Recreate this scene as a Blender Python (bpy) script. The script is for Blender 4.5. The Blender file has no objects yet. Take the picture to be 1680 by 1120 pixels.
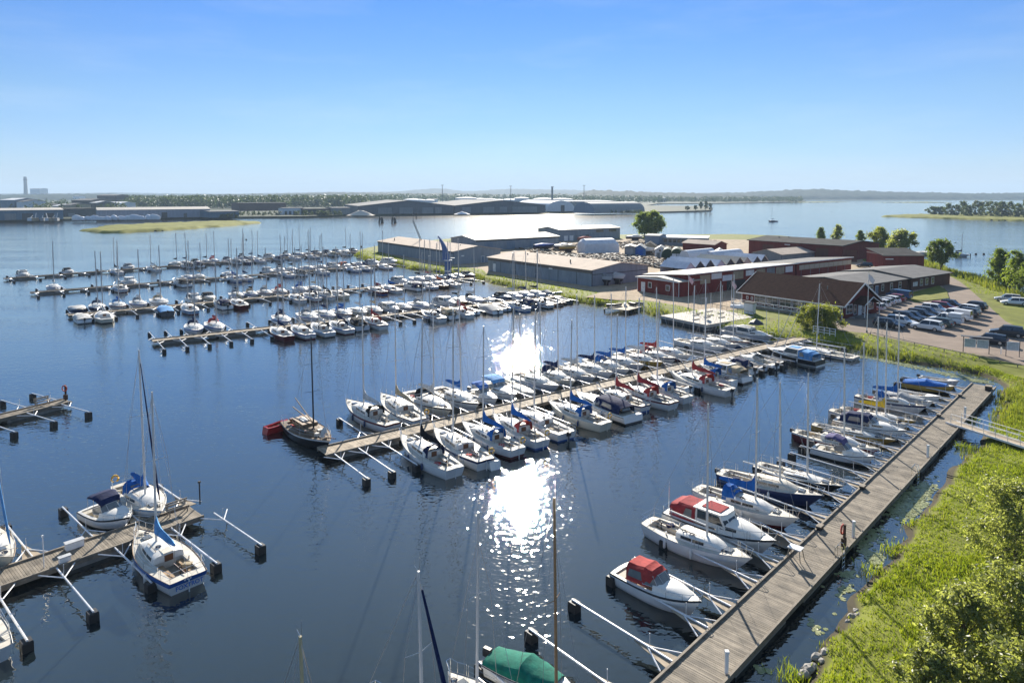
import bpy, math, random
import numpy as np
from mathutils import Vector, Matrix
R = math.radians
random.seed(7); rng = np.random.default_rng(7)
S = bpy.context.scene
COL = S.collection

# ------------------------------------------------------------------ camera, sky, sun, exposure
CAM_H, F_PX, HOR, PITCH = 23.0, 1120.0, 320.0, R(4.0)
OPT_Y = HOR + F_PX * math.tan(PITCH)
cam_d = bpy.data.cameras.new('camera'); cam = bpy.data.objects.new('camera', cam_d); COL.objects.link(cam)
cam.location = (0, 0, CAM_H); cam.rotation_euler = (R(90) - PITCH, 0, 0)
cam_d.sensor_width = 36.0; cam_d.lens = 36.0 * F_PX / 1680.0
cam_d.shift_y = -(560.0 - OPT_Y) / 1680.0
cam_d.clip_start = 0.5; cam_d.clip_end = 30000
S.camera = cam

SUN_EL, SUN_AZ = R(22.5), R(0.8)
world = bpy.data.worlds.new('World'); S.world = world; world.use_nodes = True
wn = world.node_tree.nodes; wl = world.node_tree.links; wn.clear()
sky = wn.new('ShaderNodeTexSky'); sky.sky_type = 'NISHITA'; sky.sun_disc = False
sky.sun_elevation = SUN_EL; sky.sun_rotation = SUN_AZ
sky.air_density = 1.0; sky.dust_density = 0.0; sky.ozone_density = 3.0; sky.altitude = 0
bg = wn.new('ShaderNodeBackground'); bg.inputs['Strength'].default_value = 0.1
wo = wn.new('ShaderNodeOutputWorld')
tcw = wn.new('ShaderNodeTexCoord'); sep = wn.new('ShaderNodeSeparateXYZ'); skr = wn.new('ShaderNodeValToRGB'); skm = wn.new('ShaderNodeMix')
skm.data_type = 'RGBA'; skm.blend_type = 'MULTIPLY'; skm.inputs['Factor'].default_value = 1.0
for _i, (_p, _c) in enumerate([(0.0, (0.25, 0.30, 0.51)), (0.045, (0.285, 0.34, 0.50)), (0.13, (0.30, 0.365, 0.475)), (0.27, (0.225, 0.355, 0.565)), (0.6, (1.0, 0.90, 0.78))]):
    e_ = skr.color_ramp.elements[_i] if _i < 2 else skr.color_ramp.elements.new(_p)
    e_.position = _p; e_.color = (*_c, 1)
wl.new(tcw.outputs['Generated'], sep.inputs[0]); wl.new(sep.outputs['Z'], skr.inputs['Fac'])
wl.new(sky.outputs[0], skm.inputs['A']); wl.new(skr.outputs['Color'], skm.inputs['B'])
cn = wn.new('ShaderNodeTexNoise'); cmap = wn.new('ShaderNodeMapping'); cmap.inputs['Scale'].default_value = (1.6, 1.6, 9.0); cn.inputs['Scale'].default_value = 2.2; cn.inputs['Detail'].default_value = 7; cn.inputs['Roughness'].default_value = 0.6
crp = wn.new('ShaderNodeValToRGB'); crp.color_ramp.elements[0].position = 0.5; crp.color_ramp.elements[1].position = 0.85; crp.color_ramp.elements[1].color = (0.16, 0.16, 0.16, 1); cmx = wn.new('ShaderNodeMix'); cmx.data_type = 'RGBA'; cmx.inputs['B'].default_value = (4.0, 4.3, 4.6, 1)   # thin cirrus veils
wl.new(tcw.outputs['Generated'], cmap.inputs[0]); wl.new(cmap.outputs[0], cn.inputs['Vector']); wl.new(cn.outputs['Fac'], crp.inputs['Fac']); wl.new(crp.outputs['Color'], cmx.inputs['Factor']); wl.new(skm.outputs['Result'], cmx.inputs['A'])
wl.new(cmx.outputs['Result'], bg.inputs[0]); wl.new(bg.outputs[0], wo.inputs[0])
sun_d = bpy.data.lights.new('sun', 'SUN'); sun_d.energy = 5.0; sun_d.angle = R(0.53); sun_d.color = (1.0, 0.93, 0.82)
sun = bpy.data.objects.new('sun', sun_d); COL.objects.link(sun)
sdir = Vector((math.sin(SUN_AZ) * math.cos(SUN_EL), math.cos(SUN_AZ) * math.cos(SUN_EL), math.sin(SUN_EL)))
sun.rotation_euler = sdir.to_track_quat('Z', 'Y').to_euler(); sun.location = (0, 0, 200)
S.view_settings.view_transform = 'Standard'; S.view_settings.look = 'None'
S.view_settings.gamma = 1; S.view_settings.use_curve_mapping = False
S.view_settings.exposure = 1.25
S.render.engine = 'CYCLES'
cy = S.cycles
cy.use_denoising = True
cy.max_bounces = 8; cy.diffuse_bounces = 4; cy.glossy_bounces = 3; cy.transmission_bounces = 4
cy.transparent_max_bounces = 8; cy.volume_bounces = 0; cy.caustics_reflective = False; cy.caustics_refractive = False
cy.sample_clamp_indirect = 6.0

# ------------------------------------------------------------------ pixel <-> place
def P(x, y, z=0.0):
    """point of the photograph (1680 x 1120) dropped on the level plane z"""
    a = (x - 840.0) / F_PX; b = -(y - OPT_Y) / F_PX
    dy = math.cos(PITCH) + b * math.sin(PITCH); dz = -math.sin(PITCH) + b * math.cos(PITCH)
    k = (z - CAM_H) / dz
    return Vector((a * k, dy * k, z))
def proj(p):
    v = Vector(p) - Vector((0, 0, CAM_H))
    fy = v.y * math.cos(PITCH) - v.z * math.sin(PITCH); uz = v.y * math.sin(PITCH) + v.z * math.cos(PITCH)
    return 840 + F_PX * v.x / fy, OPT_Y - F_PX * uz / fy
def ztop(p, y):
    """height of a point above p that shows at row y"""
    lo, hi = -5.0, 200.0
    for _ in range(50):
        m = (lo + hi) / 2
        if proj((p[0], p[1], m))[1] > y: lo = m
        else: hi = m
    return lo

# ------------------------------------------------------------------ mesh builder
class MB:
    def __init__(s): s.v = []; s.f = []; s.mi = []; s.m = 0
    def add(s, pts, faces):
        o = len(s.v); s.v.extend([tuple(p) for p in pts])
        for f in faces: s.f.append(tuple(i + o for i in f)); s.mi.append(s.m)
        return s
    def quad(s, a, b, c, d): return s.add([a, b, c, d], [(0, 1, 2, 3)])
    def box(s, c, d, rz=0.0, ry=0.0):
        hx, hy, hz = d[0] / 2, d[1] / 2, d[2] / 2
        M = Matrix.Rotation(rz, 3, 'Z') @ Matrix.Rotation(ry, 3, 'Y')
        pts = [Vector(c) + M @ Vector((x * hx, y * hy, z * hz)) for x in (-1, 1) for y in (-1, 1) for z in (-1, 1)]
        return s.add(pts, [(0, 1, 3, 2), (4, 6, 7, 5), (0, 4, 5, 1), (2, 3, 7, 6), (0, 2, 6, 4), (1, 5, 7, 3)])
    def bar(s, a, b, r, r2=None, n=6, caps=True):
        a, b = Vector(a), Vector(b); r2 = r if r2 is None else r2
        d = (b - a)
        if d.length < 1e-6: return s
        q = d.to_track_quat('Z', 'Y')
        pts = []
        for k in range(n):
            t = 2 * math.pi * k / n; e = q @ Vector((math.cos(t), math.sin(t), 0))
            pts.append(a + e * r); pts.append(b + e * r2)
        fs = [(2 * k, 2 * ((k + 1) % n), 2 * ((k + 1) % n) + 1, 2 * k + 1) for k in range(n)]
        if caps: fs += [tuple(2 * k for k in range(n))[::-1], tuple(2 * k + 1 for k in range(n))]
        return s.add(pts, fs)
    def tube(s, path, r, n=5):
        """a bent rod: one connected surface along the path"""
        path = [Vector(p) for p in path]; rings = []
        for i, p in enumerate(path):
            d = (path[min(i + 1, len(path) - 1)] - path[max(i - 1, 0)])
            q = d.to_track_quat('Z', 'Y'); rr = r[i] if hasattr(r, '__len__') else r
            rings.append([p + q @ Vector((math.cos(2 * math.pi * k / n) * rr, math.sin(2 * math.pi * k / n) * rr, 0)) for k in range(n)])
        return s.loft(rings, True)
    def loft(s, rings, closed=True, caps=True):
        n = len(rings[0]); pts = [p for r in rings for p in r]; fs = []
        for i in range(len(rings) - 1):
            for k in range(n if closed else n - 1):
                k2 = (k + 1) % n
                fs.append((i * n + k, i * n + k2, (i + 1) * n + k2, (i + 1) * n + k))
        if caps and closed:
            fs.append(tuple(range(n))[::-1]); fs.append(tuple((len(rings) - 1) * n + k for k in range(n)))
        return s.add(pts, fs)
    def prism(s, poly, z0, z1):
        n = len(poly); pts = [(p[0], p[1], z0) for p in poly] + [(p[0], p[1], z1) for p in poly]
        fs = [(k, (k + 1) % n, n + (k + 1) % n, n + k) for k in range(n)] + [tuple(range(n))[::-1], tuple(range(n, 2 * n))]
        return s.add(pts, fs)
    def mesh(s, name, mats, smooth=False):
        me = bpy.data.meshes.new(name); me.from_pydata(s.v, [], s.f)
        if not isinstance(mats, (list, tuple)): mats = [mats]
        for m in mats: me.materials.append(m)
        if len(mats) > 1: me.polygons.foreach_set('material_index', s.mi)
        if smooth:
            me.polygons.foreach_set('use_smooth', [True] * len(me.polygons))
            me.set_sharp_from_angle(angle=R(smooth if smooth is not True else 35))
        me.update(); return me
    def build(s, name, mats, parent=None, smooth=False, loc=None, rz=0.0):
        if not s.v: return None
        return link(name, s.mesh(name, mats, smooth), parent, loc, rz)
def link(name, data, parent=None, loc=None, rz=0.0):
    o = bpy.data.objects.new(name, data); COL.objects.link(o)
    if parent is not None: o.parent = parent
    if loc is not None: o.location = loc
    if rz: o.rotation_euler = (0, 0, rz)
    return o
def tag(o, label=None, cat=None, group=None, kind=None):
    if label: o['label'] = label
    if cat: o['category'] = cat
    if group: o['group'] = group
    if kind: o['kind'] = kind
    return o
def thing(name, label, cat, loc=(0, 0, 0), rz=0.0, group=None):
    o = link(name, None, None, loc, rz); o.empty_display_size = 0.2
    return tag(o, label, cat, group)
def copy_tree(o, parent=None):
    c = o.copy(); COL.objects.link(c); c.parent = parent
    for ch in list(o.children): copy_tree(ch, c)
    return c
def np_mesh(name, V, F, mats, smooth=False):
    me = bpy.data.meshes.new(name); n = F.shape[1]
    me.vertices.add(len(V)); me.vertices.foreach_set('co', np.asarray(V, np.float32).ravel())
    me.loops.add(F.size); me.loops.foreach_set('vertex_index', F.astype(np.int32).ravel())
    me.polygons.add(len(F)); me.polygons.foreach_set('loop_start', np.arange(0, F.size, n, dtype=np.int32))
    for m in (mats if isinstance(mats, (list, tuple)) else [mats]): me.materials.append(m)
    me.update(calc_edges=True); me.validate()
    if smooth: me.polygons.foreach_set('use_smooth', [True] * len(me.polygons))
    return me

# ------------------------------------------------------------------ materials
_M = {}
def mat(name, col, rough=0.5, metal=0.0, var=0.15, scale=3.0, spec=0.5, bump=0.0, coat=0.0, stretch=None, spots=None):
    if name in _M: return _M[name]
    m = bpy.data.materials.new(name); m.use_nodes = True; _M[name] = m
    nt = m.node_tree; b = nt.nodes['Principled BSDF']
    b.inputs['Roughness'].default_value = rough; b.inputs['Metallic'].default_value = metal
    b.inputs['Specular IOR Level'].default_value = spec; b.inputs['Coat Weight'].default_value = coat
    c = (*col, 1.0)
    if var <= 0: b.inputs['Base Color'].default_value = c; return m
    tc = nt.nodes.new('ShaderNodeNewGeometry'); src = tc.outputs['Position']
    if stretch:
        mp = nt.nodes.new('ShaderNodeMapping'); mp.inputs['Scale'].default_value = stretch
        nt.links.new(src, mp.inputs[0]); src = mp.outputs[0]
    nz = nt.nodes.new('ShaderNodeTexNoise'); nz.inputs['Scale'].default_value = scale; nz.inputs['Detail'].default_value = 6; nz.inputs['Roughness'].default_value = 0.65
    nt.links.new(src, nz.inputs['Vector'])
    rp = nt.nodes.new('ShaderNodeValToRGB'); e = rp.color_ramp.elements
    e[0].position = 0.3; e[1].position = 0.72
    e[0].color = tuple(max(0, x * (1 - var)) for x in col) + (1,); e[1].color = tuple(min(1, x * (1 + var * 0.6)) for x in col) + (1,)
    nt.links.new(nz.outputs['Fac'], rp.inputs['Fac']); out = rp.outputs['Color']
    if spots:
        n2 = nt.nodes.new('ShaderNodeTexNoise'); n2.inputs['Scale'].default_value = spots[1]; n2.inputs['Detail'].default_value = 8; n2.inputs['Roughness'].default_value = 0.7
        nt.links.new(tc.outputs['Position'], n2.inputs['Vector'])
        r2 = nt.nodes.new('ShaderNodeValToRGB'); r2.color_ramp.elements[0].position = spots[2]; r2.color_ramp.elements[1].position = spots[2] + 0.12
        nt.links.new(n2.outputs['Fac'], r2.inputs['Fac'])
        mx = nt.nodes.new('ShaderNodeMix'); mx.data_type = 'RGBA'
        nt.links.new(r2.outputs['Color'], mx.inputs['Factor']); nt.links.new(out, mx.inputs['A']); mx.inputs['B'].default_value = (*spots[0], 1)
        out = mx.outputs['Result']
    nt.links.new(out, b.inputs['Base Color'])
    if bump:
        bp = nt.nodes.new('ShaderNodeBump'); bp.inputs['Strength'].default_value = 0.6; bp.inputs['Distance'].default_value = bump
        nt.links.new(nz.outputs['Fac'], bp.inputs['Height']); nt.links.new(bp.outputs[0], b.inputs['Normal'])
    return m
def leaf_mat(name, c1, c2, trans=0.45, rough=0.55):
    if name in _M: return _M[name]
    m = bpy.data.materials.new(name); m.use_nodes = True; _M[name] = m
    nt = m.node_tree; b = nt.nodes['Principled BSDF']; out = nt.nodes['Material Output']
    g = nt.nodes.new('ShaderNodeNewGeometry')
    rp = nt.nodes.new('ShaderNodeValToRGB'); rp.color_ramp.elements[0].color = (*c1, 1); rp.color_ramp.elements[1].color = (*c2, 1)
    nt.links.new(g.outputs['Random Per Island'], rp.inputs['Fac'])
    nt.links.new(rp.outputs['Color'], b.inputs['Base Color']); b.inputs['Roughness'].default_value = rough
    b.inputs['Specular IOR Level'].default_value = 0.3
    t = nt.nodes.new('ShaderNodeBsdfTranslucent'); gm = nt.nodes.new('ShaderNodeMix'); gm.data_type = 'RGBA'; gm.blend_type = 'MULTIPLY'; gm.inputs['Factor'].default_value = 1
    nt.links.new(rp.outputs['Color'], gm.inputs['A']); gm.inputs['B'].default_value = (1.0, 1.0, 0.45, 1)
    nt.links.new(gm.outputs['Result'], t.inputs['Color'])
    mx = nt.nodes.new('ShaderNodeMixShader'); mx.inputs[0].default_value = trans
    nt.links.new(b.outputs[0], mx.inputs[1]); nt.links.new(t.outputs[0], mx.inputs[2]); nt.links.new(mx.outputs[0], out.inputs['Surface'])
    return m
# ------------------------------------------------------------------ water
def water_material():
    m = bpy.data.materials.new('water'); m.use_nodes = True
    nt = m.node_tree; L = nt.links; nt.nodes.clear()
    out = nt.nodes.new('ShaderNodeOutputMaterial')
    g = nt.nodes.new('ShaderNodeNewGeometry')
    def noise(scale, stretch, detail, rot):
        mp = nt.nodes.new('ShaderNodeMapping'); mp.inputs['Scale'].default_value = stretch; mp.inputs['Rotation'].default_value = (0, 0, rot)
        n = nt.nodes.new('ShaderNodeTexNoise'); n.inputs['Scale'].default_value = scale; n.inputs['Detail'].default_value = detail; n.inputs['Roughness'].default_value = 0.55
        L.new(g.outputs['Position'], mp.inputs[0]); L.new(mp.outputs[0], n.inputs['Vector']); return n.outputs['Fac']
    def mth(op, a, b_):
        n = nt.nodes.new('ShaderNodeMath'); n.operation = op
        for i, v in enumerate((a, b_)):
            if isinstance(v, (int, float)): n.inputs[i].default_value = v
            else: L.new(v, n.inputs[i])
        return n.outputs[0]
    fine = noise(2.1, (0.9, 1.25, 1), 1.2, R(20))
    mid = noise(0.8, (0.9, 1.25, 1), 2, R(-15))
    gust = noise(0.035, (0.5, 1.6, 1), 3, R(10))           # wind patches: where the ripples are stronger
    rp = nt.nodes.new('ShaderNodeValToRGB'); rp.color_ramp.elements[0].position = 0.35; rp.color_ramp.elements[1].position = 0.65
    rp.color_ramp.elements[0].color = (0.45, 0.45, 0.45, 1); rp.color_ramp.elements[1].color = (1, 1, 1, 1)
    L.new(gust, rp.inputs['Fac'])
    h = mth('MULTIPLY', mth('ADD', mth('MULTIPLY', fine, 0.052), mth('MULTIPLY', mid, 0.06)), rp.outputs['Color'])
    bp = nt.nodes.new('ShaderNodeBump'); bp.inputs['Strength'].default_value = 1.0; bp.inputs['Distance'].default_value = 1.0
    L.new(h, bp.inputs['Height'])
    # murky water below, mirror above; the mirror wins towards grazing view (a Schlick curve flattened by the ripples)
    df = nt.nodes.new('ShaderNodeBsdfDiffuse'); df.inputs['Color'].default_value = (0.008, 0.014, 0.017, 1)
    gl = nt.nodes.new('ShaderNodeBsdfGlossy'); gl.inputs['Color'].default_value = (0.96, 0.93, 0.85, 1); gl.inputs['Roughness'].default_value = 0.05; L.new(bp.outputs[0], gl.inputs['Normal'])
    gw = nt.nodes.new('ShaderNodeBsdfGlossy'); gw.inputs['Color'].default_value = (1.0, 0.95, 0.88, 1); gw.inputs['Roughness'].default_value = 0.5
    m0 = nt.nodes.new('ShaderNodeMixShader'); m0.inputs[0].default_value = 0.006; L.new(gl.outputs[0], m0.inputs[1]); L.new(gw.outputs[0], m0.inputs[2])
    sx = nt.nodes.new('ShaderNodeSeparateXYZ'); L.new(g.outputs['Position'], sx.inputs[0]); mr = nt.nodes.new('ShaderNodeMapRange'); mr.interpolation_type = 'SMOOTHSTEP'
    mr.inputs['From Min'].default_value = 170; mr.inputs['From Max'].default_value = 420; mr.inputs['To Min'].default_value = 0.03; mr.inputs['To Max'].default_value = 0.10
    L.new(sx.outputs['Y'], mr.inputs['Value']); L.new(mr.outputs[0], gl.inputs['Roughness'])
    dt = nt.nodes.new('ShaderNodeVectorMath'); dt.operation = 'DOT_PRODUCT'; L.new(g.outputs['Normal'], dt.inputs[0]); L.new(g.outputs['Incoming'], dt.inputs[1])
    fr = mth('ADD', mth('MULTIPLY', mth('POWER', mth('SUBTRACT', 1.0, dt.outputs['Value']), 2.35), 1.0), 0.012)
    mx = nt.nodes.new('ShaderNodeMixShader'); L.new(fr, mx.inputs[0]); L.new(df.outputs[0], mx.inputs[1]); L.new(m0.outputs[0], mx.inputs[2]); L.new(mx.outputs[0], out.inputs['Surface'])
    return m
wm = MB(); wm.quad((-9000, -200, 0), (9000, -200, 0), (9000, 11000, 0), (-9000, 11000, 0))
tag(wm.build('water', water_material()), 'dark blue rippled harbour water with sun glitter', kind='structure')
# ------------------------------------------------------------------ the marina peninsula: one height field
SHORE = [(583,419),(600,427),(640,433),(668,440),(690,444),(735,450),(760,451),(790,461),(850,474),(900,486),(940,495),(985,501),(1040,508),(1085,520),(1130,530),(1190,544),(1215,552),
         (1260,556),(1300,560),(1345,566),(1400,576),(1440,584),(1500,596),(1560,604),(1600,612),(1632,622),(1650,640),(1648,668),(1630,700),(1612,730),(1590,752),(1560,775),(1542,806),(1520,842),
         (1500,862),(1478,890),(1456,924),(1430,958),(1405,992),(1378,1022),(1350,1062),(1312,1112),(1270,1170),(1200,1290),(1900,1500),(2400,900),(1950,580),(1760,500),(1690,488),(1640,470),(1600,456),(1560,446),
         (1500,424),(1420,406),(1380,399),(1290,389),(1200,386),(1100,387),(1060,386),(1020,387),(880,388),(740,393),(620,404),(585,412)]
SH = np.array([P(x, y, 0)[:2] for x, y in SHORE])
def sdist(q, poly):
    """signed distance (inside positive) of points q (n,2) to a polygon"""
    d = np.full(len(q), 1e9); ins = np.zeros(len(q), bool); n = len(poly)
    for i in range(n):
        a, b = poly[i], poly[(i + 1) % n]; e = b - a; w = q - a
        t = np.clip((w @ e) / max(e @ e, 1e-9), 0, 1); d = np.minimum(d, np.hypot(*(w - t[:, None] * e).T))
        c = (a[1] > q[:, 1]) != (b[1] > q[:, 1])
        if abs(b[1] - a[1]) > 1e-9:
            ins ^= c & (q[:, 0] < (b[0] - a[0]) * (q[:, 1] - a[1]) / (b[1] - a[1]) + a[0])
    return np.where(ins, d, -d)
def vnoise(x, y, s, seed=0):
    """cheap smooth value noise"""
    x = np.asarray(x, float) / s; y = np.asarray(y, float) / s
    xi = np.floor(x).astype(int); yi = np.floor(y).astype(int); xf = x - xi; yf = y - yi
    u = xf * xf * (3 - 2 * xf); v = yf * yf * (3 - 2 * yf)
    def h(a, b):
        k = (a * 374761393 + b * 668265263 + seed * 974711) & 0xffffffff
        k = ((k ^ (k >> 13)) * 1274126177) & 0xffffffff
        return ((k ^ (k >> 16)) & 0xffff) / 65535.0
    return (h(xi, yi) * (1 - u) + h(xi + 1, yi) * u) * (1 - v) + (h(xi, yi + 1) * (1 - u) + h(xi + 1, yi + 1) * u) * v
GZ = 1.0
def land_z(q):
    sd = sdist(q, SH) + (vnoise(q[:, 0], q[:, 1], 2.2, 3) - 0.5) * 0.9 + (vnoise(q[:, 0], q[:, 1], 0.9, 5) - 0.5) * 0.5
    z = np.where(sd < 0, sd * 0.35, np.where(sd < 1.0, sd * 0.55, 0.55 + (GZ - 0.55) * np.clip((sd - 1.0) / 3.0, 0, 1)))
    return z, sd
def in_poly(q, px, z=GZ):
    return sdist(q, np.array([P(x, y, z)[:2] for x, y in px]))
def build_land():
    st = 0.9
    xs = np.arange(-75, 230, st); ys = np.arange(12, 400, st)
    X, Y = np.meshgrid(xs, ys); q = np.column_stack([X.ravel(), Y.ravel()])
    z, sd = land_z(q)
    ok = (sd > -4).reshape(X.shape); nx = len(xs)
    cell = ok[:-1, :-1] & ok[1:, :-1] & ok[:-1, 1:] & ok[1:, 1:]
    iy, ix = np.nonzero(cell); a = iy * nx + ix
    F = np.column_stack([a, a + 1, a + nx + 1, a + nx])
    used = np.unique(F); re = np.full(len(q), -1); re[used] = np.arange(len(used))
    V = np.column_stack([q, np.clip(z, -0.9, 2)])[used]
    gmat = mat('meadow', (0.17, 0.185, 0.03), 0.9, var=0.45, scale=0.35, spec=0.1, spots=((0.16, 0.13, 0.05), 0.12, 0.58))
    nt = gmat.node_tree; bs = nt.nodes['Principled BSDF']; old = bs.inputs['Base Color'].links[0].from_socket      # wet mud and stones along the waterline
    gg = nt.nodes.new('ShaderNodeNewGeometry'); sp = nt.nodes.new('ShaderNodeSeparateXYZ'); rr = nt.nodes.new('ShaderNodeValToRGB'); mm = nt.nodes.new('ShaderNodeMix'); mm.data_type = 'RGBA'
    rr.color_ramp.elements[0].position = 0.16; rr.color_ramp.elements[0].color = (1, 1, 1, 1); rr.color_ramp.elements[1].position = 0.36; rr.color_ramp.elements[1].color = (0, 0, 0, 1)
    nt.links.new(gg.outputs['Position'], sp.inputs[0]); nt.links.new(sp.outputs['Z'], rr.inputs['Fac']); nt.links.new(rr.outputs['Color'], mm.inputs['Factor']); nt.links.new(old, mm.inputs['A']); mm.inputs['B'].default_value = (0.06, 0.05, 0.03, 1); nt.links.new(mm.outputs['Result'], bs.inputs['Base Color'])
    me = np_mesh('ground', V, re[F], gmat, smooth=True)
    tag(link('ground', me), 'grassy ground of the marina peninsula and its banks', kind='structure')
build_land()
def sheet(name, px, m, dz, label, z=GZ):
    pts = [P(x, y, z) for x, y in px]
    b = MB(); b.add([(p.x, p.y, z + dz) for p in pts], [tuple(range(len(pts)))])
    o = b.build(name, m)
    if o.data.polygons[0].normal.z < 0: o.data.flip_normals()
    return tag(o, label, kind='structure')
gravel = mat('yard_gravel', (0.40, 0.31, 0.21), 0.95, var=0.35, scale=0.5, spec=0.1, spots=((0.2, 0.16, 0.11), 1.7, 0.55))
asphalt = mat('lot_asphalt', (0.24, 0.185, 0.145), 0.9, var=0.25, scale=0.3, spec=0.15, spots=((0.25, 0.2, 0.16), 0.25, 0.56))
YARD = [(690,432),(735,436),(790,441),(800,449),(985,480),(960,487),(1010,492),(1060,493),(1120,502),(1160,513),(1215,507),(1212,498),(1380,524),(1480,485),(1560,470),(1530,447),(1420,432),(1400,406),(1290,394),(1060,391),(900,394),(760,396),(640,404),(630,415)]
CARLOT = [(1330,533),(1366,541),(1425,547),(1500,563),(1600,581),(1700,603),(1790,620),(1810,590),(1690,546),(1650,527),(1620,500),(1597,480),(1575,462),(1556,452),(1538,450),(1543,466),(1556,480),(1545,489),(1502,497),(1480,485),(1440,480),(1384,522)]
sheet('yard_gravel', YARD, gravel, 0.004, 'tan gravel boatyard ground among the sheds')
sheet('car_park', CARLOT, asphalt, 0.008, 'worn brown asphalt of the car park and road')
# grass plot before the long low red building
tag(MB().prism([P(x, y, GZ) for x, y in [(1484,484),(1540,469),(1553,478),(1557,490),(1520,494),(1490,492)]], GZ + 0.012, GZ + 0.16).build('grass_plot', mat('lawn', (0.19, 0.19, 0.035), 0.9, var=0.3, scale=0.6, spec=0.1)), 'trimmed grass plot between the low red building and car park', kind='structure')
lawn = [(1215,548),(1300,556),(1372,543),(1425,551),(1500,568),(1600,586),(1700,606),(1640,612),(1560,596),(1500,588),(1440,576),(1345,560)]

# ------------------------------------------------------------------ far shores
farland = mat('far_land', (0.045, 0.06, 0.032), 0.9, var=0.4, scale=0.012, spec=0.1, spots=((0.10, 0.095, 0.07), 0.006, 0.6))
quayc = mat('quay_stone', (0.13, 0.12, 0.11), 0.9, var=0.4, scale=0.25, spec=0.2)
reedm = mat('reed_bed', (0.20, 0.20, 0.035), 0.9, var=0.35, scale=0.12, spec=0.1)
def shore_poly(name, px, z0, z1, m, label, extra=()):
    pts = [P(x, y, 0)[:2] for x, y in px] + list(extra)
    o = MB().prism(pts, z0, z1).build(name, m)
    return tag(o, label, kind='structure')
shore_poly('port_land', [(-900,372),(-300,367),(0,364),(270,359.5),(500,357.5),(580,354.5),(750,352),(985,348.5),(1058,350),(1120,348.6),(1166,347),(1169,344),(1160,339.5),(1060,338.5),(1080,335),(1180,334.5),(1270,333),(1318,331.6),(1322,330.5),(1290,329)], -1, 1.8, farland,
           'flat port land across the river with quay edge', [(900, 3000), (900, 8500), (-8500, 8500), (-8500, 800)])
shore_poly('far_shore', [(1160,329.3),(1300,328.6),(1450,328.9),(1700,328.6),(2300,329)], -1, 1.5, farland, 'far wooded shore at the end of the lake', [(8500, 8500), (1000, 8500)])
def lump_island(name, px, h, label, m=reedm, step=3.0):
    poly = np.array([P(x, y, 0)[:2] for x, y in px]); mn, mx = poly.min(0) - step, poly.max(0) + step
    xs = np.arange(mn[0], mx[0], step); ys = np.arange(mn[1], mx[1], step); X, Y = np.meshgrid(xs, ys); q = np.column_stack([X.ravel(), Y.ravel()])
    sd = sdist(q, poly) + (vnoise(q[:, 0], q[:, 1], 9, 2) - 0.5) * 5
    z = np.where(sd < 0, sd * 0.5, np.minimum(h, sd * 0.8) * (0.6 + 0.6 * vnoise(q[:, 0], q[:, 1], 4, 9)))
    ok = (sd > -4).reshape(X.shape); nx = len(xs); cell = ok[:-1, :-1] & ok[1:, :-1] & ok[:-1, 1:] & ok[1:, 1:]
    iy, ix = np.nonzero(cell); a = iy * nx + ix; F = np.column_stack([a, a + 1, a + nx + 1, a + nx]); used = np.unique(F); re = np.full(len(q), -1); re[used] = np.arange(len(used))
    return tag(link(name, np_mesh(name, np.column_stack([q, z])[used], re[F], m)), label, kind='structure')
lump_island('reed_island', [(133,379),(160,382.5),(200,382),(260,379),(330,374.5),(400,368.5),(427,366),(400,364.5),(330,365.5),(240,369),(170,373)], 1.6, 'low yellow green reed island in the river')
lump_island('wooded_island', [(1446,355.5),(1500,357.5),(1600,360.5),(1700,363.5),(1900,368),(1950,352),(1700,349.5),(1560,352),(1480,353.5)], 1.6, 'low green island at the right with a row of trees')
lump_island('low_skerry', [(1430,332.2),(1500,333),(1570,332.8),(1520,331.6)], 1.2, 'thin low skerry far out on the lake', step=8)
lump_island('far_spit', [(1285,332.2),(1330,332.6),(1398,331.8),(1340,331.2)], 1.2, 'thin low spit of the far shore', step=8)
forest = mat('far_forest', (0.02, 0.034, 0.02), 0.95, var=0.45, scale=0.02, spec=0.05)
def ridge(name, x0, x1, dist, depth, hfun, label, step=14.0, tree=9.0, seed=1):
    """a long wooded hill: rises from the plain, crest, and falls behind"""
    X0 = (x0 - 840) / F_PX * dist; X1 = (x1 - 840) / F_PX * dist
    xs = np.arange(X0, X1, step); prof = [(0, 0.0), (.08, .25), (.3, .7), (.5, 1.0), (.7, .8), (1, 0)]
    ys = np.arange(dist, dist + depth, step * 3.0)
    X, Y = np.meshgrid(xs, ys); t = (Y - dist) / depth
    pr = np.interp(t, [p[0] for p in prof], [p[1] for p in prof])
    px = 840 + X / dist * F_PX
    H = hfun(px); edge = np.clip(np.minimum(px - x0, x1 - px) / 60.0, 0, 1)
    Z = 1.4 + pr * H * edge * (0.75 + 0.5 * vnoise(X, Y, 420, seed)) + tree * (vnoise(X, Y, step * 1.6, seed + 1) * 0.7 + 0.3 * rng.random(X.shape)) * np.clip(pr * 6, 0, 1) * np.clip(edge * 3, 0, 1)
    nx = len(xs); iy, ix = np.meshgrid(np.arange(len(ys) - 1), np.arange(nx - 1), indexing='ij'); a = (iy * nx + ix).ravel()
    F = np.column_stack([a, a + 1, a + nx + 1, a + nx])
    return tag(link(name, np_mesh(name, np.column_stack([X.ravel(), Y.ravel(), Z.ravel()]), F, forest)), label, kind='structure')
ip = lambda pts: (lambda px: np.interp(px, [p[0] for p in pts], [p[1] for p in pts]))
ridge('distant_hills', -700, 1480, 6300, 1500, ip([(-700,20),(0,36),(300,30),(560,44),(720,72),(900,66),(1000,62),(1100,42),(1250,34),(1400,20)]), 'hazy blue wooded hills on the horizon', step=26, tree=12, seed=4)
ridge('wooded_hill', 930, 1330, 2500, 900, ip([(930,30),(1000,30),(1100,25),(1200,24),(1290,14),(1330,6)]), 'wooded rise behind the port at the lake', step=8, tree=13, seed=7)
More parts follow.
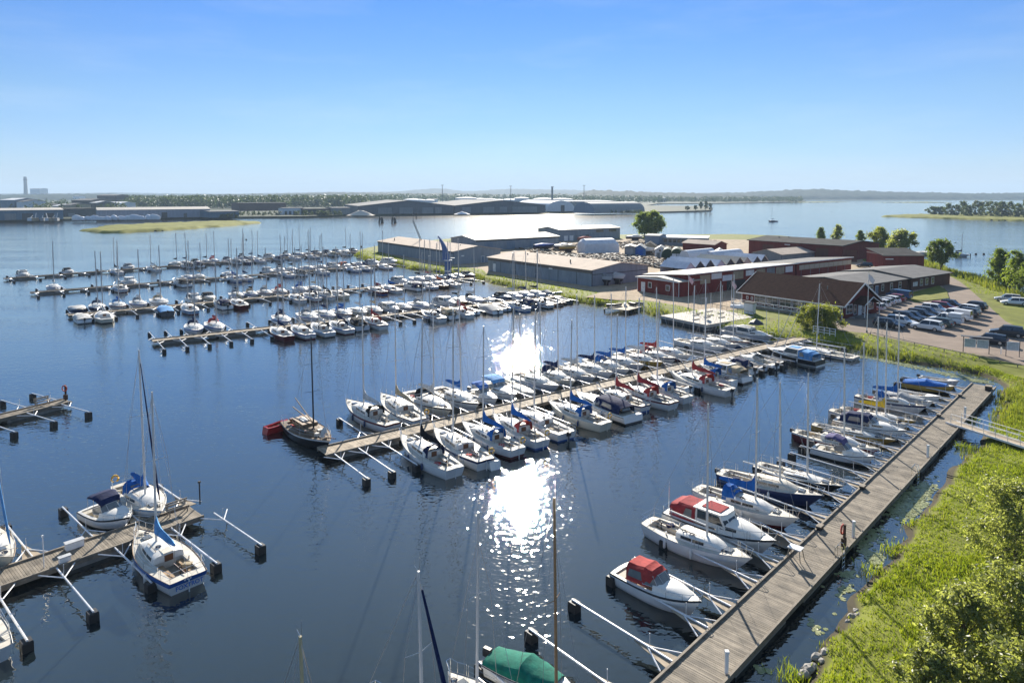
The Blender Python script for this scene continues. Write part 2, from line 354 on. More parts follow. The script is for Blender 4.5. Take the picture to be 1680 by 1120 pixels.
ridge('far_wooded_shore', 1150, 2100, 3300, 900, ip([(1150,20),(1250,30),(1330,38),(1500,33),(1700,24),(2000,26)]), 'long wooded shore at the far end of the lake', step=9, tree=17, seed=11)
ridge('inland_woods', -500, 990, 2900, 800, ip([(-500,12),(0,14),(200,18),(420,20),(700,22),(960,20)]), 'wooded plain behind the port town', step=10, tree=14, seed=15)

# ------------------------------------------------------------------ the air
hz = MB().box((0, 5000, 89), (20000, 12600, 182)).mesh('haze', bpy.data.materials.new('haze_air'))
hm = hz.materials[0]; hm.use_nodes = True; hn = hm.node_tree; hn.nodes.clear()
hv = hn.nodes.new('ShaderNodeVolumePrincipled'); ho = hn.nodes.new('ShaderNodeOutputMaterial')
hv.inputs['Color'].default_value = (0.60, 0.80, 1.0, 1); hv.inputs['Density'].default_value = 0.00012; hv.inputs['Anisotropy'].default_value = 0.0
hn.links.new(hv.outputs[0], ho.inputs['Volume'])
ho_ = link('haze', hz); tag(ho_, 'thin summer haze over the water', kind='stuff')
# ------------------------------------------------------------------ boat materials
gel = dict(white=(0.78, 0.77, 0.74), cream=(0.72, 0.66, 0.52), navy=(0.015, 0.03, 0.10), red=(0.12, 0.012, 0.018), black=(0.015, 0.015, 0.018), gold=(0.42, 0.27, 0.05),
           grey=(0.45, 0.47, 0.5), blue=(0.03, 0.11, 0.36), teal=(0.05, 0.25, 0.28), wood=(0.22, 0.10, 0.04), lightblue=(0.3, 0.45, 0.6), brown=(0.14, 0.06, 0.03), scarlet=(0.45, 0.02, 0.02))
def gm(c): return mat('gelcoat_' + c, gel[c], 0.28, var=0.10, scale=1.2, coat=0.15)
clo = dict(blue=(0.02, 0.13, 0.42), navy=(0.012, 0.022, 0.075), red=(0.42, 0.055, 0.05), black=(0.012, 0.012, 0.014), white=(0.62, 0.6, 0.56), green=(0.01, 0.16, 0.11), tan=(0.45, 0.36, 0.23),
           yellow=(0.75, 0.48, 0.03), grey=(0.28, 0.29, 0.3), crimson=(0.32, 0.04, 0.045), lightblue=(0.12, 0.32, 0.6), orange=(0.55, 0.12, 0.03), purple=(0.10, 0.09, 0.2))
def cm(c): return mat('canvas_' + c, clo[c], 0.85, var=0.35, scale=3.0, spec=0.15, bump=0.07)
deckm = mat('deck_nonskid', (0.60, 0.55, 0.46), 0.7, var=0.22, scale=1.6, spots=((0.45, 0.40, 0.32), 1.1, 0.6))
solem = mat('cockpit_sole', (0.26, 0.22, 0.17), 0.8, var=0.4, scale=2.5)
deckw = mat('deck_white', (0.76, 0.73, 0.67), 0.5, var=0.14, scale=1.1, spots=((0.60, 0.56, 0.48), 0.9, 0.62))
teak = mat('teak', (0.33, 0.21, 0.11), 0.75, var=0.35, scale=4, stretch=(1, 1, 1))
alu = mat('mast_alloy', (0.42, 0.42, 0.41), 0.45, metal=0.25, var=0.12, scale=1.0)
alub = mat('mast_bright', (0.68, 0.66, 0.62), 0.4, metal=0.1, var=0.1, scale=1.0)
steel = mat('rail_steel', (0.75, 0.75, 0.74), 0.22, metal=1.0, var=0)
wire = mat('rigging_wire', (0.35, 0.35, 0.36), 0.4, metal=0.8, var=0)
glass = mat('tinted_glass', (0.015, 0.02, 0.025), 0.08, var=0, spec=0.8)
vinyl = mat('clear_vinyl', (0.16, 0.17, 0.17), 0.12, var=0.2, spec=0.8)
blackp = mat('black_plastic', (0.018, 0.018, 0.02), 0.5, var=0.25, scale=3)
rubber = mat('fender_blue', (0.03, 0.05, 0.12), 0.5, var=0.1)
wfender = mat('fender_white', (0.7, 0.68, 0.64), 0.5, var=0.15)
anti = mat('antifouling', (0.05, 0.03, 0.03), 0.8, var=0.3)
mahog = mat('mahogany', (0.16, 0.06, 0.025), 0.4, var=0.35, scale=3, coat=0.3)
rope = mat('rope', (0.4, 0.36, 0.28), 0.9, var=0.2)
seatm = mat('cushion', (0.5, 0.45, 0.36), 0.8, var=0.15)
buoym = mat('horseshoe_buoy', (0.72, 0.42, 0.05), 0.7, var=0.1)
whitep = mat('white_paint', (0.78, 0.77, 0.75), 0.5, var=0.1)
UP = Vector((0, 0, 1))

class Hull:
    def __init__(s, L, B, zs=0.8, zb=1.05, tr=0.7, full=0.45, p=1.9, rake=0.12, vee=0.5, dip=0.06, stern_rake=0.0, draft=0.4, band=.86):
        s.__dict__.update(locals())
    def w(s, t):
        if t < s.full: k = s.tr + (1 - s.tr) * math.sin(math.pi / 2 * t / s.full)
        else: k = 1 - ((t - s.full) / (1 - s.full)) ** s.p
        return max(s.B / 2 * k, 0.02)
    def z(s, t): return s.zs + (s.zb - s.zs) * t ** 1.6 - s.dip * math.sin(math.pi * t)
    def x(s, t, zr=1.0):
        sm = max(0, (t - 0.6) / 0.4) ** 2
        ss = max(0, (0.2 - t) / 0.2)
        return -s.L / 2 + s.L * t - s.rake * s.L * (1 - zr) * sm + s.stern_rake * (1 - zr) * ss
    def ring(s, t):
        w, z = s.w(t), s.z(t); f = max(0, (t - 0.35) / 0.65) ** 1.7 * s.vee
        lv = [(1, 1), (s.band, 1.005), (0.55, 0.98 - f * 0.25), (0.22, 0.93 - f * 0.5), (0.13, 0.9 - f * 0.55)]
        pts = [(s.x(t, zr), w * k, z * zr) for zr, k in lv]
        kd = s.draft * (1 - 0.75 * max(0, (t - 0.6) / 0.4) ** 1.5)
        pts += [(s.x(t, 0), w * (0.84 - f * 0.62), -0.02), (s.x(t, -0.1), w * (0.55 - f * 0.4), -kd * 0.6), (s.x(t, -0.15), 0, -kd)]
        return pts + [(p[0], -p[1], p[2]) for p in pts[-2::-1]]
    def build(s, root, name, hullc, stripe=None, boot=None, n=16):
        b = MB(); rings = [s.ring(i / n) for i in range(n + 1)]; k = len(rings[0])
        b.v = [p for r in rings for p in r]
        band = {0: 1, 3: 2, 4: 2, 5: 3, 6: 3}
        for i in range(n):
            for j in range(k - 1):
                jj = j if j < 7 else k - 2 - j
                b.f.append((i * k + j, (i + 1) * k + j, (i + 1) * k + j + 1, i * k + j + 1)); b.mi.append(band.get(jj, 0))
        for j in range(k // 2):   # transom
            if j < k // 2 - 1: b.f.append((j, j + 1, k - 2 - j, k - 1 - j)); b.mi.append({0: 1, 3: 2, 4: 2}.get(j, 0 if j < 5 else 3))
            else: b.f.append((j, j + 1, k - 1 - j)); b.mi.append(3)
        return b.build(name, [hullc, stripe or hullc, boot or hullc, anti], root, smooth=40)
    def deck(s, root, m, well=None, n=16, camber=0.05, name='deck'):
        """side decks and foredeck; well = (t0, t1, half-width, depth) leaves a real cockpit well"""
        b = MB(); ts = sorted(set([i / n for i in range(n + 1)] + ([well[0], well[1]] if well else [])))
        ein = 0.03
        def row(t):
            w = max(s.w(t) - ein, 0.01); return s.x(t), w, s.z(t) - 0.02
        for a, c in zip(ts[:-1], ts[1:]):
            xa, wa, za = row(a); xc, wc, zc = row(c)
            if well and a >= well[0] - 1e-6 and c <= well[1] + 1e-6:
                ha = min(well[2], wa - 0.16); hc = min(well[2], wc - 0.16)
                for sg in (1, -1):
                    q = [(xa, sg * wa, za), (xa, sg * ha, za + 0.03), (xc, sg * hc, zc + 0.03), (xc, sg * wc, zc)]
                    b.quad(*(q if sg < 0 else q[::-1]))
                    q = [(xa, sg * ha, za + 0.03), (xa, sg * ha, za - well[3]), (xc, sg * hc, zc - well[3]), (xc, sg * hc, zc + 0.03)]
                    b.quad(*(q if sg < 0 else q[::-1]))
                b.m = 1; b.quad((xa, -ha, za - well[3]), (xc, -hc, zc - well[3]), (xc, hc, zc - well[3]), (xa, ha, za - well[3])); b.m = 0
                for tt, hh, xx, zz in ((a, ha, xa, za), (c, hc, xc, zc)):
                    if abs(tt - well[0]) < 1e-6 or abs(tt - well[1]) < 1e-6:
                        b.quad((xx, -hh, zz - well[3]), (xx, hh, zz - well[3]), (xx, hh, zz + 0.03), (xx, -hh, zz + 0.03))
            else:
                ca = min(camber, wa * .2); cc = min(camber, wc * .2)
                b.add([(xa, wa, za), (xa, 0, za + ca), (xa, -wa, za), (xc, wc, zc), (xc, 0, zc + cc), (xc, -wc, zc)], [(0, 1, 4, 3), (1, 2, 5, 4)])
        return b.build(name, [m, solem] if well else m, root, smooth=30)
    def rail_strip(s, root, m, name, r=0.022, n=16, dz=0.0, zr=1.0):
        for sg in (1, -1):
            b = MB(); b.tube([(s.x(i / n, zr), sg * (s.w(i / n) + 0.006), s.z(i / n) * zr + dz) for i in range(n + 1)], r, 4); b.build(name, m, root, smooth=True)
    def side_rail(s, root, t0, t1, h, near):
        n = max(2, int((t1 - t0) * s.L / 1.6)); r = 0.014 if near else 0.018
        for sg in (1, -1):
            b = MB(); top = []
            for i in range(n + 1):
                t = t0 + (t1 - t0) * i / n; x, y, z = s.x(t), sg * (s.w(t) - 0.06), s.z(t)
                b.bar((x, y, z - .02), (x, y, z + h), r * .9, n=4); top.append((x, y, z + h))
            b.tube(top, r * .6, 4)
            if near: b.tube([(p[0], p[1], p[2] - h * .48) for p in top], r * .5, 4)
            b.build('guard_rail', steel, root)
    def pulpit(s, root, t0=0.86, h=0.55, name='pulpit'):
        b = MB(); ts = [t0, (t0 + 1) / 2, 0.985]; lz = [(s.x(t), s.w(t) - 0.03, s.z(t)) for t in ts]
        tip = (s.x(1.0) + 0.12, 0, s.z(1) + h)
        path = [(x, y, z + h) for x, y, z in lz[:2]] + [(tip[0] - .1, .12, tip[2]), (tip[0] - .1, -.12, tip[2])] + [(x, -y, z + h) for x, y, z in lz[:2]][::-1]
        b.tube(path, 0.016, 4)
        for x, y, z in lz[:2]:
            for sg in (1, -1): b.bar((x, sg * y, z - .02), (x, sg * y, z + h), 0.015, n=4)
        for sg in (1, -1): b.bar((lz[2][0] - .05, sg * lz[2][1], lz[2][2] - .02), (tip[0] - .1, sg * .12, tip[2]), 0.015, n=4)
        return b.build(name, steel, root)
    def pushpit(s, root, t1=0.12, h=0.6):
        b = MB(); a = (s.x(t1), s.w(t1) - .06, s.z(t1)); c = (s.x(0.0) + .06, s.w(0) - .06, s.z(0))
        for dz in (h, h * .5):
            b.tube([(a[0], a[1], a[2] + dz), (c[0], c[1], c[2] + dz), (c[0], -c[1], c[2] + dz), (a[0], -a[1], a[2] + dz)], 0.016, 4)
        for p in (a, c):
            for sg in (1, -1): b.bar((p[0], sg * p[1], p[2] - .02), (p[0], sg * p[1], p[2] + h), 0.015, n=4)
        return b.build('pushpit', steel, root)

def cabin_house(h, root, t0, t1, wf, ht, m, aft=0.0, n=9, name='cabin', front=0.35, wins=None, win_m=None, split=0):
    """rounded coachroof; wins = (f0, f1, z0, z1) window band along each side"""
    b = MB(); rings = []; rec = []
    for i in range(n + 1):
        f = i / n; t = t0 + (t1 - t0) * f
        w = min(h.w(t) * wf, h.B / 2 * wf); zb = h.z(t) - 0.03
        hh = ht * (1 if f < 1 - front else 1 - ((f - (1 - front)) / front) ** 1.6 * 0.92) + 0.05
        if i == 0: hh *= 0.97
        x = h.x(t)
        rings.append([(x, w, zb), (x, w * 0.93, zb + hh * .8), (x, w * 0.72, zb + hh), (x, 0, zb + hh + 0.05 * min(1, hh / .3)), (x, -w * .72, zb + hh), (x, -w * .93, zb + hh * .8), (x, -w, zb)])
        rec.append((x, w, zb, hh))
    b.loft(rings, closed=False); k = 7
    b.add(rings[0], [tuple(range(7))[::-1]]); b.add(rings[-1], [tuple(range(7))])
    o = b.build(name, m, root, smooth=30)
    if wins:
        f0, f1, z0, z1 = wins; segs = max(1, split)
        for sg in (1, -1):
            for q in range(segs):
                a = f0 + (f1 - f0) * q / segs; c = f0 + (f1 - f0) * (q + 1) / segs - (0.03 if segs > 1 else 0)
                wb = MB(); top = []; bot = []
                for r_ in range(5):
                    f = (a + (c - a) * r_ / 4) * n; i = min(int(f), n - 1); u = f - i
                    A, B_ = rec[i], rec[i + 1]; x, w, zb, hh = [A[j] * (1 - u) + B_[j] * u for j in range(4)]
                    for lst, zf in ((bot, z0), (top, z1)):
                        y = w * (1 - 0.07 * zf / .8) + 0.006; lst.append((x, sg * y, zb + hh * zf))
                pts = bot + top; wb.add(pts, [((i, i + 1, 6 + i, 5 + i) if sg < 0 else (i + 1, i, 5 + i, 6 + i)) for i in range(4)])
                wb.build('window', win_m or glass, o)
    return o, rec
def soft_arch(root, name, m, xs, prof, seg=8, panes=None):
    """canvas stretched over hoops: xs = list of (x, half-width, z base, height)"""
    b = MB(); rings = []; full = []
    for p_, q_ in zip(xs[:-1], xs[1:]):                     # canvas sags a little between its hoops
        full.append(p_); m_ = [(a + c) / 2 for a, c in zip(p_, q_)]; full.append((m_[0], m_[1] * .975, m_[2], m_[3] * .955))
    for x, w, zb, hh in full + [xs[-1]]:
        r = []
        for k in range(seg + 1):
            a = math.pi * k / seg; cx, cz = math.cos(a), math.sin(a)
            r.append((x, w * (abs(cx) ** prof) * (1 if cx > 0 else -1), zb + hh * (abs(cz) ** prof)))
        rings.append(r)
    b.loft(rings, closed=False); inner = [[(p[0], p[1] * .985, p[2] - .02) for p in r] for r in rings]
    b.loft([r[::-1] for r in inner], closed=False)
    return b.build(name, m, root, smooth=24), rings
def outboard(root, x, z, s=1.0, m=None):
    e = MB(); e.loft([[(x - .02 - .3 * s * a, y * s, z + zz * s) for y, zz in ((.13, .05), (.15, .3), (.1, .45), (-.1, .45), (-.15, .3), (-.13, .05))] for a in (0, .35, 1.0, 1.35)])
    o = e.build('outboard_motor', m or blackp, root, smooth=40)
    l = MB(); l.box((x - .2 * s, 0, z - .3 * s), (.16 * s, .1 * s, .75 * s)); l.box((x - .02, 0, z), (.1, .24 * s, .2 * s)); l.build('motor_leg', mat('motor_grey', (.1, .1, .11), .5), o)
    return o
def fenders(h, root, ts, m, sides=(1, -1)):
    for t in ts:
        for sg in sides:
            b = MB(); x, y, z = h.x(t), sg * (h.w(t) + .1), h.z(t) * .55
            b.loft([[(x + .1 * k * math.cos(a), y + .1 * k * math.sin(a), z + dz) for a in [2 * math.pi * i / 6 for i in range(6)]] for k, dz in ((.35, .3), (1, .2), (1, -.2), (.35, -.3))])
            b.bar((x, y, z + .3), (x, sg * (h.w(t) - .03), h.z(t) + .03), .012, n=3)
            b.build('fender', m, root, smooth=40)

def make_sail(name, L=8.0, B=None, hull='white', stripe=None, boot=None, cover='blue', hood=None, furl=None, mast=None, near=1, bow_well=False, tr=0.6, mast_m=None, deck_c=None,
              covered=None, motor=None, wheel=False, wood=False, dinghy=None, buoy=False, boomless=False, rake=0.13, low=False, arch=False, tent=None, band=.86, coil=True, furl_r=1.0):
    root = link(name, None); B = B or L * 0.335
    if boot is None and int(L * 97 + B * 31) % 3 == 0: boot = ('navy', 'red', 'blue', 'black')[int(L * 53) % 4]
    zs, zb = (0.52, 0.68) if low else (0.62 + L * .028, 0.78 + L * .042)
    if hull == 'white' and stripe is None: stripe = (None, 'navy', None, 'blue', 'grey', None, 'red', 'lightblue')[int(L * 41 + B * 67 + (mast or 0) * 13) % 8]; band = .78 if stripe and band == .86 else band
    h = Hull(L, B, zs, zb, tr, 0.42, 2.0, rake, 0.55, 0.05, 0.25 if L > 7.5 else 0.0, band=band)
    n = 16 if near else 10
    h.build(root, 'hull', gm(hull), gm(stripe) if stripe else None, gm(boot) if boot else None, n)
    dm = deck_c or deckw; dk_ = deck_c or (deckm if near else deckw)
    c0, c1 = 0.07, 0.36
    h.deck(root, dk_, (c0, c1, B * .27, .42), n)
    if near: h.rail_strip(root, teak if wood else alu, 'toe_rail', .02, n)
    # cockpit benches
    xa, xb = h.x(c0) + .1, h.x(c1) - .06
    if near:
        for sg in (1, -1):
            bb = MB(); bb.box(((xa + xb) / 2, sg * B * .195, h.z(.2) - .28), (xb - xa - .1, B * .12, .3)); bb.build('bench', teak if wood else deckm, root)
    ch = (.18 if low else .30 + .014 * L)
    cab, rec = cabin_house(h, root, c1, .76, .62, ch, teak if (wood and 0) else dm, wins=(.12, .68, .30, .72), split=0 if L < 7.6 else 2, n=9 if near else 6)
    ztop_c = lambda t: h.z(t) + ch
    # companionway, hatches
    x0 = h.x(c1); b = MB(); b.box((x0 - .015, 0, h.z(c1) + ch * .42), (.05, .5, ch * .95)); b.build('companionway_door', mahog, cab)
    b = MB(); b.box((x0 + .38, 0, h.z(c1) + ch + .06), (.75, .58, .05)); b.build('sliding_hatch', deckm if near else dm, cab)
    b = MB(); b.box((h.x(.80), 0, h.z(.80) + .07), (.5, .5, .05)); b.build('fore_hatch', vinyl, root)
    # mast and spars
    tm = .60; H = mast or L * 1.18; xm = h.x(tm); zm = h.z(tm) + ch; mm = mast_m or (alub if near else alu)
    rk = -.018 * H; r0 = (.066 if near else .09) + .002 * L
    mb = MB(); mb.bar((xm, 0, zm - .05), (xm + rk, 0, zm + H), r0, r0 * .72, n=8 if near else 5)
    mo = mb.build('mast', mm, root, smooth=40)
    tp = Vector((xm + rk, 0, zm + H)); fr = .97
    at = lambda f: Vector((xm + rk * f, 0, zm + H * f))
    sp = [.55] if L < 8.6 else [.4, .7]
    for f in sp:
        p = at(f)
        for sg in (1, -1):
            b = MB(); b.bar(p, p + Vector((-.12, sg * B * .26, .03)), .022, .014, n=4); b.build('spreader', mm, mo)
    if near:
        b = MB(); b.bar(tp, tp + Vector((-.25, 0, .12)), .012, n=4); b.bar(tp + Vector((-.25, 0, .12)), tp + Vector((-.25, 0, .3)), .008, n=4); b.build('wind_vane', steel, mo)
        b = MB(); b.bar(tp + Vector((.03, .03, 0)), tp + Vector((.03, .03, .55)), .007, n=3); b.build('aerial', wire, mo)
    wr = .010 if near else .016
    bowp = Vector((h.x(.985), 0, h.z(1) + .05)); stn = Vector((h.x(0) + .05, 0, h.z(0)))
    head = at(.98 if L > 7 else .86)
    def stay(nm, a, c, r=wr, m=wire): MB().bar(a, c, r, n=4 if near else 3, caps=False).build(nm, m, root)
    stay('forestay', bowp, head); stay('backstay', stn, tp)
    for sg in (1, -1):
        ch_p = Vector((h.x(tm) - .25, sg * (h.w(tm) - .1), h.z(tm)))
        stay('shroud', ch_p, at(sp[-1]) + Vector((-.12, sg * B * .26, .03)))
        if near: stay('shroud', at(sp[-1]) + Vector((-.12, sg * B * .26, .03)), head)
    if furl:
        a = bowp.lerp(head, .06); c = bowp.lerp(head, .93)
        MB().tube([a, bowp.lerp(head, .12), bowp.lerp(head, .5), c], [.03 * furl_r, .075 * furl_r, .06 * furl_r, .03 * furl_r], 6).build('furled_headsail', cm(furl), root, smooth=True)
    if not boomless:
        zbm = zm + .62 + .012 * L; bl = L * .36; a = Vector((xm - .06, 0, zbm)); c = Vector((xm - bl, 0, zbm + .06))
        bo = MB().bar(a, c, .05, n=6).build('boom', mm, root)
        if cover:
            rs = []
            for f, up, sd in ((-.01, 1.15, .09), (.03, .98, .17), (.10, .62, .20), (.25, .42, .19), (.55, .32, .16), (.85, .22, .13), (1.0, .10, .08)):
                p = a.lerp(c, f); dn = .09
                sag = .03 * math.sin(f * 25)
                rs.append([p + Vector((0, sd, -dn * .3)), p + Vector((0, sd * .8, up * .55)), p + Vector((0, 0, up + sag)), p + Vector((0, -sd * .8, up * .55)), p + Vector((0, -sd, -dn * .3)), p + Vector((0, 0, -dn))])
            MB().loft(rs).build('sail_cover', cm(cover), bo, smooth=50)
        MB().bar(c, (xm - bl + .15, 0, h.z(.2)), .012, n=3).build('mainsheet', rope, bo)
    if hood:
        xh = h.x(c1); hw = B * .29; zb_ = h.z(c1) + .03
        soft_arch(root, 'sprayhood', cm(hood), [(xh - .35, hw, zb_ + .05, ch + .58), (xh + .05, hw, zb_ + .02, ch + .55), (xh + .6, hw * .92, zb_ + .1, ch + .16)], .62)
        b = MB(); b.quad((xh + .35, -hw * .6, zb_ + ch + .40), (xh + .35, hw * .6, zb_ + ch + .40), (xh + .56, hw * .55, zb_ + ch + .2), (xh + .56, -hw * .55, zb_ + ch + .2)); b.build('sprayhood_window', vinyl, root)
    if tent:
        xh = h.x(.22); hw = B * .36
        soft_arch(root, 'cockpit_tent', cm(tent), [(h.x(.04), hw * .8, h.z(0), .8), (h.x(.12), hw, h.z(.1), 1.25), (h.x(.3), hw, h.z(.3), 1.3), (h.x(.4), hw * .9, h.z(.4) + .1, ch + .4)], .55)
    if near:
        h.pulpit(root); h.pushpit(root); h.side_rail(root, .14, .84, .55, True)
        fenders(h, root, (.3, .55), rubber if L > 8 else wfender, (1, -1) if near > 1 else (1,))
        # handrails, winches and coiled lines on deck
        for sg in (1, -1):
            MB().tube([(h.x(.44), sg * B * .17, h.z(.44) + ch + .04), (h.x(.45), sg * B * .17, h.z(.45) + ch + .10), (h.x(.60), sg * B * .165, h.z(.6) + ch + .10), (h.x(.61), sg * B * .165, h.z(.6) + ch + .04)], .018, 4).build('hand_rail', teak, cab)
            MB().bar((h.x(.27), sg * (B * .31), h.z(.27) + .02), (h.x(.27), sg * (B * .31), h.z(.27) + .18), .06, .05, n=8).build('winch', steel, root)
        b = MB(); b.bar((h.x(.05), 0, h.z(.05) + .1), (h.x(.24), .08, h.z(.2) + .18), .022, n=5); b.build('tiller', mahog, root)
        b = MB(); b.box((h.x(0) - .05, 0, .12), (.06, .05, h.z(0) * 1.5)); b.build('rudder', gm(hull), root)
    else:
        h.pulpit(root)
    if near and coil:
        r_ = random.Random(int(L * 1000 + B * 77 + H * 13))
        for k in range(r_.randint(3, 5)):
            t_ = r_.choice((.42, .5, .66, .78, .88)); y_ = r_.uniform(-.55, .55) * h.w(t_); z_ = h.z(t_) + (ch + .06 if .4 < t_ < .7 and abs(y_) < B * .2 else .03)
            MB().tube([(h.x(t_) + math.cos(a) * (.12 + .004 * i), y_ + math.sin(a) * (.12 + .004 * i), z_ + .004 * i) for i, a in enumerate([j * .8 for j in range(14)])], .022, 4).build('coiled_line', rope if k % 2 else cm('navy'), root)
        MB().box((h.x(.2), B * .2 * r_.choice((-1, 1)), h.z(.2) - .05), (.5, .32, .2), rz=r_.uniform(0, 1)).build('cockpit_cushion', cm(r_.choice(('navy', 'tan', 'red', 'grey'))), root)
        MB().bar((h.x(.15), 0, h.z(.15) - .38), (h.x(.15), 0, h.z(.15) + .25), .05, n=6).build('pedestal', blackp, root)
    if wheel:
        b = MB(); xw = h.x(.13); zc = h.z(.13) + .45; ring = [Vector((xw, math.cos(a) * .38, zc + math.sin(a) * .38)) for a in [2 * math.pi * i / 14 for i in range(15)]]
        b.tube(ring, .018, 4); b.bar((xw, 0, zc - .8), (xw, 0, zc), .06, n=6); b.build('steering_wheel', steel, root)
    if motor: outboard(root, h.x(0), h.z(0) * .7, .85)
    if buoy:
        b = MB(); ring = [Vector((h.x(.02), -B * .22 + math.cos(a) * .24, h.z(0) + .55 + math.sin(a) * .26)) for a in [R(-60) + R(300) * i / 10 for i in range(11)]]
        b.tube(ring, .075, 6); b.build('horseshoe_buoy', buoym, root, smooth=True)
    if arch:
        b = MB(); xa_ = h.x(.03); w_ = h.w(.05) - .1; b.tube([(xa_, w_, h.z(0)), (xa_ - .1, w_, h.z(0) + 1.6), (xa_ - .1, -w_, h.z(0) + 1.6), (xa_, -w_, h.z(0))], .03, 5); b.build('stern_arch', steel, root)
    if covered:
        soft_arch(root, 'boat_cover', cm(covered), [(h.x(.03), h.w(.03) * .9, h.z(0), .3), (h.x(.3), h.w(.3) * .98, h.z(.3), .75), (h.x(.6), h.w(.6) * .98, h.z(.6), .7), (h.x(.9), h.w(.9) * .95, h.z(.9), .25)], .8)
    return root

def make_motor(name, L=6.0, B=None, hull='white', stripe=None, boot='black', canopy='navy', style='canopy', near=1, motor=True, cabin=True, frame=False, open_back=False):
    root = link(name, None); B = B or L * 0.37
    h = Hull(L, B, .62 + .02 * L, .82 + .05 * L, .88, .5, 2.3, .12, .7, .04, -.15, .3); n = 14 if near else 9
    h.build(root, 'hull', gm(hull), gm(stripe) if stripe else None, gm(boot) if boot else None, n)
    if style == 'cover':
        h.deck(root, deckw, None, n)
        soft_arch(root, 'boat_cover', cm(canopy), [(h.x(.0), h.w(.0) * .98, h.z(0) - .05, .25), (h.x(.2), h.w(.2) * 1.01, h.z(.2) - .05, .42), (h.x(.45), h.w(.45) * 1.01, h.z(.45) - .05, .68), (h.x(.6), h.w(.6) * 1.01, h.z(.6) - .05, .42), (h.x(.85), h.w(.85) * .9, h.z(.85) - .02, .2)], .75)
        if motor: outboard(root, h.x(0), h.z(0) * .8, 1.0)
        h.rail_strip(root, blackp, 'rub_rail', .03, n, -.05); return root
    if style == 'open':
        h.deck(root, gm(hull) if hull == 'scarlet' else deckw, (.05, .72, B * .38, .45), n)
        for f in (.2, .42, .6): MB().box((h.x(f), 0, h.z(f) - .2), (.28, B * .72, .05)).build('thwart', teak, root)
        if motor: outboard(root, h.x(0), h.z(0) * .8, .8)
        h.rail_strip(root, blackp, 'rub_rail', .025, n, -.04); return root
    h.deck(root, deckw, (.05, .52, B * .39, .5), n)
    h.rail_strip(root, blackp if stripe is None else gm(stripe), 'rub_rail', .03, n, -.07)
    zc = h.z(.55)
    ch = .34 if style != 'cruiser' else .5
    cab, rec = cabin_house(h, root, .52, .88, .74, ch, deckw, n=8 if near else 5, front=.65, wins=(.1, .5, .35, .75) if L > 5.6 else None)
    MB().box((h.x(.74), 0, h.z(.74) + ch * .62), (.46, .46, .05), ry=R(6)).build('fore_hatch', vinyl, cab)
    xw = h.x(.54); ww = B * .37
    if style == 'cruiser':
        # wheelhouse with roof, dark windows all round
        wh = MB(); x0, x1 = h.x(.32), h.x(.56); z0 = zc + .05; zt = zc + .98
        lo = [(x0, ww), (x1 + .35, ww * .95), (x1 + .55, ww * .5), (x1 + .55, -ww * .5), (x1 + .35, -ww * .95), (x0, -ww)]
        hi = [(x0, ww * .9), (x1 - .05, ww * .86), (x1 + .08, ww * .5), (x1 + .08, -ww * .5), (x1 - .05, -ww * .86), (x0, -ww * .9)]
        wh.loft([[(x, y, z0) for x, y in lo], [(x * 1 + (0) , y, z0 + (zt - z0) * .28) for x, y in lo], [(x, y, zt) for x, y in hi]])
        who = wh.build('wheelhouse', deckw, root, smooth=25)
        for k in range(5):
            A, C = Vector((*lo[k], z0 + (zt - z0) * .34)), Vector((*lo[k + 1], z0 + (zt - z0) * .34)); Dp, E = Vector((*hi[k], zt - .07)), Vector((*hi[k + 1], zt - .07))
            q = [A.lerp(C, .07), A.lerp(C, .93), Dp.lerp(E, .93), Dp.lerp(E, .07)]; nn = (q[1] - q[0]).cross(q[3] - q[0]).normalized()
            if nn.dot(Vector(((x0 + x1) / 2, 0, z0)) - q[0]) > 0: nn = -nn
            MB().quad(*[p + nn * .012 for p in q]).build('window', glass, who)
        rf = MB(); rf.prism([(x0 - .15, ww), (x1 - .02, ww * .93), (x1 + .22, ww * .5), (x1 + .22, -ww * .5), (x1 - .02, -ww * .93), (x0 - .15, -ww)], zt, zt + .07); ro = rf.build('roof', deckw, root)
        if canopy:
            MB().box(((x0 + x1) / 2 + .05, 0, zt + .10), ((x1 - x0) * .75, ww * 1.2, .045)).build('roof_hatch', cm(canopy), ro)
            co, rg = soft_arch(root, 'canopy', cm(canopy), [(h.x(.06), ww * 1.0, h.z(.1), .8), (h.x(.14), ww * 1.06, h.z(.1), 1.04), (x0 - .02, ww * 1.02, h.z(.3), 1.08)], .36)
            for sg in (1, -1): MB().quad((h.x(.20), sg * (ww * 1.06 + .01), h.z(.2) + .3), (x0 - .25, sg * (ww * 1.05 + .01), h.z(.3) + .3), (x0 - .25, sg * (ww * 1.0 + .012), h.z(.3) + .85), (x0 - .7, sg * (ww * 1.0 + .012), h.z(.2) + .85)).build('vinyl_window', vinyl, co)
        h.pulpit(root, .8, .5); h.side_rail(root, .56, .82, .45, False)
        if near: h.pushpit(root, .1, .5); MB().bar((h.x(.02), -ww * .6, h.z(0)), (h.x(.02), -ww * .6, h.z(0) + 2.1), .02, n=5).build('light_pole', steel, root); fenders(h, root, (.3, .6), wfender, (1,))
    else:
        # raked windscreen in a frame
        lo = [Vector((xw - .75, ww, zc + .12)), Vector((xw + .25, ww * .86, zc + .2)), Vector((xw + .55, ww * .45, zc + .25)), Vector((xw + .55, -ww * .45, zc + .25)), Vector((xw + .25, -ww * .86, zc + .2)), Vector((xw - .75, -ww, zc + .12))]
        hi = [Vector((xw - .85, ww * .95, zc + .42)), Vector((xw - .15, ww * .78, zc + .72)), Vector((xw + .0, ww * .42, zc + .76)), Vector((xw + .0, -ww * .42, zc + .76)), Vector((xw - .15, -ww * .78, zc + .72)), Vector((xw - .85, -ww * .95, zc + .42))]
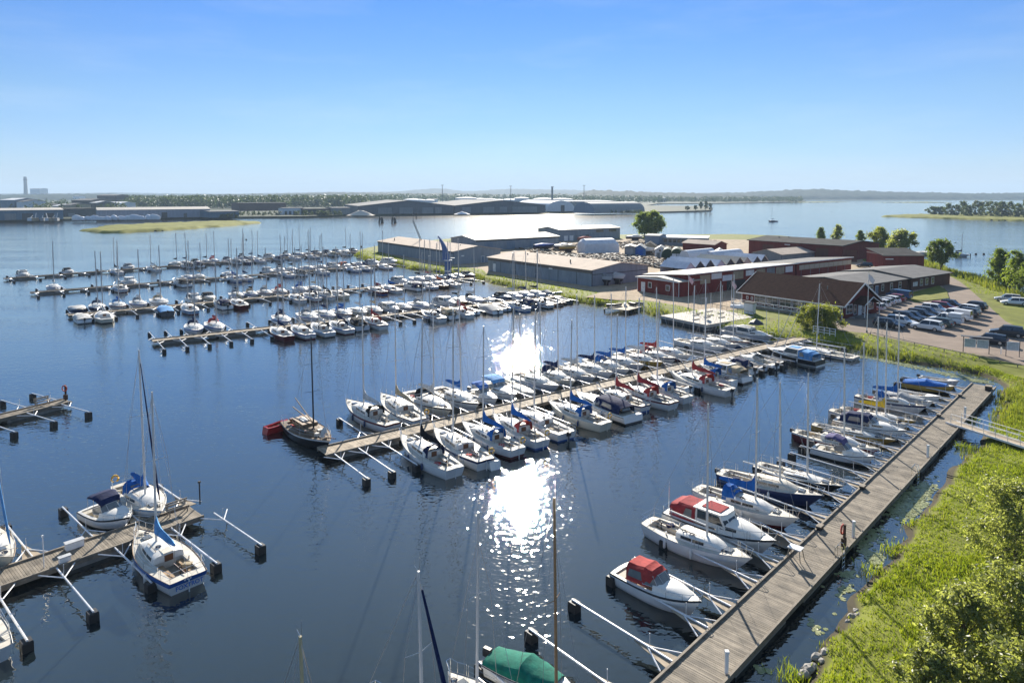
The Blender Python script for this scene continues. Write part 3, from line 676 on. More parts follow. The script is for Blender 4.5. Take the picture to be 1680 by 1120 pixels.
        fo = MB(); fo.tube(hi, .022, 4); fo.tube(lo, .022, 4)
        for a, c in zip(lo, hi): fo.bar(a, c, .02, n=4)
        ws = fo.build('windscreen_frame', alu, root)
        for k in range(5): MB().quad(lo[k].lerp(lo[k + 1], .03), lo[k].lerp(lo[k + 1], .97), hi[k].lerp(hi[k + 1], .97), hi[k].lerp(hi[k + 1], .03)).build('pane', vinyl if near else glass, ws)
        if canopy and style == 'canopy':
            hts = [(h.x(.10), ww * .98, h.z(.1) + .06, .62), (h.x(.2), ww * 1.04, h.z(.2) + .04, .96), (h.x(.4), ww * 1.02, h.z(.4) + .06, 1.02), (xw - .3, ww * .92, zc + .12, .84), (xw - .02, ww * .8, zc + .62, .16)]
            co, rg = soft_arch(root, 'canopy', cm(canopy), hts[1:] if open_back else hts, .45)
            for sg in (1, -1):
                MB().quad((h.x(.22), sg * (ww * 1.055), h.z(.2) + .32), (h.x(.40), sg * (ww * 1.035), h.z(.4) + .32), (h.x(.38), sg * (ww * .975), h.z(.4) + .78), (h.x(.24), sg * (ww * .985), h.z(.2) + .75)).build('vinyl_window', vinyl, co)
            if not open_back: MB().quad((h.x(.105) - .02, -ww * .5, h.z(.1) + .3), (h.x(.105) - .02, ww * .5, h.z(.1) + .3), (h.x(.14), ww * .5, h.z(.1) + .72), (h.x(.14), -ww * .5, h.z(.1) + .72)).build('vinyl_window', vinyl, co)
        elif canopy and style == 'bimini':
            soft_arch(root, 'canopy', cm(canopy), [(h.x(.22), ww * .98, h.z(.2) + 1.12, .16), (h.x(.36), ww * 1.0, h.z(.3) + 1.2, .2), (xw - .2, ww * .9, zc + .9, .22), (xw, ww * .78, zc + .66, .14)], .6)
            for f in (.24, .40):
                for sg in (1, -1): MB().bar((h.x(f), sg * ww * .98, h.z(f)), (h.x(f), sg * ww * .98, h.z(f) + 1.2), .014, n=4).build('canopy_hoop', steel, root)
        for sg in (1, -1): MB().box((h.x(.36), sg * B * .18, h.z(.3) - .1), (.5, .45, .55)).build('seat', seatm, root)
        MB().box((h.x(.12), 0, h.z(.1) - .25), (.5, B * .7, .4)).build('stern_bench', seatm, root)
        h.pulpit(root, .7, .32, 'bow_rail')
        if near: fenders(h, root, (.35,), wfender, (1,))
    if motor: outboard(root, h.x(0), h.z(0) * .8, 1.05)
    return root
# ------------------------------------------------------------------ piers, mooring booms
def plank_mat(name, c1, c2):
    m = bpy.data.materials.new(name); m.use_nodes = True; nt = m.node_tree; b = nt.nodes['Principled BSDF']; L = nt.links
    g = nt.nodes.new('ShaderNodeNewGeometry'); rp = nt.nodes.new('ShaderNodeValToRGB'); rp.color_ramp.elements[0].color = (*c1, 1); rp.color_ramp.elements[1].color = (*c2, 1)
    L.new(g.outputs['Random Per Island'], rp.inputs['Fac'])
    nz = nt.nodes.new('ShaderNodeTexNoise'); nz.inputs['Scale'].default_value = 1.3; nz.inputs['Detail'].default_value = 6; L.new(g.outputs['Position'], nz.inputs['Vector'])
    r2 = nt.nodes.new('ShaderNodeValToRGB'); r2.color_ramp.elements[0].position = .35; r2.color_ramp.elements[1].position = .7
    r2.color_ramp.elements[0].color = (.6, .6, .6, 1); r2.color_ramp.elements[1].color = (1.1, 1.08, 1.05, 1); L.new(nz.outputs['Fac'], r2.inputs['Fac'])
    mx = nt.nodes.new('ShaderNodeMix'); mx.data_type = 'RGBA'; mx.blend_type = 'MULTIPLY'; mx.inputs['Factor'].default_value = 1
    L.new(rp.outputs['Color'], mx.inputs['A']); L.new(r2.outputs['Color'], mx.inputs['B']); L.new(mx.outputs['Result'], b.inputs['Base Color'])
    b.inputs['Roughness'].default_value = .8; b.inputs['Specular IOR Level'].default_value = .25
    return m
wood_grey = plank_mat('pier_planks_grey', (.20, .17, .13), (.34, .29, .225))
wood_pale = plank_mat('pier_planks_pale', (.33, .26, .18), (.50, .41, .30))
kerbm = mat('kerb_timber', (.24, .2, .15), .85, var=.35, scale=2)
concrete = mat('pontoon_concrete', (.26, .25, .23), .9, var=.3, scale=1.5, spots=((.12, .12, .1), .8, .58))
galv = mat('galvanised_tube', (.72, .72, .72), .45, metal=.2, var=.2, scale=3)
floatm = mat('boom_float', (.012, .012, .013), .6, var=.3, scale=4)
ORD = 'outermost second third fourth fifth sixth seventh eighth ninth tenth eleventh twelfth thirteenth fourteenth fifteenth sixteenth seventeenth eighteenth nineteenth twentieth twenty-first twenty-second twenty-third twenty-fourth twenty-fifth twenty-sixth twenty-seventh twenty-eighth twenty-ninth thirtieth'.split()
DECK = 0.55
class Pier:
    def __init__(s, key, label, group, a, b, width, wood, detail=1, ext_a=0.0):
        s.key, s.group, s.width = key, group, width
        s.A = P(*a, DECK); s.B = P(*b, DECK); d = (s.B - s.A); d.z = 0; s.u = d.normalized(); s.A = s.A - s.u * ext_a; s.A.z = 0; s.len = (s.B - s.A).to_2d().length
        s.n = Vector((s.u.y, -s.u.x, 0))           # side towards the camera's right
        s.rz = math.atan2(s.u.y, s.u.x)
        t = thing('pier', label, 'pier', s.A, s.rz, 'piers of the marina'); s.root = t
        b_ = MB(); k = 0; pw = .145 if detail else .30; x = 0
        while x < s.len:
            b_.box((x + pw / 2, rng.normal(0, .008), DECK - .025 + rng.normal(0, .003)), (pw - .014, width + rng.normal(0, .012), .05)); x += pw
        tag(b_.build('deck_planking', wood, t), kind='stuff')
        for sg in (1, -1):
            MB().box((s.len / 2, sg * (width / 2 - .07), DECK + .06), (s.len, .12, .11)).build('kerb', kerbm, t)
            MB().box((s.len / 2, sg * (width / 2 - .12), DECK - .16), (s.len, .1, .22)).build('side_beam', kerbm, t)
        n = max(2, int(s.len / 8)); ln = s.len / n
        pm = None
        for i in range(n):
            if pm is None: pm = MB().box((0, 0, .02), (ln * .7, width * .86, .66)).mesh('pontoon', concrete)
            link('pontoon', pm, t, (ln * (i + .5), 0, 0))
    def at(s, tt, off=0.0, side=1): return s.A + s.u * tt + s.n * side * off
    def solve(s, x, off, side, z=.7):
        lo, hi = -20.0, s.len + 20
        for _ in range(50):
            m = (lo + hi) / 2; q = s.at(m, off, side); q.z = z
            if proj(q)[0] < x: lo = m
            else: hi = m
        return lo
_boom = {}
def boom(pier, tt, side, ln, label, group, near=True, walk=False, skew=0.0):
    e = pier.at(tt, pier.width / 2, side); d = pier.n * side
    t = thing('mooring_boom', label, 'mooring boom', e, math.atan2(d.y, d.x) + skew, group)
    key = (round(ln, 1), near)
    if key not in _boom:
        z = .58; fl = MB(); fl.loft([[(ln - .1 + .55 * sx * k, .25 * sy * k, zz) for sx, sy in ((0, -1), (1, -1), (1, 1), (0, 1))] for k, zz in ((.9, -.35), (1, -.2), (1, .46), (.92, .54))])
        pr = [('tube', MB().bar((.05, 0, z), (ln + .35, 0, z), .058 if near else .07, n=6).mesh('tube', galv)), ('float', fl.mesh('float', floatm))]
        for sg in (1, -1): pr.append(('brace', MB().bar((.05, sg * .95, z - .05), (1.55, 0, z - .02), .04 if near else .05, n=5).mesh('brace', galv)))
        if near:
            pr.append(('upright', MB().bar((1.4, 0, z - .1), (1.4, .02, z + .75), .02, n=5).mesh('upright', galv)))
        _boom[key] = pr
    for nm, me in _boom[key]: link(nm, me, t)
    if walk: MB().add([(.0, -.55, .53), (2.3, -.09, .53), (2.3, .09, .53), (.0, .55, .53), (.0, -.55, .49), (2.3, -.09, .49), (2.3, .09, .49), (.0, .55, .49)], [(0, 1, 2, 3), (7, 6, 5, 4), (0, 4, 5, 1), (1, 5, 6, 2), (2, 6, 7, 3), (3, 7, 4, 0)]).build('gusset_board', wood_pale, t)
    return t
rs = random.Random(11)
SIDE = {1: 'near side', -1: 'far side'}
def describe(kind, kw):
    h = kw.get('hull', 'white')
    if kind == 'S':
        s = f"{h} sailboat"
        if kw.get('covered'): return s + f" under {kw['covered']} boat cover"
        if kw.get('tent'): return s + f" with {kw['tent']} cockpit tent"
        if kw.get('boomless') or not kw.get('cover', 'blue'): return s + (f" with {kw['hood']} sprayhood" if kw.get('hood') else " with bare boom")
        return s + f" with {kw.get('cover', 'blue')} sail cover"
    st = kw.get('style', 'canopy')
    if st == 'cover': return f"{h} motorboat under {kw.get('canopy')} boat cover"
    if st == 'open': return f"small {h} open boat"
    if st == 'cruiser': return f"{h} cabin cruiser" + (f" with {kw['canopy']} canopy" if kw.get('canopy') else "")
    return f"{h} motorboat" + (f" with {kw.get('canopy', 'navy')} canopy" if kw.get('canopy', 'navy') else " with open windscreen")
CAT = {'S': 'sailboat', 'M': 'motorboat'}
def make(kind, L, near, kw):
    if kind == 'S': return make_sail('sailboat', L, near=near, **kw)
    nm = {'cruiser': 'cabin_cruiser', 'open': 'open_boat'}.get(kw.get('style'), 'motorboat')
    return make_motor(nm, L, near=near, **kw)
def berth(pier, side, specs, near, where, boom_len=6.0, pitch=3.2, booms=True, gap=.55, span=None, off_bow=0, bnear=True, skip=(), walk=False, skew=0.0):
    """moor the boats of one side of a pier in order, push them apart where they would touch, and set booms between them"""
    rows = []
    for x, kind, L, kw, *opt in specs:
        kw = dict(kw); B = kw.get('B') or L * (.335 if kind == 'S' else .37); o = opt[0] if opt else {}
        off = pier.width / 2 + gap + L / 2 + rs.uniform(-.25, .35) + (.4 if kw.get('motor') and o.get('flip') else 0)
        rows.append([pier.solve(x, off, side), B / 2, off, kind, L, kw, o])
    rows.sort(key=lambda r: r[0])
    for _ in range(60):
        for a, b in zip(rows[:-1], rows[1:]):
            need = a[1] + b[1] + .28 - (b[0] - a[0])
            if need > 0: a[0] -= need / 2; b[0] += need / 2
    k = 0
    for i, (tt, hb, off, kind, L, kw, o) in enumerate(rows):
        r = make(kind, L, near, kw); q = pier.at(tt, off, side); r.location = (q.x, q.y, random.uniform(-.02, .02))
        d = -pier.n * side
        if o.get('flip'): d = -d
        r.rotation_euler = (R(random.uniform(-.8, .8)), R(random.uniform(-.5, .5)), math.atan2(d.y, d.x) + R(random.uniform(-3.5, 3.5)))
        lab = describe(kind, kw) + f", {ORD[i]} boat on {where}"
        tag(r, o.get('label') or lab, o.get('cat') or ('dinghy' if kw.get('style') == 'open' else CAT[kind]), f"boats on {where}")
    if booms:
        lo, hi = span or (0.3, pier.len - 2)
        edges = [lo] + [e for r in rows for e in (r[0] - r[1], r[0] + r[1])] + [hi]; ts = []
        for a, c in zip(edges[0::2], edges[1::2]):
            w = c - a
            if w < .12: continue
            if w < pitch * .9: ts.append((a + c) / 2)
            else:
                n = int(round(w / pitch)); ts += [a + .25 + (w - .5) * j / n for j in range(n + 1)]
        ts = [t_ for t_ in ts if lo - .5 <= t_ <= hi + .5]
        keep = []
        for t_ in ts:
            if not keep or t_ - keep[-1] > 1.0: keep.append(t_)
        for j, t_ in enumerate(keep):
            boom(pier, t_, side, boom_len, f"{ORD[j]} mooring boom with black float on {where}", f"mooring booms on {where}", bnear, walk, skew)
    return rows
D = dict
p1 = Pier('p1', 'farthest pier, long and thin, between moored boats', 0, (7,457), (588,413), 2.0, wood_grey, 0)
p2 = Pier('p2', 'second farthest pier, thin grey line crowded with boats', 0, (50,480), (672,431), 2.0, wood_grey, 0)
p3 = Pier('p3', 'third farthest pier with boats on both sides', 0, (112,517), (778,456), 2.2, wood_pale, 0)
p4 = Pier('p4', 'fourth farthest pier, its outer end empty of boats', 0, (250,559), (925,485), 2.2, wood_pale, 0)
p5 = Pier('p5', 'long pale middle pier with sailboats along both sides', 0, (528,741), (1338,549), 2.3, wood_pale, 1)
p6 = Pier('p6', 'grey plank pier where the boat lettered FOXTROT lies', 0, (0,948), (322,838), 2.5, wood_grey, 1, ext_a=9)
p7 = Pier('p7', 'short empty pier stub with a life buoy post', 0, (0,684), (110,657), 1.9, wood_grey, 1, ext_a=8)
p8 = Pier('p8', 'wide plank pier along the grassy bank', 0, (1130,1120), (1614,632), 2.5, wood_grey, 1, ext_a=24)
w1, w2, w3, w4 = [f"{{}} of {k} pier" for k in ('farthest', 'second farthest', 'third farthest', 'fourth farthest')]
W = lambda w, s: w.format(SIDE[s])
# P1
S_, M_ = 'S', 'M'
berth(p1, -1, [(38,M_,7.5,D(style='cruiser',canopy='black')), (112,M_,6.5,D(canopy='black')), (212,M_,7,D(canopy='grey')), (290,S_,8,D(hull='cream',cover='black')), (303,S_,8,D(cover='navy')), (322,M_,6,D(canopy='black')), (338,S_,7.5,D(hull='grey',cover='black')),
   (350,S_,8,D(cover='red',hood='red')), (374,M_,6,D(canopy='navy')), (398,S_,8.5,D(cover='black',hood='navy')), (412,S_,8,D(hull='grey',cover='navy')), (443,M_,6.5,D(style='cruiser',canopy='grey')), (470,S_,8,D(hull='navy',cover='black',hood='black')),
   (490,S_,8.5,D(cover='navy')), (506,S_,7.5,D(hull='brown',cover='black')), (520,M_,6.5,D(hull='navy',canopy='black')), (538,M_,6,D(hull='black',canopy='navy')), (553,M_,6,D(canopy='grey')), (566,S_,7.5,D(hull='grey',cover='black')), (580,M_,5.5,D(hull='navy',canopy='black'))], 0, W(w1, -1), 6.0, 6.4, bnear=False)
berth(p1, 1, [(190,S_,8,D(cover='black')), (250,S_,8.2,D(cover='white',hood='white')), (306,M_,6.5,D(hull='grey',canopy='black')), (323,M_,6.5,D(canopy='navy')), (385,M_,6,D(canopy='grey')), (402,S_,7.5,D(hull='navy',cover='black')), (425,S_,8,D(cover='navy')), (455,M_,6,D(hull='grey',canopy='navy')), (482,S_,8,D(cover='black')), (512,S_,8.4,D(hull='grey',cover='navy')), (545,M_,6,D(canopy='tan')), (566,M_,6.5,D(canopy='white',style='cruiser'))], 0, W(w1, 1), 6.0, 6.4, bnear=False)
# P2
berth(p2, -1, [(88,S_,9,D(cover='white',arch=True)), (213,M_,7.5,D(style='cruiser',canopy=None)), (310,S_,8,D(cover='white')), (326,S_,7.5,D(hull='cream',cover='tan')), (375,S_,8,D(hull='grey',cover='black')), (440,M_,6.5,D(style='cruiser',canopy='grey')), (460,S_,8.5,D(cover='black',hood='grey')), (478,S_,8,D(cover='black')), (505,S_,9,D(cover='white')), (527,S_,8.5,D(hull='grey',cover='navy')), (548,M_,7,D(style='cruiser',canopy='navy')), (566,M_,7,D(canopy='orange')), (590,S_,8.5,D(cover='black')), (612,M_,8,D(style='cruiser',canopy='navy')), (640,M_,8.5,D(style='cruiser',canopy='white'))], 0, W(w2, -1), 6.0, 5.8, bnear=False)
berth(p2, 1, [(196,S_,9,D(cover='white',hood='white')), (297,M_,8.5,D(style='cruiser',canopy='black')), (384,S_,8.5,D(hull='grey',cover='blue',hood='blue')), (399,S_,8.5,D(cover='navy')), (470,S_,8.5,D(cover='white')), (490,M_,7,D(canopy='black')), (527,S_,8.5,D(cover='grey')), (578,S_,8.5,D(cover='black')), (597,S_,8.5,D(hull='grey',cover='navy')), (630,S_,9,D(cover='white'))], 0, W(w2, 1), 6.0, 5.8, bnear=False)
# P3
berth(p3, -1, [(128,M_,7.5,D(hull='navy',canopy='white',style='cover',motor=False)), (160,S_,9,D(hull='navy',cover='navy',hood='navy')), (194,S_,8.8,D(cover='blue',hood='lightblue')), (228,S_,9,D(cover='white',hood='grey')), (262,S_,9.5,D(cover='white',hood='tan',arch=True)), (320,M_,7,D(style='cruiser',canopy='navy')), (342,M_,7.5,D(hull='cream',canopy='black')), (390,S_,8.5,D(cover='black',hood='grey')), (412,S_,8,D(cover='black',hood='tan')), (436,S_,8.3,D(cover='white',hood='grey')), (460,S_,8.3,D(cover='red',hood='red')), (498,S_,8.5,D(cover='blue',hood='blue')), (512,S_,8,D(hull='cream',cover='tan')), (656,M_,7,D(style='cruiser',canopy='grey')), (690,S_,8.5,D(cover='black')), (703,S_,8.5,D(cover='red')), (718,S_,8.3,D(hull='grey',cover='navy')), (736,S_,8,D(cover='white')), (752,S_,8.3,D(cover='navy')), (766,M_,7,D(hull='red',canopy='black'))], 0, W(w3, -1), 6.2, 4.2, bnear=False)
berth(p3, 1, [(133,M_,7,D(style='cover',canopy='white',hull='white')), (170,S_,9.5,D(hull='cream',cover='white')), (270,M_,7.5,D(hull='black',style='cover',canopy='lightblue')), (310,S_,9,D(hull='lightblue',cover='white')), (364,M_,7,D(canopy='navy')), (390,S_,9,D(hull='red',cover='tan')), (486,S_,8.8,D(cover='white')), (510,S_,9,D(cover='navy',hood='navy')), (533,S_,8.6,D(cover='black',hood='black')), (555,S_,8.6,D(hull='cream',cover='white')), (617,S_,8.5,D(hull='red',cover='crimson')), (640,S_,8.8,D(cover='blue')), (676,M_,8,D(canopy='navy',style='cruiser')), (700,S_,9,D(cover='white')), (720,S_,8.3,D(hull='wood',cover='orange')), (737,S_,8.6,D(cover='navy'))], 0, W(w3, 1), 6.2, 4.2, bnear=False)
# P4
berth(p4, -1, [(322,S_,9,D(cover='navy',hood='navy')), (350,S_,9,D(cover='red',hood='red',boot='green' if 0 else None)), (463,S_,9,D(cover='navy',hood='navy')), (508,S_,9,D(cover='white',hood='grey')), (550,S_,9,D(cover='navy',motor=True)), (571,S_,8.8,D(cover='blue',hood='blue')), (590,S_,8.6,D(hull='cream',cover='white')), (605,S_,8.6,D(cover='tan')), (631,M_,7.5,D(style='cruiser',canopy='grey')), (652,S_,8.3,D(cover='white',hull='grey')), (690,S_,8.5,D(cover='white',hood='grey')), (732,M_,7.5,D(style='cruiser',canopy='grey')), (750,S_,8.5,D(hull='wood',cover='black')), (777,S_,9,D(cover='white',hood='black',motor=True)), (798,M_,6,D(style='open')), (826,M_,6.5,D(canopy='black',hull='navy')), (840,S_,8,D(cover='white')), (860,S_,8,D(cover='navy')), (878,S_,8,D(cover='brown' if 0 else 'black')), (897,M_,6,D(hull='grey',style='cover',canopy='grey')), (910,M_,5.5,D(style='open'))], 0, W(w4, -1), 6.2, 3.3, bnear=False)
berth(p4, 1, [(472,S_,8.8,D(hull='red',cover='navy')), (497,S_,9,D(cover='white')), (526,S_,9.2,D(cover='white',hood='black')), (556,S_,9,D(cover='navy',hood='navy')), (580,M_,7.5,D(canopy='black',hull='grey')), (604,S_,8.8,D(cover='red',hood='red')), (710,S_,8.8,D(cover='white',hood='navy')), (732,M_,7,D(canopy='tan')), (752,S_,8.4,D(cover='red',hood='red')), (768,M_,5.5,D(style='open')), (800,M_,7.5,D(style='cover',canopy='grey')), (824,M_,5.5,D(style='open',hull='grey')), (842,S_,8.5,D(cover='white',hood='navy')), (866,M_,6.5,D(canopy='navy',hull='navy')), (882,S_,8.3,D(cover='white',hull='white',hood='black')), (902,M_,6.5,D(hull='wood',style='open')), (922,M_,5.5,D(style='open',hull='black'))], 0, W(w4, 1), 6.2, 3.3, bnear=False)
# P5: the long middle pier
wm_ = 'near side of middle pier'; wf_ = 'far side of middle pier'
berth(p5, 1, [(699,S_,9.2,D(cover='black',hood='navy',B=2.95,wheel=True,mast=11)), (752,S_,9.2,D(cover=None,hood=None,B=2.9,buoy=True,mast=11.5)), (802,S_,8.7,D(cover='blue',hood='blue',B=2.8,buoy=True,mast=9.6)), (848,S_,8.5,D(cover='blue',hood='red',B=2.75,buoy=True,mast=11.5)), (884,S_,8.5,D(cover=None,B=2.75,tr=.8,mast=10.5,motor=True)),
   (945,S_,8.4,D(hull='cream',cover='blue',hood='blue',buoy=True,mast=9)), (990,M_,8.8,D(canopy='navy',B=3.0,motor=False)), (1022,S_,7.6,D(cover='red',mast=8.6)), (1052,S_,8.6,D(cover='crimson',hood='red',mast=10.2)), (1086,S_,8,D(cover=None,hood='blue',mast=9.6)), (1108,M_,5.6,D(style='open',hull='white')), (1136,S_,9.4,D(cover='red',hood='red',mast=10.8,motor=True)), (1164,S_,7.2,D(hood='blue',cover='blue',mast=9)),
   (1184,M_,7.0,D(canopy='tan',style='cruiser',motor=False)), (1208,M_,5.6,D(canopy='navy',motor=True)), (1226,M_,5.4,D(style='open',hull='grey')), (1240,M_,5.4,D(canopy=None,style='canopy')), (1255,M_,5.2,D(style='open',hull='black')), (1300,M_,8.0,D(hull='black',boot='white',canopy='lightblue',style='cruiser',motor=False)), (1350,S_,9.5,D(cover=None,mast=9.5,tr=.8,low=True))], 1, wm_, 6.2, 3.2, span=(.4, p5.len - 3))
berth(p5, -1, [(636,S_,9.8,D(cover='white',hood='black',B=3.05,wheel=True,mast=10.5,boomless=False), D(flip=True)), (676,S_,9.6,D(hull='white',stripe='navy',cover='tan',buoy=True,mast=10.5), D(flip=True)), (718,S_,9.4,D(hull='cream',stripe='black',cover='white',hood='black',mast=10.8)), (762,S_,8.8,D(cover='blue',stripe='black',mast=11)), (800,M_,5.4,D(canopy='blue',style='bimini')), (815,M_,7.4,D(canopy='lightblue',style='bimini',motor=False)), (845,S_,7.4,D(cover=None,mast=8.6,low=True)), (873,S_,8.6,D(hull='grey',cover=None,mast=9)), (905,S_,8.2,D(cream=0) if 0 else D(hull='cream',cover='navy',hood='navy',mast=9.4)), (938,S_,8.2,D(hull='grey',cover='white',mast=9.4)), (955,S_,8,D(cover='navy',mast=9)), (985,S_,8.2,D(cover='blue',hood='blue',mast=9)), (1010,S_,8.2,D(hull='grey',cover='blue',mast=9.5)), (1042,S_,8.2,D(hull='gold',boot='gold',cover='white',mast=9.2)), (1068,S_,8.4,D(hull='white',cover='red',hood='red',mast=9)), (1098,S_,7.8,D(cover=None,mast=10)), (1150,S_,8.8,D(cover=None,mast=9.2)), (1172,S_,8,D(hull='grey',cover='black',mast=8.8)), (1196,S_,7.6,D(cover=None,mast=9.6)), (1228,M_,8.6,D(hull='grey',canopy='grey',style='cruiser',B=2.9,motor=False)), (1375,M_,6.4,D(canopy='white',style='cover',motor=False))], 1, wf_, 6.2, 3.2, span=(3.6, p5.len - 6))
# P8: pier along the bank, boats on the water side
wb_ = 'pier along the bank'
berth(p8, -1, [(490,S_,7.5,D(cover=None,mast=7.1,mast_m=mat('mast_buff',(.5,.42,.24),.4,var=.1),hull='cream'),D(label='cream sailboat at the near end of the bank pier, buff masthead cut by photo edge')), (676,S_,7.5,D(furl='navy',furl_r=1.7,cover='navy',mast=7.2),D(label='white sailboat with dark blue furled headsail near the bottom edge')), 
   (1080,M_,5.6,D(canopy='red',open_back=True,stripe='black',motor=False,boot=None),D(label='white motorboat with red canopy alone between bare mooring booms')), (1143,S_,7.6,D(cover=None,B=2.6,mast=8.6,buoy=False),D(label='white sailboat with bare deck beside the red topped cabin cruiser')), (1182,M_,7.7,D(style='cruiser',canopy='crimson',stripe='black',boot=None,B=2.65,motor=False),D(label='cabin cruiser with dark red canopy and red roof hatch')),
   (1222,S_,7.8,D(cover='blue',hood='blue',B=2.6,mast=8.8,boomless=False),D(label='white sailboat with blue sail cover and blue sprayhood beside red topped cruiser')), (1262,S_,8,D(hull='navy',cover=None,B=2.5,mast=7.6,deck_c=deckm,motor=True),D(label='dark blue hulled sailboat with pale deck on the bank pier')),
   (1310,S_,7.0,D(hull='black',boot=None,cover=None,mast=8.2,low=True,B=2.2,tr=.75,covered=None),D(label='low black hulled racing sailboat lying between two booms')), (1368,S_,7.6,D(hull='red',stripe='white',boot='red',cover=None,mast=8.2,motor=True,B=2.1),D(label='white topped sailboat with dark red hull on the bank pier')), (1387,M_,5.0,D(canopy='purple',style='bimini',motor=True,B=1.8),D(label='small white motorboat with purple awning beside the dark red sailboat')),
   (1400,S_,7.4,D(hull='gold',boot='gold',cover=None,mast=8.5,low=True,B=1.9,boomless=True),D(label='white decked sailboat with ochre hull on the bank pier')), (1420,S_,7.4,D(cover=None,mast=9.8,B=2.0),D(label='white sailboat between the ochre hulled one and navy canopied motorboat')), (1432,M_,6.4,D(canopy='navy',motor=True,B=2.0),D(label='white motorboat with navy canopy on the bank pier')),
   (1440,S_,7.2,D(hull='gold',boot='gold',cover='yellow',mast=9.4,B=1.9,low=True),D(label='ochre hulled sailboat with bright yellow sail cover')), (1462,S_,7,D(cover='blue',hood='teal' if 0 else 'blue',mast=9.2,B=1.95),D(label='white sailboat with blue sail cover next to the yellow covered one')), (1482,M_,5.6,D(style='cover',canopy='grey',B=1.95),D(label='white motorboat under grey cover on the bank pier')), (1500,M_,5.2,D(style='open',B=1.8),D(label='small white open boat next to the empty booms of the bank pier')),
   (1524,M_,5.2,D(hull='gold',boot='black',canopy='blue',style='cover',motor=True,B=2.1),D(label='ochre motorboat under blue cover at the lily pad end of pier')), (1541,M_,4.2,D(style='open',hull='grey',B=1.7),D(label='small grey open boat at the lily pad end of pier'))],
   2, wb_, 6.4, 3.3, gap=.75, span=(3, p8.len - 1.5), walk=True, skew=R(-5))
# ------------------------------------------------------------------ boats at the lower left pier and other single boats
def place2(kind, bow, stern, z, near, kw, label, cat, group=None, name=None):
    a, c = P(*bow, z), P(*stern, z); a.z = c.z = 0; L = (a - c).length; L = min(max(L, 2.2), 11.5)
    kw = dict(kw); r = make(kind, L, near, kw); m = (a + c) / 2; d = a - c
    r.location = m; r.rotation_euler = (0, 0, math.atan2(d.y, d.x))
    return tag(r, label, cat, group), L
fox, FL = place2('S', (226,866), (309,938), 1.15, 2, D(hull='white', stripe='blue', boot='white', cover='lightblue', B=2.95, mast=9.6, tr=.72, wood=True, band=.66), 'white sailboat with blue stripe, FOXTROT lettered on its stern', 'sailboat', 'boats at the lower left pier')
# lettering on the transom, and the three emblems in the blue band above it
tx = bpy.data.curves.new('lettering', 'FONT'); tx.body = 'FOXTROT'; tx.size = .34; tx.offset = .008; tx.extrude = .004; tx.align_x = 'CENTER'; tx.materials.append(mat('lettering_blue', (.02, .12, .42), .5, var=0))
to = link('lettering', tx, fox, (-FL / 2 - .14, 0, .37)); to.rotation_euler = (R(83), 0, R(-90)); to.scale = (.98, 1, 1)
bpy.context.view_layer.update(); _me = bpy.data.meshes.new_from_object(to.evaluated_get(bpy.context.evaluated_depsgraph_get())); _t2 = link('lettering', _me, fox, to.location); _t2.rotation_euler = to.rotation_euler; bpy.data.objects.remove(to)
for k in (-1, 0, 1):
    MB().box((-FL / 2 - .012, k * .16 + .05, 1.10 if 0 else .78), (.02, .1, .07)).build('stern_emblem', whitep, fox)
place2('S', (265,838), (203,786), 1.1, 2, D(hull='white', stripe='lightblue', boot='white', cover='blue', hood='blue', furl='navy', buoy=True, B=2.95, mast=10.6, wheel=True), 'white sailboat with blue sprayhood, sail cover and dark blue furled headsail beside FOXTROT', 'sailboat', 'boats at the lower left pier')
place2('M', (212,851), (150,826), .9, 1, D(hull='white', boot='black', stripe='black', canopy='navy', style='bimini', motor=False, B=2.3), 'white motorboat with black underside and small navy canopy beside FOXTROT pier', 'motorboat', 'boats at the lower left pier')
place2('S', (22,915), (-75,850), 1.1, 1, D(hull='cream', cover='blue', furl='lightblue', B=2.8, wood=True), 'cream sailboat with blue furled headsail, cut by the photo edge above the pier', 'sailboat', 'boats at the lower left pier')
place2('S', (-108,980), (-14,1062), 1.1, 1, D(hull='white', cover='white', B=2.9), 'white sailboat stern at the photo edge below the grey plank pier', 'sailboat', 'boats at the lower left pier')
g6 = 'mooring booms of the FOXTROT pier'
def tpx(p, x, off, side): return p.solve(x, off, side, .5)
for x, sd, ln, lab in ((425, 1, 6.4, 'mooring boom reaching out from the outer corner of the FOXTROT pier'), (352, 1, 6.4, 'mooring boom on the open side of FOXTROT hull'), (245, 1, 5.6, 'mooring boom between FOXTROT and the next empty berth'), (150, 1, 6.2, 'mooring boom with tall marker below the white service box'), (42, 1, 6.4, 'mooring boom beside the white stern at the photo edge'),
                    (105, -1, 6.2, 'mooring boom on the outer side of the black bottomed motorboat'), (190, -1, 4.6, 'mooring boom between motorboat and blue hooded sailboat'), (12, -1, 6.2, 'mooring boom beside the cream sailboat at the photo edge'), (262, -1, 5.2, 'mooring boom behind the blue hooded sailboat')):
    boom(p6, p6.solve(x, p6.width / 2 + ln, sd, .4), sd, ln, lab, g6, True, sd < 0)
for x, sd, lab in ((147, 1, 'mooring boom at the corner of the life buoy pier'), (90, 1, 'second mooring boom of the life buoy pier stub'), (25, 1, 'third mooring boom of the life buoy pier stub'), (52, -1, 'mooring boom with dark marker on the far side of the life buoy pier'), (2, -1, 'mooring boom on the far side of the life buoy pier at photo edge')):
    boom(p7, p7.solve(x, p7.width / 2 + 5.4, sd, .4), sd, 5.0, lab, 'mooring booms of the life buoy pier')
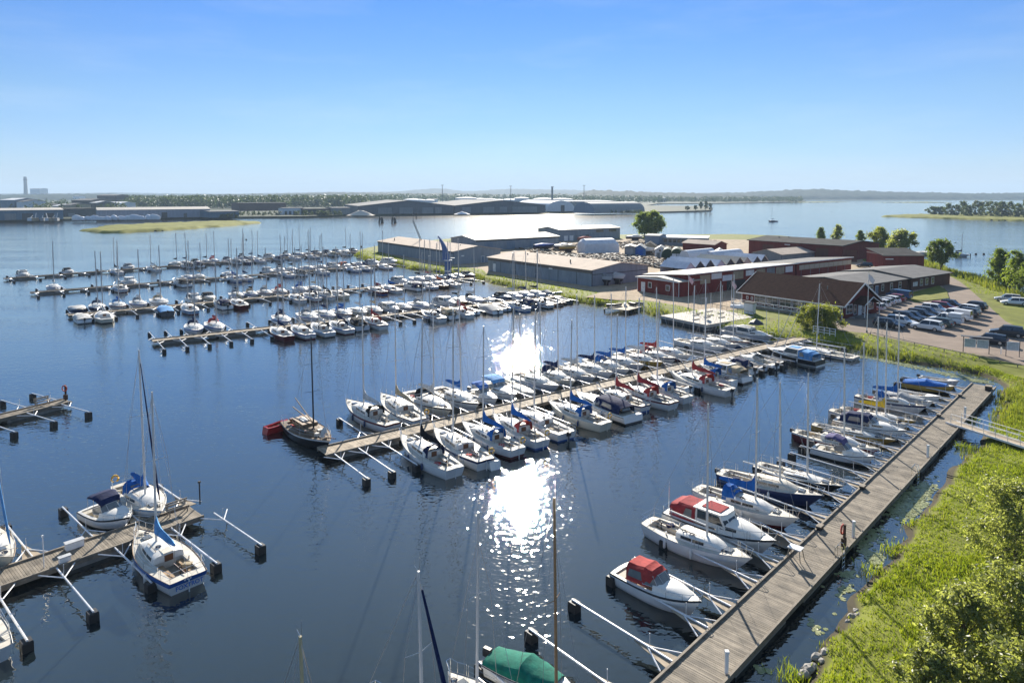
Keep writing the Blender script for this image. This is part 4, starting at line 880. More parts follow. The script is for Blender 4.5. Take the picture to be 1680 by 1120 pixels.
# the old wooden boat at the tip of the middle pier and its red tender
old, OL = place2('S', (541,722), (479,682), 1.2, 1, D(hull='black', boot='black', stripe='white', wood=True, cover=None, boomless=True, B=3.1, mast=8.6, mast_m=mat('mast_black', (.012, .012, .014), .4, var=.2), deck_c=mat('old_deck', (.17, .11, .06), .8, var=.5, scale=2.2), rake=.1, tr=.75), 'old black wooden sailing boat with black mast at the tip of middle pier', 'sailboat', 'boats on far side of middle pier')
MB().bar((OL * .42, 0, 1.25), (OL * .42 + 2.0, 0, 1.7), .06, .04).build('bowsprit', mahog, old)
MB().bar((.6, 0, 1.9), (-OL * .48, .3, 3.0), .06, .045).build('gaff', teak, old)
MB().bar((.6, .1, 1.75), (-OL * .5, .1, 2.1), .06, .05).build('boom', teak, old)
b = MB(); b.box((-1.2, 0, 1.35), (2.6, 1.5, .55)); o = b.build('deckhouse', mat('old_cabin', (.26, .16, .08), .6, var=.35, scale=2), old)
for k in (-1, 1):
    for j in (-.7, 0, .7): MB().box((-1.2 + j, k * .756, 1.42), (.4, .012, .22)).build('window', glass, o)
MB().box((-1.2, 0, 1.68), (1.1, .7, .1)).build('skylight', deckw, o)
for px_, py_, sz in ((1.6, .3, .45), (2.3, -.3, .4), (-3.1, .5, .5), (-3.2, -.5, .4), (.9, -.7, .35)): MB().box((px_, py_, 1.15 + sz * .25), (sz, sz * .8, sz * .6), rz=px_).build('deck_box', mahog if px_ < 1 else deckm, old)
soft_arch(old, 'folded_sail', cm('white'), [(2.9, .25, 1.2, .5), (3.3, .3, 1.25, .9), (3.6, .2, 1.3, .4)], .8)
place2('M', (473,697), (436,707), .3, 1, D(hull='scarlet', boot=None, style='open', motor=False, B=1.15), 'small scarlet rowing boat moored behind the old black wooden boat', 'rowing boat', None)
place2('M', (778,742), (812,764), .3, 1, D(hull='white', style='open', motor=False, B=1.2, boot=None), 'small white dinghy hanging at the stern of a white sailboat near the pier tip', 'dinghy', None)
# boats out on the lake and at the small jetty on the right
place2('S', (1258,362.5), (1277,362), .9, 0, D(hull='navy', cover='white', B=3), 'dark sailing yacht lying alone out on the wide lake', 'sailboat', None)
place2('S', (1590,418), (1560,416), .9, 0, D(hull='grey', cover='black', hood='black', arch=True), 'sailboat moored at the small jetty behind the trees by the lake', 'sailboat', None)
def dolphin(x, y, label):
    t = thing('mooring_dolphin', label, 'mooring buoy', P(x, y, 0), 0, 'dark mooring dolphins in the river')
    for i in range(5): MB().bar((math.cos(i * 1.26) * 1.9, math.sin(i * 1.26) * 1.3, -.5), (math.cos(i * 1.26) * 1.2, math.sin(i * 1.26) * .8, 4.2 + (i % 2)), .55, n=6).build('pile', blackp, t)
    MB().box((0, 0, 3.2), (3.2, 2.4, .8)).build('fender_frame', blackp, t)
    if x > 640: MB().bar((.3, 0, 4), (.3, 0, 7.5), .25, n=5).build('post', blackp, t)
dolphin(625, 366, 'left one of two dark pile clusters standing in the river'); dolphin(646, 366.5, 'taller right one of two dark pile clusters standing in the river')

# ------------------------------------------------------------------ things standing on the piers
def on(pier, x, off, side): q = pier.at(pier.solve(x, off, side, DECK + .2), off, side); q.z = DECK; return q
def post(nm, lab, q, h, r, m, cat, cap=None, group=None, w=None):
    t = thing(nm, lab, cat, q, 0, group)
    if w: MB().box((0, 0, h / 2), (w, w, h)).build('column', m, t)
    else: MB().bar((0, 0, 0), (0, 0, h), r, n=8).build('column', m, t)
    if cap: MB().box((0, 0, h + .06), (w * 1.3 if w else r * 3.2, w * 1.3 if w else r * 3.2, .12)).build('cap', cap, t)
    return t
e8 = p8.width / 2 - .3
for x, lab in ((1192, 'white service post at the near end of bank pier'), (1400, 'white service post beside the life buoy stand'), (1522, 'white service post halfway along the bank pier'), (1583, 'white service post beyond the gangway')): post('service_post', lab, on(p8, x, e8, 1), 1.0, .06, whitep, 'service post', whitep, 'white service posts of the bank pier', .14)
def ladder(q, rz, lab):
    t = thing('pier_ladder', lab, 'ladder', q, rz, 'pier ladders')
    for s_ in (-.22, .22): MB().tube([(.3, s_, -.9), (.3, s_, .5), (.18, s_, .85), (0, s_, .85), (-.15, s_, .6), (-.15, s_, .0)], .025, 5).build('side_rail', steel, t)
    for k in range(5): MB().bar((.3, -.22, -.8 + k * .28), (.3, .22, -.8 + k * .28), .018, n=5).build('rung', steel, t)
for x, lab in ((1376, 'steel pier ladder next to the life buoy stand'), (1500, 'steel pier ladder with hoops past the lily pads')): ladder(on(p8, x, p8.width / 2 - .15, 1), p8.rz - R(90), lab)
def buoy_stand(q, rz, lab, h=1.5):
    t = thing('lifebuoy_stand', lab, 'life buoy', q, rz, 'life buoy stands')
    MB().box((0, 0, h / 2), (.12, .16, h)).build('post', mat('stand_brown', (.07, .035, .02), .8), t); MB().box((.03, 0, .35), (.22, .4, .55)).build('box', mat('stand_brown', (.07, .035, .02), .8), t)
    MB().tube([(.12, math.cos(a) * .3, h - .35 + math.sin(a) * .3) for a in [2 * math.pi * i / 14 for i in range(15)]], .06, 6).build('lifebuoy', mat('lifebuoy_red', (.5, .06, .03), .6), t, smooth=True)
buoy_stand(on(p8, 1385, e8, 1), p8.rz + R(90), 'dark life buoy stand on the wide bank pier')
buoy_stand(on(p7, 108, .3, -1), p7.rz + R(200), 'life buoy post at the end of the short pier stub', 1.7)
def bench(q, rz, lab):
    t = thing('pier_bench', lab, 'bench', q, rz, 'benches on piers'); wbm = mat('bench_wood', (.33, .27, .2), .85, var=.3)
    for k in range(3): MB().box((-.14 + k * .15, 0, .45), (.12, 1.5, .04)).build('seat_slat', wbm, t)
    for k in range(2): MB().box((-.27, 0, .62 + k * .17), (.04, 1.5, .12)).build('back_slat', wbm, t)
    for s_ in (-.6, .6):
        MB().box((.12, s_, .22), (.07, .07, .44)).build('leg', wbm, t); MB().box((-.25, s_, .42), (.07, .07, .84)).build('leg', wbm, t)
bench(on(p6, 292, .6, -1), p6.rz - R(90), 'wooden bench near the tip of the FOXTROT pier'); bench(on(p7, 70, .55, -1), p7.rz - R(90), 'wooden bench on the short pier stub')
def table_rack(q, lab):
    t = thing('mooring_table', lab, 'table', q, p8.rz); MB().box((0, 0, .72), (.6, .8, .06)).build('table_top', whitep, t)
    for a in (-1, 1):
        for c in (-1, 1): MB().bar((a * .32, c * .42, 0), (a * .22, c * .3, .7), .03, n=5).build('leg', wood_pale, t)
table_rack(on(p8, 1305, .75, -1), 'small white topped folding table on the bank pier edge')
def cabinet(q, lab, d):
    t = thing('service_cabinet', lab, 'cabinet', q, p6.rz, 'white cabinets on the FOXTROT pier'); MB().box((0, 0, d[2] / 2), d).build('case', whitep, t); MB().box((0, 0, d[2] + .02), (d[0] + .08, d[1] + .08, .05)).build('lid', mat('cabinet_grey', (.5, .5, .49), .5), t)
cabinet(on(p6, 122, .75, -1), 'long low white cabinet on the FOXTROT pier', (1.0, .4, .42)); cabinet(on(p6, 106, .85, 1), 'small white cabinet on the FOXTROT pier edge', (.6, .3, .38)); 
post('lamp_post', 'thin lamp post on the FOXTROT pier near photo edge', on(p6, 72, .6, 1), 1.9, .03, galv, 'lamp post', whitep)
post('mooring_post', 'tall dark post at the tip of the FOXTROT pier', on(p6, 328, .9, -1), 1.6, .05, blackp, 'post', blackp)
for i, x in enumerate((1345, 1415, 1575, 1540)): 
    t = thing('bollard_box', ('dark cleat box on the bank pier near the table', 'dark cleat box on the bank pier past the life buoy stand', 'dark cleat box at the far empty booms', 'dark cleat box by the white gusset board')[i], 'box', on(p8, x, 1.05, -1), p8.rz, 'cleat boxes on the bank pier'); MB().box((0, 0, .12), (.55, .3, .24)).build('case', blackp, t); MB().box((0, 0, .26), (.6, .35, .04)).build('lid', kerbm, t)
t = thing('end_crate', 'dark crate on the far corner of the bank pier', 'crate', on(p8, 1622, .8, 1), p8.rz); MB().box((0, 0, .25), (.8, .6, .5)).build('case', blackp, t); MB().box((0, 0, .52), (.86, .66, .05)).build('lid', kerbm, t)
# gangway from the bank pier to land
ga = p8.at(p8.solve(1560, .3, 1, DECK), .3, 1); gb = P(1690, 733, 1.25); gd = gb - ga; gd.z = 0
gt = thing('gangway', 'white railed gangway from the bank pier to the grassy shore', 'gangway', (ga.x, ga.y, 0), math.atan2(gd.y, gd.x)); gl = gd.length
for k in range(int(gl / .3)):
    x = .15 + k * .3; MB().box((x, 0, DECK + .12 + .6 * x / gl), (.28, 1.15, .05)).build('plank', wood_pale, gt)
for sg in (1, -1):
    MB().box((gl / 2, sg * .6, DECK + .38), (gl, .06, .18), ry=-math.atan2(.6, gl)).build('side_beam', whitep, gt)
    b = MB(); top = []
    for k in range(7): x = .6 + (gl - 1) * k / 6; z = DECK + .12 + .6 * x / gl; b.bar((x, sg * .58, z), (x, sg * .58, z + .95), .022, n=5); top.append((x, sg * .58, z + .95))
    b.tube(top, .025, 5); b.tube([(p[0], p[1], p[2] - .45) for p in top], .018, 5); b.build('hand_rail', galv, gt)
# access ramp and gate of the middle pier
t = thing('pier_gate', 'white gate fence where the middle pier meets the grass', 'gate', P(1352, 549, GZ), p5.rz)
for k in range(5): MB().box((0, -1.8 + k * .9, .6), (.08, .08, 1.2)).build('post', whitep, t)
for z in (.35, .75, 1.15): MB().box((0, 0, z), (.04, 3.7, .08)).build('rail', whitep, t)
a = p5.at(p5.len - .2); c = P(1352, 545, GZ)
b = MB(); d = c - a; w_ = p5.n * 1.1; b.add([a + w_ + UP * .56, c + w_ + UP * .05, c - w_ + UP * .05, a - w_ + UP * .56], [(0, 1, 2, 3)]); b.add([a + w_ + UP * .46, c + w_ - UP * .1, c - w_ - UP * .1, a - w_ + UP * .46], [(3, 2, 1, 0)])
tag(b.build('pier_ramp', wood_pale), 'wooden ramp joining the middle pier to the shore', 'ramp')
# leaning poles stored on the inner end of the middle pier
for i, (x, y) in enumerate(((1262, 592), (1283, 575))):
    q = P(x, y, DECK); t = tag(MB().bar((0, 0, 0), (3.4, 1.5, 6.5), .05, .03, n=6).build('leaning_mast', alu, None, loc=q), ('long spare mast leaning beside the grey cabin cruiser', 'second spare mast leaning at the inner end of middle pier')[i], 'mast', 'spare masts')

place2('M', (940,1134), (806,1072), .8, 1, D(style='cover', canopy='green', B=1.75), 'white motorboat under green tarpaulin at the bottom edge', 'motorboat', 'boats on pier along the bank')
place2('S', (968,1226), (838,1152), .9, 1, D(cover='blue', mast=9.6, mast_m=mat('mast_wood', (.36, .2, .09), .45, var=.2), B=2.0), 'small sailboat with varnished wooden mast and blue cover at bottom edge', 'sailboat', 'boats on pier along the bank')
place2('S', (736,1100), (862,1212), 1.0, 1, D(cover=None, mast=8.2, B=2.4), 'white sailboat beside the green covered boat, pulpit at bottom edge', 'sailboat', 'boats on pier along the bank')
# ------------------------------------------------------------------ buildings
bw = lambda n, c, v=.22, s=.8: mat(n, c, .75, var=v, scale=s, spec=.2, stretch=(1, 1, .25))
blue_clad = bw('blue_grey_cladding', (.25, .28, .31)); red_clad = bw('falu_red_boards', (.20, .035, .026)); red_dark = bw('dark_red_boards', (.15, .03, .024)); brown_clad = bw('brown_boards', (.12, .05, .035))
roof_tan = mat('roof_felt_tan', (.52, .42, .33), .9, var=.2, scale=.35, spec=.1, stretch=(1, 1, 1)); roof_pale = mat('roof_sheet_pale', (.5, .45, .37), .7, var=.2, scale=.4); roof_grey = mat('roof_felt_grey', (.17, .165, .16), .9, var=.25, scale=.5, spec=.1)
roof_dark = mat('roof_felt_dark', (.085, .083, .078), .95, var=.3, scale=.4, spec=.03); roof_brown = mat('roof_tile_brown', (.085, .045, .032), .95, var=.3, scale=1.8, spec=.02, bump=.03)
ply = mat('weathered_ply', (.36, .29, .19), .85, var=.25, scale=1.0); whitew = mat('white_timber', (.72, .71, .68), .6, var=.12, scale=1.0); steelblue = bw('steel_blue_clad', (.2, .25, .31))
wgl = mat('window_glass', (.05, .06, .06), .08, var=.2, spec=.8); greyc = bw('grey_cladding', (.24, .25, .25)); dgrey = bw('dark_grey_clad', (.085, .09, .095)); whitec = bw('white_sheet', (.66, .67, .68), .12)
foundation = mat('foundation', (.22, .21, .2), .9, var=.2); tarpw = mat('white_tarp', (.62, .64, .68), .7, var=.15, scale=.9, bump=.05); tarpb = mat('blue_tarp', (.02, .1, .4), .7, var=.25, scale=1.2, bump=.05)
class Bld:
    def __init__(s, name, label, A, B, W, h, cat='building', group=None, z=GZ):
        A = Vector((A[0], A[1], z)); B = Vector((B[0], B[1], z)); s.L = (B - A).length; s.W, s.h = W, h
        u = (B - A).normalized(); s.t = thing(name, label, cat, A, math.atan2(u.y, u.x), group)
    def onface(s, face, x, d, z):
        return {'f': Vector((x, -d, z)), 'b': Vector((s.L - x, s.W + d, z)), 'l': Vector((-d, s.W - x, z)), 'r': Vector((s.L + d, x, z))}[face]
    def slab(s, face, x0, x1, z0, z1, d0, d1, name, m, parent=None):
        b = MB(); P8_ = [s.onface(face, x, d, z) for x in (x0, x1) for d in (d0, d1) for z in (z0, z1)]
        b.add(P8_, [(0, 1, 3, 2), (4, 6, 7, 5), (0, 4, 5, 1), (2, 3, 7, 6), (0, 2, 6, 4), (1, 5, 7, 3)]); return b.build(name, m, parent or s.t)
    def walls(s, m, ms=None, panels=None, h=None, hr=0):
        """four walls; long front wall in separate panels when panels is a width; hr: extra height of the back (mono pitch)"""
        h = h or s.h; th = .16
        for face, ln, in (('f', s.L), ('b', s.L)):
            hh = h + (hr if face == 'b' else 0); x0, x1 = 0, ln
            if panels and face == 'f':
                n = max(1, round(ln / panels)); w = ln / n
                for i in range(n): s.slab(face, i * w + .02, (i + 1) * w - .02, 0, hh, -th, .0 + .008 * (i % 3), 'wall_panel', m)
                s.slab(face, 0, ln, 0, hh, -th - .02, -.05, 'wall', dgrey)
            else: s.slab(face, x0, x1, 0, hh, -th, 0, 'wall', m)
        return s
    def end_walls(s, m, rise, mode, panels=None):
        """mode 'u': ridge along the front (gables at l, r); 'mono': slopes front to back; 'v' handled by front gable"""
        W = s.W; h = s.h
        for x in (0.08, s.L - .08):
            prof = [(0.02, 0), (W - .02, 0), (W - .02, h + (rise if mode == 'mono' else 0))] + ([(W / 2, h + rise)] if mode == 'u' else []) + [(0.02, h)]
            b = MB(); n = len(prof); b.add([(x - .08, y, z) for y, z in prof] + [(x + .08, y, z) for y, z in prof], [tuple(range(n)), tuple(range(n, 2 * n))[::-1]] + [(k, n + k, n + (k + 1) % n, (k + 1) % n) for k in range(n)])
            b.build('gable_wall', m, s.t)
    def roof(s, m, rise, mode='u', eave=.5, th=.14, trim=None, name='roof'):
        L, W, h = s.L, s.W, s.h; e = eave
        def plane(y0, z0, y1, z1, x0=-e, x1=L + e):
            b = MB(); P_ = [(x, y, z + t_) for x in (x0, x1) for y, z in ((y0, z0), (y1, z1)) for t_ in (0, th)]
            b.add(P_, [(0, 1, 3, 2), (4, 6, 7, 5), (0, 4, 5, 1), (2, 3, 7, 6), (0, 2, 6, 4), (1, 5, 7, 3)]); return b.build(name, m, s.t)
        if mode == 'u':
            k = rise / (W / 2); s.rf = plane(-e, h - k * e, W / 2, h + rise); plane(W / 2 + .002, h + rise, W + e, h - k * e)
            if trim:
                for x in (-e - .04, L + e + .04):
                    for y0, z0, y1, z1 in ((-e, h - k * e, W / 2, h + rise), (W / 2, h + rise, W + e, h - k * e)):
                        b = MB(); P_ = [(x + dx, y, z + t_) for dx in (-.035, .035) for y, z in ((y0, z0), (y1, z1)) for t_ in (-.12, th + .05)]
                        b.add(P_, [(0, 1, 3, 2), (4, 6, 7, 5), (0, 4, 5, 1), (2, 3, 7, 6), (0, 2, 6, 4), (1, 5, 7, 3)]); b.build('bargeboard', trim, s.t)
                MB().box((L / 2, -e - .05, h - k * e + .05), (L + 2 * e, .06, .2)).build('gutter', trim, s.t)
        elif mode == 'mono':
            k = rise / W; s.rf = plane(-e, h - k * e, W + e, h + rise + k * e)
            if trim: MB().box((L / 2, -e - .05, h - k * e + .05), (L + 2 * e, .06, .22)).build('fascia', trim, s.t)
    def window(s, face, x, w, z, hh, nx=1, nz=1, fm=None, gl=None, name='window'):
        fm = fm or whitew; f = s.slab(face, x - .09, x + w + .09, z - .09, z + hh + .09, .003, .05, name, fm)
        for i in range(nx):
            for j in range(nz):
                a, c = x + w * i / nx, x + w * (i + 1) / nx; p, q = z + hh * j / nz, z + hh * (j + 1) / nz
                s.slab(face, a + .03, c - .03, p + .03, q - .03, .052, .06, 'pane', gl or wgl, f)
    def door(s, face, x, w, hh, m=None, handle=True):
        f = s.slab(face, x - .1, x + w + .1, .02, hh + .1, .003, .04, 'door_frame', whitew); d = s.slab(face, x, x + w, .04, hh, .042, .08, 'door', m or whitew)
        if handle: s.slab(face, x + w - .2, x + w - .12, 1.0, 1.1, .082, .13, 'handle', blackp, d)
def vec(x, y, z=GZ): return P(x, y, z)
def unit(a): return Vector(a).normalized()
def shed(name, label, A, B, W, h, rise, wall, roofm, mode='u', panels=None, cat='shed', eave=.4, trim=None, group=None, z=GZ):
    b = Bld(name, label, A, B, W, h, cat, group, z); b.walls(wall, panels=panels, hr=rise if mode == 'mono' else 0); b.end_walls(wall, rise, mode); b.roof(roofm, rise, mode, eave, trim=trim); return b
def roofbits(b, n, seed):
    r = random.Random(seed)
    for i in range(n):
        x = r.uniform(.1, .9) * b.L; y = r.uniform(.15, .42) * b.W
        MB().bar((x, y, b.h), (x, y, b.h + 1.6), .16, n=6).build('roof_vent', blackp, b.t)
U1 = unit((.6, -.8, 0)); V1 = unit((.8, .6, 0))
# blue-grey storage sheds
s1 = shed('storage_shed', 'long blue grey shed with tan roof nearest the moored boats', vec(801,444), vec(970.5,470), 20, 3.9, 1.3, blue_clad, roof_tan, panels=5.2, cat='shed', group='blue grey storage sheds')
s1.slab('f', 0, s1.L, s1.h - .85, s1.h - .02, .02, .05, 'fascia_band', mat('fascia_brown', (.17, .14, .12), .8, var=.2), None); s1.slab('r', 0, 20, 2.75, 2.9, .01, .05, 'wall_seam', dgrey); s1.door('f', 2.6, 1.1, 2.2, whitew); s1.slab('f', 27.5, 28.9, 2.9, 3.2, .055, .12, 'wall_lamp', whitew); s1.slab('r', .0, .25, 0, s1.h, .01, .06, 'corner_post', dgrey)
for x in (6, 13, 22, 31, 38): s1.slab('f', x, x + .12, .05, 3.0, .02, .07, 'down_pipe', dgrey)
roofbits(s1, 2, 1)
s2 = shed('storage_shed', 'blue grey shed behind the blue crane with its gable to the right', vec(620,413), vec(743.5,434), 18, 4.1, 1.4, blue_clad, roof_tan, panels=6, group='blue grey storage sheds'); s2.slab('f', 0, s2.L, 3.5, 4.05, .02, .05, 'fascia_band', dgrey); roofbits(s2, 2, 2)
s2.slab('r', 3, 4.0, 2.4, 2.8, .01, .06, 'wall_lamp', whitew); s2.door('r', 10.5, 1.1, 2.1, steelblue)
q = vec(781,412); s3 = shed('storage_shed', 'third blue grey shed with pale roof between crane and open yard', q, q + V1 * 43, 18.6, 4.3, 1.3, blue_clad, roof_pale, panels=6, group='blue grey storage sheds'); s3.slab('f', 0, s3.L, 3.6, 4.25, .02, .05, 'fascia_band', dgrey)
for x in (4, 15, 27): s3.slab('f', x, x + 4.2, .05, 3.3, .012, .06, 'sliding_door', steelblue)
q = vec(917.5,396); s4 = shed('storage_shed', 'farthest blue grey shed at the water, loading doors under its pale roof', q, q + V1 * 41, 16, 5.4, 1.2, blue_clad, roof_pale, panels=5, group='blue grey storage sheds')
for x in (3, 6.5, 10, 13.5, 17): s4.slab('f', x, x + 2.4, .05, 2.5, .02, .07, 'sliding_door', (whitew, greyc, blackp)[int(x) % 3])
for x in (24, 33): s4.slab('f', x, x + 5.2, 3.6, 4.8, .02, .07, 'window', wgl)
roofbits(s4, 2, 4)
# long red boathouse with its low annex
A = vec(1045.5,477); B = vec(1114,487.5); ua = (B - A).normalized(); va = Vector((-ua.y, ua.x, 0)); ann = shed('boathouse_annex', 'low red gabled annex with white door at the end of long red boathouse', A, B, 7.0, 3.2, .0, red_clad, roof_pale, 'mono', cat='boathouse', eave=.35, trim=whitew)
ann.door('f', 1.3, 1.0, 2.15); ann.window('f', 3.4, .9, 1.2, 1.1); ann.window('f', 8.6, .9, 1.1, 1.1)
MB().add([(-.3, -.35, 3.36), (12.6, -.35, 3.36), (6.2, -.35, 3.95), (-.3, 7.2, 3.36), (12.6, 7.2, 3.36), (6.2, 7.2, 3.95)], [(0, 1, 2), (3, 5, 4), (0, 2, 5, 3), (2, 1, 4, 5)]).build('gable_roof', roof_pale, ann.t)
for x in (.02, ann.L - .14): ann.slab('f', x, x + .14, 0, 3.2, .005, .04, 'corner_board', whitew)
BB = B + va * .0; f0 = B + va * 3.0 - ua * .4
rb = shed('boathouse', 'long dark red boathouse with boarded openings and pale roof', f0, f0 + va * 42, 12, 4.6, -1.0, red_clad, roof_pale, 'mono', cat='boathouse', eave=.6, trim=whitew, panels=4.2)
for i, (x, w, z0, z1, m_) in enumerate(((1.0, 1.3, 2.2, 3.6, whitew), (4.4, 3.6, 2.2, 4.2, ply), (8.4, 3.7, 3.0, 4.3, whitew), (12.4, 3.6, 2.3, 3.6, whitec), (16.4, 3.8, 2.4, 4.3, ply), (21.2, 3.2, 2.9, 4.2, whitew), (25.4, 3.6, 2.4, 4.2, ply), (29.6, 3.4, 2.6, 4.2, greyc), (33.5, 3.6, 2.4, 4.2, ply), (37.6, 3.2, 2.6, 4.1, whitew))): rb.slab('f', x, x + w, z0, z1, .02, .06, 'opening_board', m_)
rb.slab('f', 14.0, 21, 0.02, 2.2, .03, .05, 'bay_shade_panel', blackp)  # flat black panel: the shade inside an open bay, put into the colour
f1 = f0 + va * 42.3
r2 = shed('boathouse', 'tall red section of the boathouse with a band of light windows', f1 + ua * .2, f1 + va * 27 + ua * .2, 12, 4.7, -1.0, red_clad, roof_grey, 'mono', cat='boathouse', eave=.4, trim=whitew, panels=4.5)
for k in range(11): r2.window('f', 1.2 + k * 2.35, 2.15, 2.9, 1.1, 1, 1, ply, mat('fogged_glass', (.42, .36, .27), .4, var=.2))
for k in range(6): r2.slab('f', 2 + k * 4.3, 2.1 + k * 4.3, .1, 2.8, .02, .06, 'rail_post', greyc)
# clubhouse
A = vec(1216.5,498); B = vec(1382,523.5); ch_ = Bld('clubhouse', 'dark red clubhouse with brown gable roof and white bargeboards', A, B, 11.6, 2.7, 'clubhouse')
ch_.walls(red_dark); ch_.end_walls(red_dark, 3.3, 'u'); ch_.roof(roof_brown, 3.3, 'u', .75, trim=whitew)
for k, x in enumerate((3.1, 5.9, 8.7, 11.5)): ch_.window('f', x, 2.4, .75, 1.5, 2, 2)
for x in (1.2, 2.3, 14.6): ch_.window('f', x, .32, 1.2, .45)
ch_.window('f', 16.5, 1.6, 1.0, 1.2, 2, 1); ch_.window('f', 19.2, 1.6, 1.0, 1.2, 2, 1)
for x in (0.0, ch_.L - .16): ch_.slab('f', x, x + .16, 0, 2.7, .004, .05, 'corner_board', whitew)
ch_.slab('f', 15.3, 15.55, 0, 2.5, .3, .5, 'veranda_post', whitew)
ch_.window('r', 1.2, 1.9, .85, 1.5, 2, 2); ch_.window('r', 8.8, 1.5, 1.0, 1.2, 2, 1); ch_.door('r', 5.2, 1.1, 2.1); ch_.window('r', 3.7, .8, .5, 1.7, 1, 2); ch_.window('r', 6.8, .8, .5, 1.7, 1, 2)
# porch
b = MB(); zt = 2.75; b.add([ch_.onface('r', x, d, z) for x, z in ((3.2, 2.5), (5.9, 3.75), (8.6, 2.5)) for d in (0.02, 2.3)], [(0, 1, 3, 2), (2, 3, 5, 4)]); b.add([ch_.onface('r', x, d, z - .12) for x, z in ((3.2, 2.5), (5.9, 3.75), (8.6, 2.5)) for d in (0.02, 2.3)], [(2, 3, 1, 0), (4, 5, 3, 2)]); po = b.build('porch_roof', roof_brown, ch_.t)
for (x0, z0), (x1, z1) in (((3.2, 2.5), (5.9, 3.75)), ((5.9, 3.75), (8.6, 2.5))):
    MB().bar(ch_.onface('r', x0, 2.33, z0), ch_.onface('r', x1, 2.33, z1), .09, n=4).build('bargeboard', whitew, po)
for x in (3.4, 8.4): ch_.slab('r', x, x + .14, 0, 2.5, 2.05, 2.2, 'porch_post', whitew)
MB().box(ch_.onface('r', 5.9, 1.2, .1), (2.4, 5.4, .2)).build('porch_step', foundation, ch_.t)
# veranda: deck and crossed railing
vd = MB().box((7.4, -1.5, .32), (15.2, 2.9, .18)).build('veranda_deck', wood_grey, ch_.t); MB().box((7.4, -2.85, .12), (15.2, .1, .35)).build('veranda_skirt', foundation, ch_.t)
for k in range(9): MB().box((-.1 + k * 1.87, -2.85, .85), (.09, .09, .95)).build('railing_post', whitew, ch_.t)
for z in (1.28, .52): MB().box((7.4, -2.85, z), (15.1, .06, .07)).build('rail', whitew, ch_.t)
for k in range(8):
    x0 = -.1 + k * 1.87
    for a, c in ((.56, 1.24), (1.24, .56)): MB().bar((x0 + .06, -2.85, a), (x0 + 1.8, -2.85, c), .028, n=4).build('railing_brace', whitew, ch_.t)
MB().bar((16.5, 3.0, 4.6), (16.5, 3.0, 5.2), .1, n=6).build('roof_vent', greyc, ch_.t)
# low red building beside the car park, two stepped sections
A = vec(1412,489); V2 = unit((.82, .57, 0)); A2 = A + V2 * 20.5
lo = shed('low_red_building', 'low dark red building with grey felt roof behind the parked cars', A, A2, 16, 2.75, .9, brown_clad, roof_grey, 'u', cat='building', eave=.5, trim=roof_dark)
for x, w in ((3.2, 1.6), (8.6, .9), (12.4, 1.0), (16.2, 1.1)): lo.window('f', x, w, .9, 1.35, 2 if w > 1.2 else 1, 2)
lo.door('f', 6.0, 1.1, 2.1, steelblue); lo.window('f', .6, 1.4, .9, 1.3, 2, 2)
MB().box((10, 4.6, 3.4), (21, 2.2, .05)).build('roof_strip', roof_pale, lo.t) if 0 else None
B2 = A + V2 * 20.8 - Vector((-V2.y, V2.x, 0)) * .6
l2 = shed('low_red_building', 'second low red building on the lawn with white windows', B2, B2 + V2 * 19.5, 17, 2.9, 1.1, brown_clad, roof_grey, 'u', cat='building', eave=.5, trim=roof_dark)
for x in (4.2, 6.8, 9.8): l2.window('f', x, 1.25, .9, 1.45, 2, 2)
for k in range(3): l2.slab('f', .8 + k * .75, 1.4 + k * .75, .9, 1.9, .02, .06, 'shutter', whitew)
q = vec(1450,437.5); r3 = shed('small_red_barn', 'small red barn with mono pitch roof in front of the round willows', (112, 205), (124.3, 205), 10, 3.7, 1.5, red_clad, roof_dark, 'mono', cat='barn', eave=.3, trim=None)
r3.slab('l', .2, 9.8, 4.0, 4.25, .02, .08, 'bargeboard', roof_tan); r3.slab('f', .6, 3.0, 2.6, 2.9, .02, .05, 'name_board', whitew)
for k in range(4): r3.slab('l', 1.2 + k * 2.2, 1.35 + k * 2.2, .1, 3.4, .01, .05, 'batten', red_dark)
# big dark red boat hall at the lake
qa = P(1228,416,GZ); qb = P(1381,428.5,GZ)
r4 = shed('boat_hall', 'big dark red boat hall with dark roof beside the lake', qa, qb, 24, 5.1, 1.2, red_dark, roof_dark, 'u', cat='boat hall', eave=.5, trim=roof_dark, panels=6)
for x in (6, 16, 27, 37): r4.slab('f', x, x + 4.5, .05, 3.9, .03, .07, 'sliding_door', brown_clad)
r4.slab('f', 15, 17.2, 4.2, 4.5, .04, .1, 'wall_lamp', whitew); roofbits(r4, 2, 8)
# grey low sheds near the far shore of the yard
q = vec(1078,401); g1 = shed('grey_shed', 'long low grey shed with white roof edge at the far side of yard', vec(1082,402), vec(1160,404), 9, 3.4, .5, greyc, whitec, 'mono', eave=.4)
for k in range(12): g1.slab('f', 2 + k * 1.9, 3.3 + k * 1.9, 1.3, 2.7, .02, .06, 'window', wgl)
g2 = shed('red_low_shed', 'low red shed with tan roof behind the white tents', vec(1120,410), vec(1172,414), 8, 2.9, 1.2, red_dark, roof_tan, 'u', eave=.4)
g3 = shed('steel_shed', 'small steel blue shed beside the pair of round trees', vec(1058,402), vec(1082,403), 8, 4.2, .6, steelblue, greyc, 'u', eave=.2)
